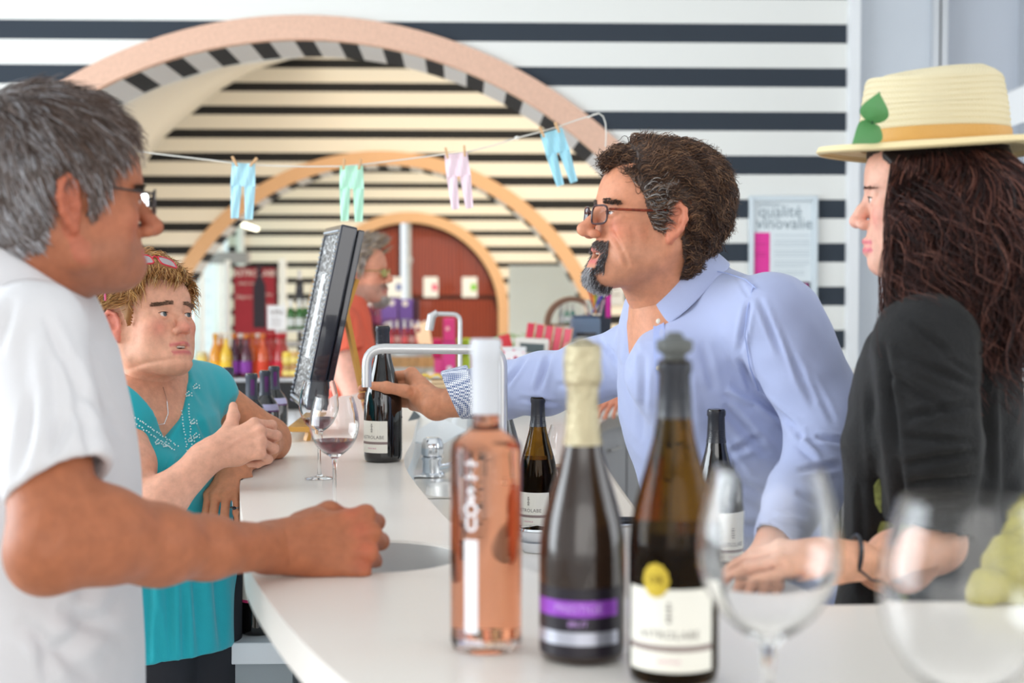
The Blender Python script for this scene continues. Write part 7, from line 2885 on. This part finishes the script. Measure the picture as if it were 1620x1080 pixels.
# open front panel hanging forward
S2.chain([P(1400, 560, 2.10), P(1372, 700, 2.08), P(1362, 960, 2.08), P(1362, 1120, 2.1)], [.030, .030, .030, .034], .03, flat=((.35, .94, 0), 2.2))
S2.plane((0, 0, .80), (0, 0, -1))
hs = [(1420, 560, 1560, 620, 8, .004), (1400, 590, 1500, 650, 8, .004), (1430, 660, 1540, 640, 8, .005), (1425, 690, 1540, 700, 7, .005), (1430, 735, 1545, 715, 8, .006), (1432, 765, 1545, 755, 7, .005),
      (1435, 800, 1545, 785, 7, .005), (1440, 820, 1530, 812, 5, .004), (1395, 540, 1420, 720, 9, .006), (1420, 720, 1432, 900, 9, .006), (1380, 600, 1392, 800, 9, .005), (1555, 520, 1565, 760, 9, .005),
      (1360, 760, 1366, 940, 7, .004), (1590, 600, 1600, 900, 14, .005), (1440, 510, 1500, 560, 7, .003), (1500, 570, 1550, 600, 6, .003)]
cl_ = cloth('black_cardigan', S2, .0052, M_blk, root, hs, wr=[(.0014, 40, 1.5, (1, 1, 1.4))])
M_lace = mat('olive_lace', (150, 158, 92), .9, bump=(200, .8), var=(120, .35))
S2 = SDF()
S2.cone(P(1404, 650, 2.07), P(1396, 760, 2.055), .030, .040, .03).cone(P(1396, 760, 2.055), P(1408, 1100, 2.08), .040, .04, .03)
S2.plane((0, 0, .84), (0, 0, -1))
cloth('olive_lace_tunic', S2, .008, M_lace, root)
legs(root, (P(1500, 1150, 2.16)[0], 2.16, .86), 162, M_denim, M_shoe, width=.07, pr=.11)
# bracelet
wc = wrL + np.array([.012, .004, 0])
br = []
for a in np.linspace(0, 2 * PI, 26, endpoint=False):
    br.append(wc + np.array([.004 * math.sin(a), .030 * math.cos(a), .0265 * math.sin(a) + .001]))
bb = empty('bracelet', tuple(wc), 'dark cord bracelet on the wrist of the woman in the hat', 'bracelet')
obj('cord', MB().tube(br, .0030, 6, closed=True), M_black, bb, world=True, smooth=True)
obj('cord_end', MB().tube([wc + [-.0, -.030, -.012], wc + [.012, -.04, -.022], wc + [.03, -.045, -.0245]], .0016, 6), M_black, bb, world=True, smooth=True)
# olive cloth at the right edge
S2 = SDF()
c = P(1606, 900, 1.62)
S2.chain([P(1690, 850, 1.80), P(1640, 890, 1.74), P(1560, 940, 1.68)], [.062, .045, .024], .03)
S2.chain([P(1690, 930, 1.74), P(1620, 965, 1.70)], [.06, .03], .03)
V_, F_ = S2.mesh(.006)
N_ = vnormals(V_, F_)
V_ = wrinkle(V_, N_, .007, 60, .3, (1, 1, 1))
V_[:, 2] = np.maximum(V_[:, 2], ZB + .001)
o = obj('olive_scarf', np_mesh('olive_scarf', V_, F_), mat('mustard_olive_cloth', (160, 150, 66), .85, bump=(90, .4), var=(40, .15)), None)
tag(o, 'crumpled olive-yellow scarf lying on the bar at the right edge', 'scarf')

# straw hat
HC = xf(HM, np.array([[-.006, 0, .083]]))[0]
hat = empty('straw_hat', tuple(HC), 'cream straw hat with a tan ribbon and two green leaves', 'hat')
hat.rotation_euler = (0, math.radians(-1.0), math.radians(-18))
M_straw = mat('straw', (240, 226, 186), .7, bump=(60, .1))
nt = M_straw.node_tree
tc = nt.nodes.new('ShaderNodeTexCoord'); sx_ = nt.nodes.new('ShaderNodeSeparateXYZ'); nt.links.new(tc.outputs['Object'], sx_.inputs[0])
at2 = nt.nodes.new('ShaderNodeMath'); at2.operation = 'ARCTAN2'; nt.links.new(sx_.outputs['Y'], at2.inputs[0]); nt.links.new(sx_.outputs['X'], at2.inputs[1])
m1 = nt.nodes.new('ShaderNodeMath'); m1.operation = 'MULTIPLY'; m1.inputs[1].default_value = 110; nt.links.new(at2.outputs[0], m1.inputs[0])
s1 = nt.nodes.new('ShaderNodeMath'); s1.operation = 'SINE'; nt.links.new(m1.outputs[0], s1.inputs[0])
m2 = nt.nodes.new('ShaderNodeMath'); m2.operation = 'MULTIPLY'; m2.inputs[1].default_value = 1500; nt.links.new(sx_.outputs['Z'], m2.inputs[0])
s2 = nt.nodes.new('ShaderNodeMath'); s2.operation = 'SINE'; nt.links.new(m2.outputs[0], s2.inputs[0])
mm = nt.nodes.new('ShaderNodeMath'); mm.operation = 'MULTIPLY'; nt.links.new(s1.outputs[0], mm.inputs[0]); nt.links.new(s2.outputs[0], mm.inputs[1])
bp = nt.nodes['Bump'] if 'Bump' in nt.nodes else None
bp.inputs['Strength'].default_value = .6; bp.inputs['Distance'].default_value = .002
nt.links.new(mm.outputs[0], bp.inputs['Height'])
mr = nt.nodes.new('ShaderNodeMapRange'); mr.inputs['From Min'].default_value = -1; mr.inputs['From Max'].default_value = 1; mr.inputs['To Min'].default_value = .86; mr.inputs['To Max'].default_value = 1.04
nt.links.new(mm.outputs[0], mr.inputs['Value'])
vm = nt.nodes.new('ShaderNodeVectorMath'); vm.operation = 'SCALE'; vm.inputs[0].default_value = lin((242, 228, 190))[:3]; nt.links.new(mr.outputs[0], vm.inputs['Scale'])
nt.links.new(vm.outputs[0], nt.nodes['Principled BSDF'].inputs['Base Color'])
n = 72


def hat_surf(prof, n=72, dent=False, wav=0.0):
    V = []
    for (r_, z_) in prof:
        for k in range(n):
            an = 2 * PI * k / n
            x_, y_ = r_ * 1.07 * math.cos(an), r_ * .93 * math.sin(an)
            z2 = z_
            if dent and z_ > .06:
                z2 += -.016 * math.exp(-((y_ + .00) / .022) ** 2) * (1 if r_ < .07 else .4) - .010 * sm(np.array(-x_), -.02, .09) * (r_ < .09) + .004 * math.cos(an * 2)
            if wav and r_ > .12:
                z2 += wav * math.cos(an * 2 + .4) * (r_ - .1) / .06
            V.append((x_, y_, float(z2)))
    m_ = len(prof)
    return MB().add(V, [(i * n + k, i * n + (k + 1) % n, (i + 1) * n + (k + 1) % n, (i + 1) * n + k) for i in range(m_ - 1) for k in range(n)])


crown = []
zc_ = 0.0
for k in range(12):          # stitched straw courses
    z0 = k * .0085
    rb = .1000 - .0100 * (z0 / .1) ** 2
    crown += [(rb, z0), (rb + .0016, z0 + .004), (rb, z0 + .0082)]
crown += [(.084, .108), (.072, .115), (.055, .118), (.035, .119), (.015, .1195), (.0001, .1195)]
o = obj('crown', hat_surf(crown, dent=True), M_straw, hat, smooth=True)
sd = o.modifiers.new('solid', 'SOLIDIFY'); sd.thickness = .002
br_p = []
for k in range(9):
    r0 = .0985 + k * .0062
    br_p += [(r0, .0020 * 0 - .0025 * sm(np.array(float(k)), 0, 8) * 0 + .0), (r0 + .0035, .0010)]
br_p += [(.154, .001), (.1555, -.002), (.153, -.004)]
M_straw2 = mat('straw_brim', (236, 216, 168), .7, bump=(300, .25))
o = obj('brim', hat_surf(br_p, wav=.005), M_straw2, hat, smooth=True)
sd = o.modifiers.new('solid', 'SOLIDIFY'); sd.thickness = .004
rib = [(.1014, .002), (.1030, .004), (.1028, .0145), (.1020, .025), (.1004, .0265)]
obj('ribbon', hat_surf(rib), mat('tan_ribbon', (206, 156, 82), .55, bump=(160, .15)), hat, smooth=True)
M_leaf = mat('green_leaf', (84, 142, 84), .5, bump=(60, .3))


def leaf(L, W_, M_):
    rows = []
    for i in range(13):
        t = i / 12
        w_ = W_ * math.sin(PI * min(1, t ** .75 * 1.0)) * (1 - .25 * t) + .0004
        rows.append([(t * L, j * w_ / 3, -.10 * abs(j) * w_ / 3 * 2 + .010 * math.sin(t * 3)) for j in range(-3, 4)])
    A_ = np.array(rows).reshape(-1, 3)
    A_ = A_ @ np.array(M_)[:3, :3].T + np.array(M_)[:3, 3]
    return MB().grid(A_.reshape(13, 7, 3), thick=np.array(M_)[:3, 2] * -.0008)


def leaf_frame(p0, p1, nrm):
    x_ = np.array(p1) - np.array(p0); L = np.linalg.norm(x_); x_ /= L
    n_ = np.array(nrm, float); n_ -= x_ * (n_ @ x_); n_ /= np.linalg.norm(n_)
    M_ = np.eye(4); M_[:3, 0] = x_; M_[:3, 1] = np.cross(n_, x_); M_[:3, 2] = n_; M_[:3, 3] = p0
    return M_, L


yh = 2.03
for a, b in (((1380, 196), (1391, 146)), ((1392, 200), (1348, 228))):
    M_, L = leaf_frame(P(a[0], a[1], yh), P(b[0], b[1], yh - .012), (-.35, -.9, .1))
    lf = leaf(L, .022, M_)
    ob = obj('leaf', lf, M_leaf, None, smooth=True)
    ob.parent = hat
    ob.matrix_parent_inverse = (Matrix.Translation(hat.location) @ hat.rotation_euler.to_matrix().to_4x4()).inverted()
st_ = obj('leaf_stem', MB().tube([P(1391, 146, yh), P(1385, 180, yh - .005), P(1376, 205, yh), P(1388, 206, yh)], .0015, 6), mat('dark_stem', (40, 80, 50), .6), None)
st_.parent = hat
st_.matrix_parent_inverse = (Matrix.Translation(hat.location) @ hat.rotation_euler.to_matrix().to_4x4()).inverted()

# ---------------------------------------------------------------- man in the orange T-shirt behind the easel
D_ = 5.9
HM = head_frame(P(558, 434, D_), -14, 2, 0, 1.10, -1)
iHM = np.linalg.inv(HM)
root = empty('person', (P(555, 500, D_)[0], D_, 0), 'man in an orange T-shirt standing beyond the black frame', 'person')
nb = P(548, 472, D_ + .02)
S = head_sdf(dict(face_w=1.0, nose=1.05, nose_l=.002, neck_r=(.056, .060), mouth=.004, eye=.003), [(-.022, 0, -.045), toL(nb), toL(P(546, 490, D_ + .03))])
V, F = S.mesh(.0042, lo=np.array([-.3, -.2, -.26]))
Nn = vnormals(V, F)
tint = skin_tint(V, (226, 158, 130), red=(228, 124, 100), nose=.35, cheek=.3, ear=.5, mo=.004, stubble=((170, 140, 130), .5))
chunks = [(xf(HM, V), F, tint)]
shR = P(536, 512, D_ - .17)
shL = P(560, 508, D_ + .2)
A = SDF()
A.cone(shR, P(548, 592, D_ - .19), .055, .046, .03).cone(P(548, 592, D_ - .19), P(572, 668, D_ - .30), .046, .034, .03)
hand_sdf(A, P(572, 668, D_ - .30), (.4, -.3, -.85), (.3, -.9, .2), +1, s=1.0)
V6, F6 = A.mesh(.006)
chunks.append((V6, F6, flat_tint(V6, (234, 176, 156))))
fwO = np.array([.97, -.24, 0])
B_ = SDF()
B_.cone(P(546, 500, D_), P(545, 560, D_), .10, .13, .05, flat=(fwO, .65)).cone(P(545, 560, D_), P(546, 800, D_), .13, .15, .05, flat=(fwO, .7))
V4, F4 = B_.mesh(.012)
chunks.append((V4, F4, flat_tint(V4, (226, 160, 130))))
body_object(root, chunks)
for s in (-1, 1):
    eye_obj(root, HM, s, gaze=(1, 0, 0))
mask = scalp_mask(V, front=.088)
th = lambda q: .010 + .016 * sm(q[:, 2], .06, .13)
cap = hair_cap(V, F, Nn, mask, th, HM, (110, 96, 88))
idx = gg_.choice(np.nonzero(mask > .001)[0], 2600)


def flow_o(q):
    v = np.tile(np.array([.75, 0, .15]), (len(q), 1))
    v[:, 2] -= 1.3 * (q[:, 2] < .07)
    v[:, 0] -= 1.0 * (q[:, 2] < .07)
    v[:, 2] += .35 * sm(q[:, 0], .03, .08)
    return v / np.linalg.norm(v, axis=1, keepdims=True)


Lg = np.where(V[idx][:, 2] > .07, .055, .022)
pp = grow(V[idx] + Nn[idx] * .010, Nn[idx], flow_o, Lg, 6, .5, curl=.12, cfreq=60, jitter=.12, seed=15)
sv, sf = tubes_from_paths(pp, .0016)
st = strand_tint(len(idx), 7, 3, [(130, 116, 108), (164, 146, 128), (190, 180, 174), (214, 194, 164)], [1, 1.3, 1, .8], gg_)
V3, F3, T3 = join_parts([cap, (sv, sf, st)])
obj('hair', np_mesh('hair', xf(HM, V3), F3, T3), M_hair, root, world=True)
wb = lambda q: ((q[:, 0] > .05) & (np.abs(q[:, 1]) < .030) & (q[:, 2] < -.080) & (q[:, 2] > -.12)).astype(float)
beard(root, HM, V, Nn, wb, [(214, 208, 202), (180, 172, 168)], lambda q, g: g.choice([0, 1], len(q)), 500, .018, .0014, 21, 'goatee')
beard(root, HM, V, Nn, wm, [(140, 124, 114), (180, 170, 164)], lambda q, g: g.choice([0, 1], len(q)), 120, .008, .0009, 22, 'moustache', lift=.6)
glasses(root, HM, 'eyeglasses', 'thin brass-coloured glasses on the man in the orange T-shirt', mat('brass_frame', (150, 130, 70), .3, metal=.6),
        mat('yellowish_lens', (215, 225, 150), .05, trans=.5, ior=1.1), w=.021, h=.0145, x=.106, z=.004, tr=.0016)
M_or = mat('orange_jersey', (232, 106, 80), .85)
S2 = SDF()
S2.cone(P(546, 498, D_), P(546, 560, D_), .115, .155, .05, flat=(fwO, .68)).cone(P(546, 560, D_), P(545, 640, D_), .155, .165, .05, flat=(fwO, .72)).cone(P(545, 640, D_), P(546, 790, D_), .165, .170, .05, flat=(fwO, .74))
S2.cone(shR, shL, .066, .066, .06)
S2.cone(P(546, 478, D_ + .02), P(546, 500, D_), .070, .09, .05)
S2.grp(sleeve([shR, P(547, 556, D_ - .18)], [.078, .078], None, wall=.010), .03)
S2.ell(P(552, 448, D_), (.062, .062, .085), .01, op='s')
S2.plane((0, 0, .85), (0, 0, -1))
cloth('orange_tshirt', S2, .008, M_or, root, [(560, 500, 556, 550, 4, .006), (570, 490, 585, 540, 4, .006), (530, 500, 520, 550, 4, .006), (575, 540, 590, 580, 4, .006), (520, 560, 530, 640, 5, .006)])
legs(root, (P(546, 760, D_)[0], D_, .88), -14, M_denim, M_shoe)

# ---------------------------------------------------------------- bar attendant almost hidden behind the blue shirt
D_ = 5.0
root = empty('person', (P(1090, 500, D_)[0], D_, 0), 'person almost hidden behind the blue shirt, one hand resting on the bar', 'person')
HM = head_frame(P(1078, 395, D_), 200, -4, 0, .98, +1)
iHM = np.linalg.inv(HM)
nb = P(1090, 450, D_ + .03)
S = head_sdf(dict(mouth=0), [(-.022, 0, -.045), toL(nb), toL(P(1090, 470, D_ + .03))])
V, F = S.mesh(.006, lo=np.array([-.3, -.2, -.26]))
Nn = vnormals(V, F)
chunks = [(xf(HM, V), F, skin_tint(V, (222, 160, 130)))]
shL = P(1075, 490, D_ - .1)
A = SDF()
hz_ = Pz(950, 650, ZW + .03)
elb = P(1040, 585, 5.3)
wst = Pz(985, 618, ZW + .10)
A.cone(shL, elb, .05, .045, .03).cone(elb, wst, .045, .030, .02)
hand_sdf(A, wst, hz_ - wst, (-.3, -.5, .8), -1, s=1.05, curls=[(10, 20, 15)] * 4, spread=(8, 2, -4, -10))
V6, F6 = A.mesh(.005)
V6[:, 2] = np.maximum(V6[:, 2], ZW + .001)
chunks.append((V6, F6, flat_tint(V6, (222, 150, 122))))
body_object(root, chunks)
mask = scalp_mask(V, front=.078)
cap = hair_cap(V, F, Nn, mask, lambda q: .02 + 0 * q[:, 0], HM, (40, 30, 28))
obj('hair', np_mesh('hair', xf(HM, cap[0]), cap[1], cap[2]), M_hair, root, world=True)
S2 = SDF()
S2.cone(P(1092, 480, D_), P(1095, 620, D_), .12, .16, .05, flat=((-.94, -.34, 0), .68)).cone(P(1095, 620, D_), P(1095, 740, D_), .16, .16, .05, flat=((-.94, -.34, 0), .7))
S2.cone(P(1075, 492, D_ - .16), P(1105, 492, D_ + .18), .06, .06, .05)
S2.grp(sleeve([shL, P(1060, 548, D_ + .1)], [.07, .062], None, wall=.008), .03)
cloth('navy_tshirt', S2, .010, mat('navy_jersey', (50, 56, 74), .85), root)
legs(root, (P(1095, 700, D_)[0], D_, .86), 200, M_denim, M_shoe)
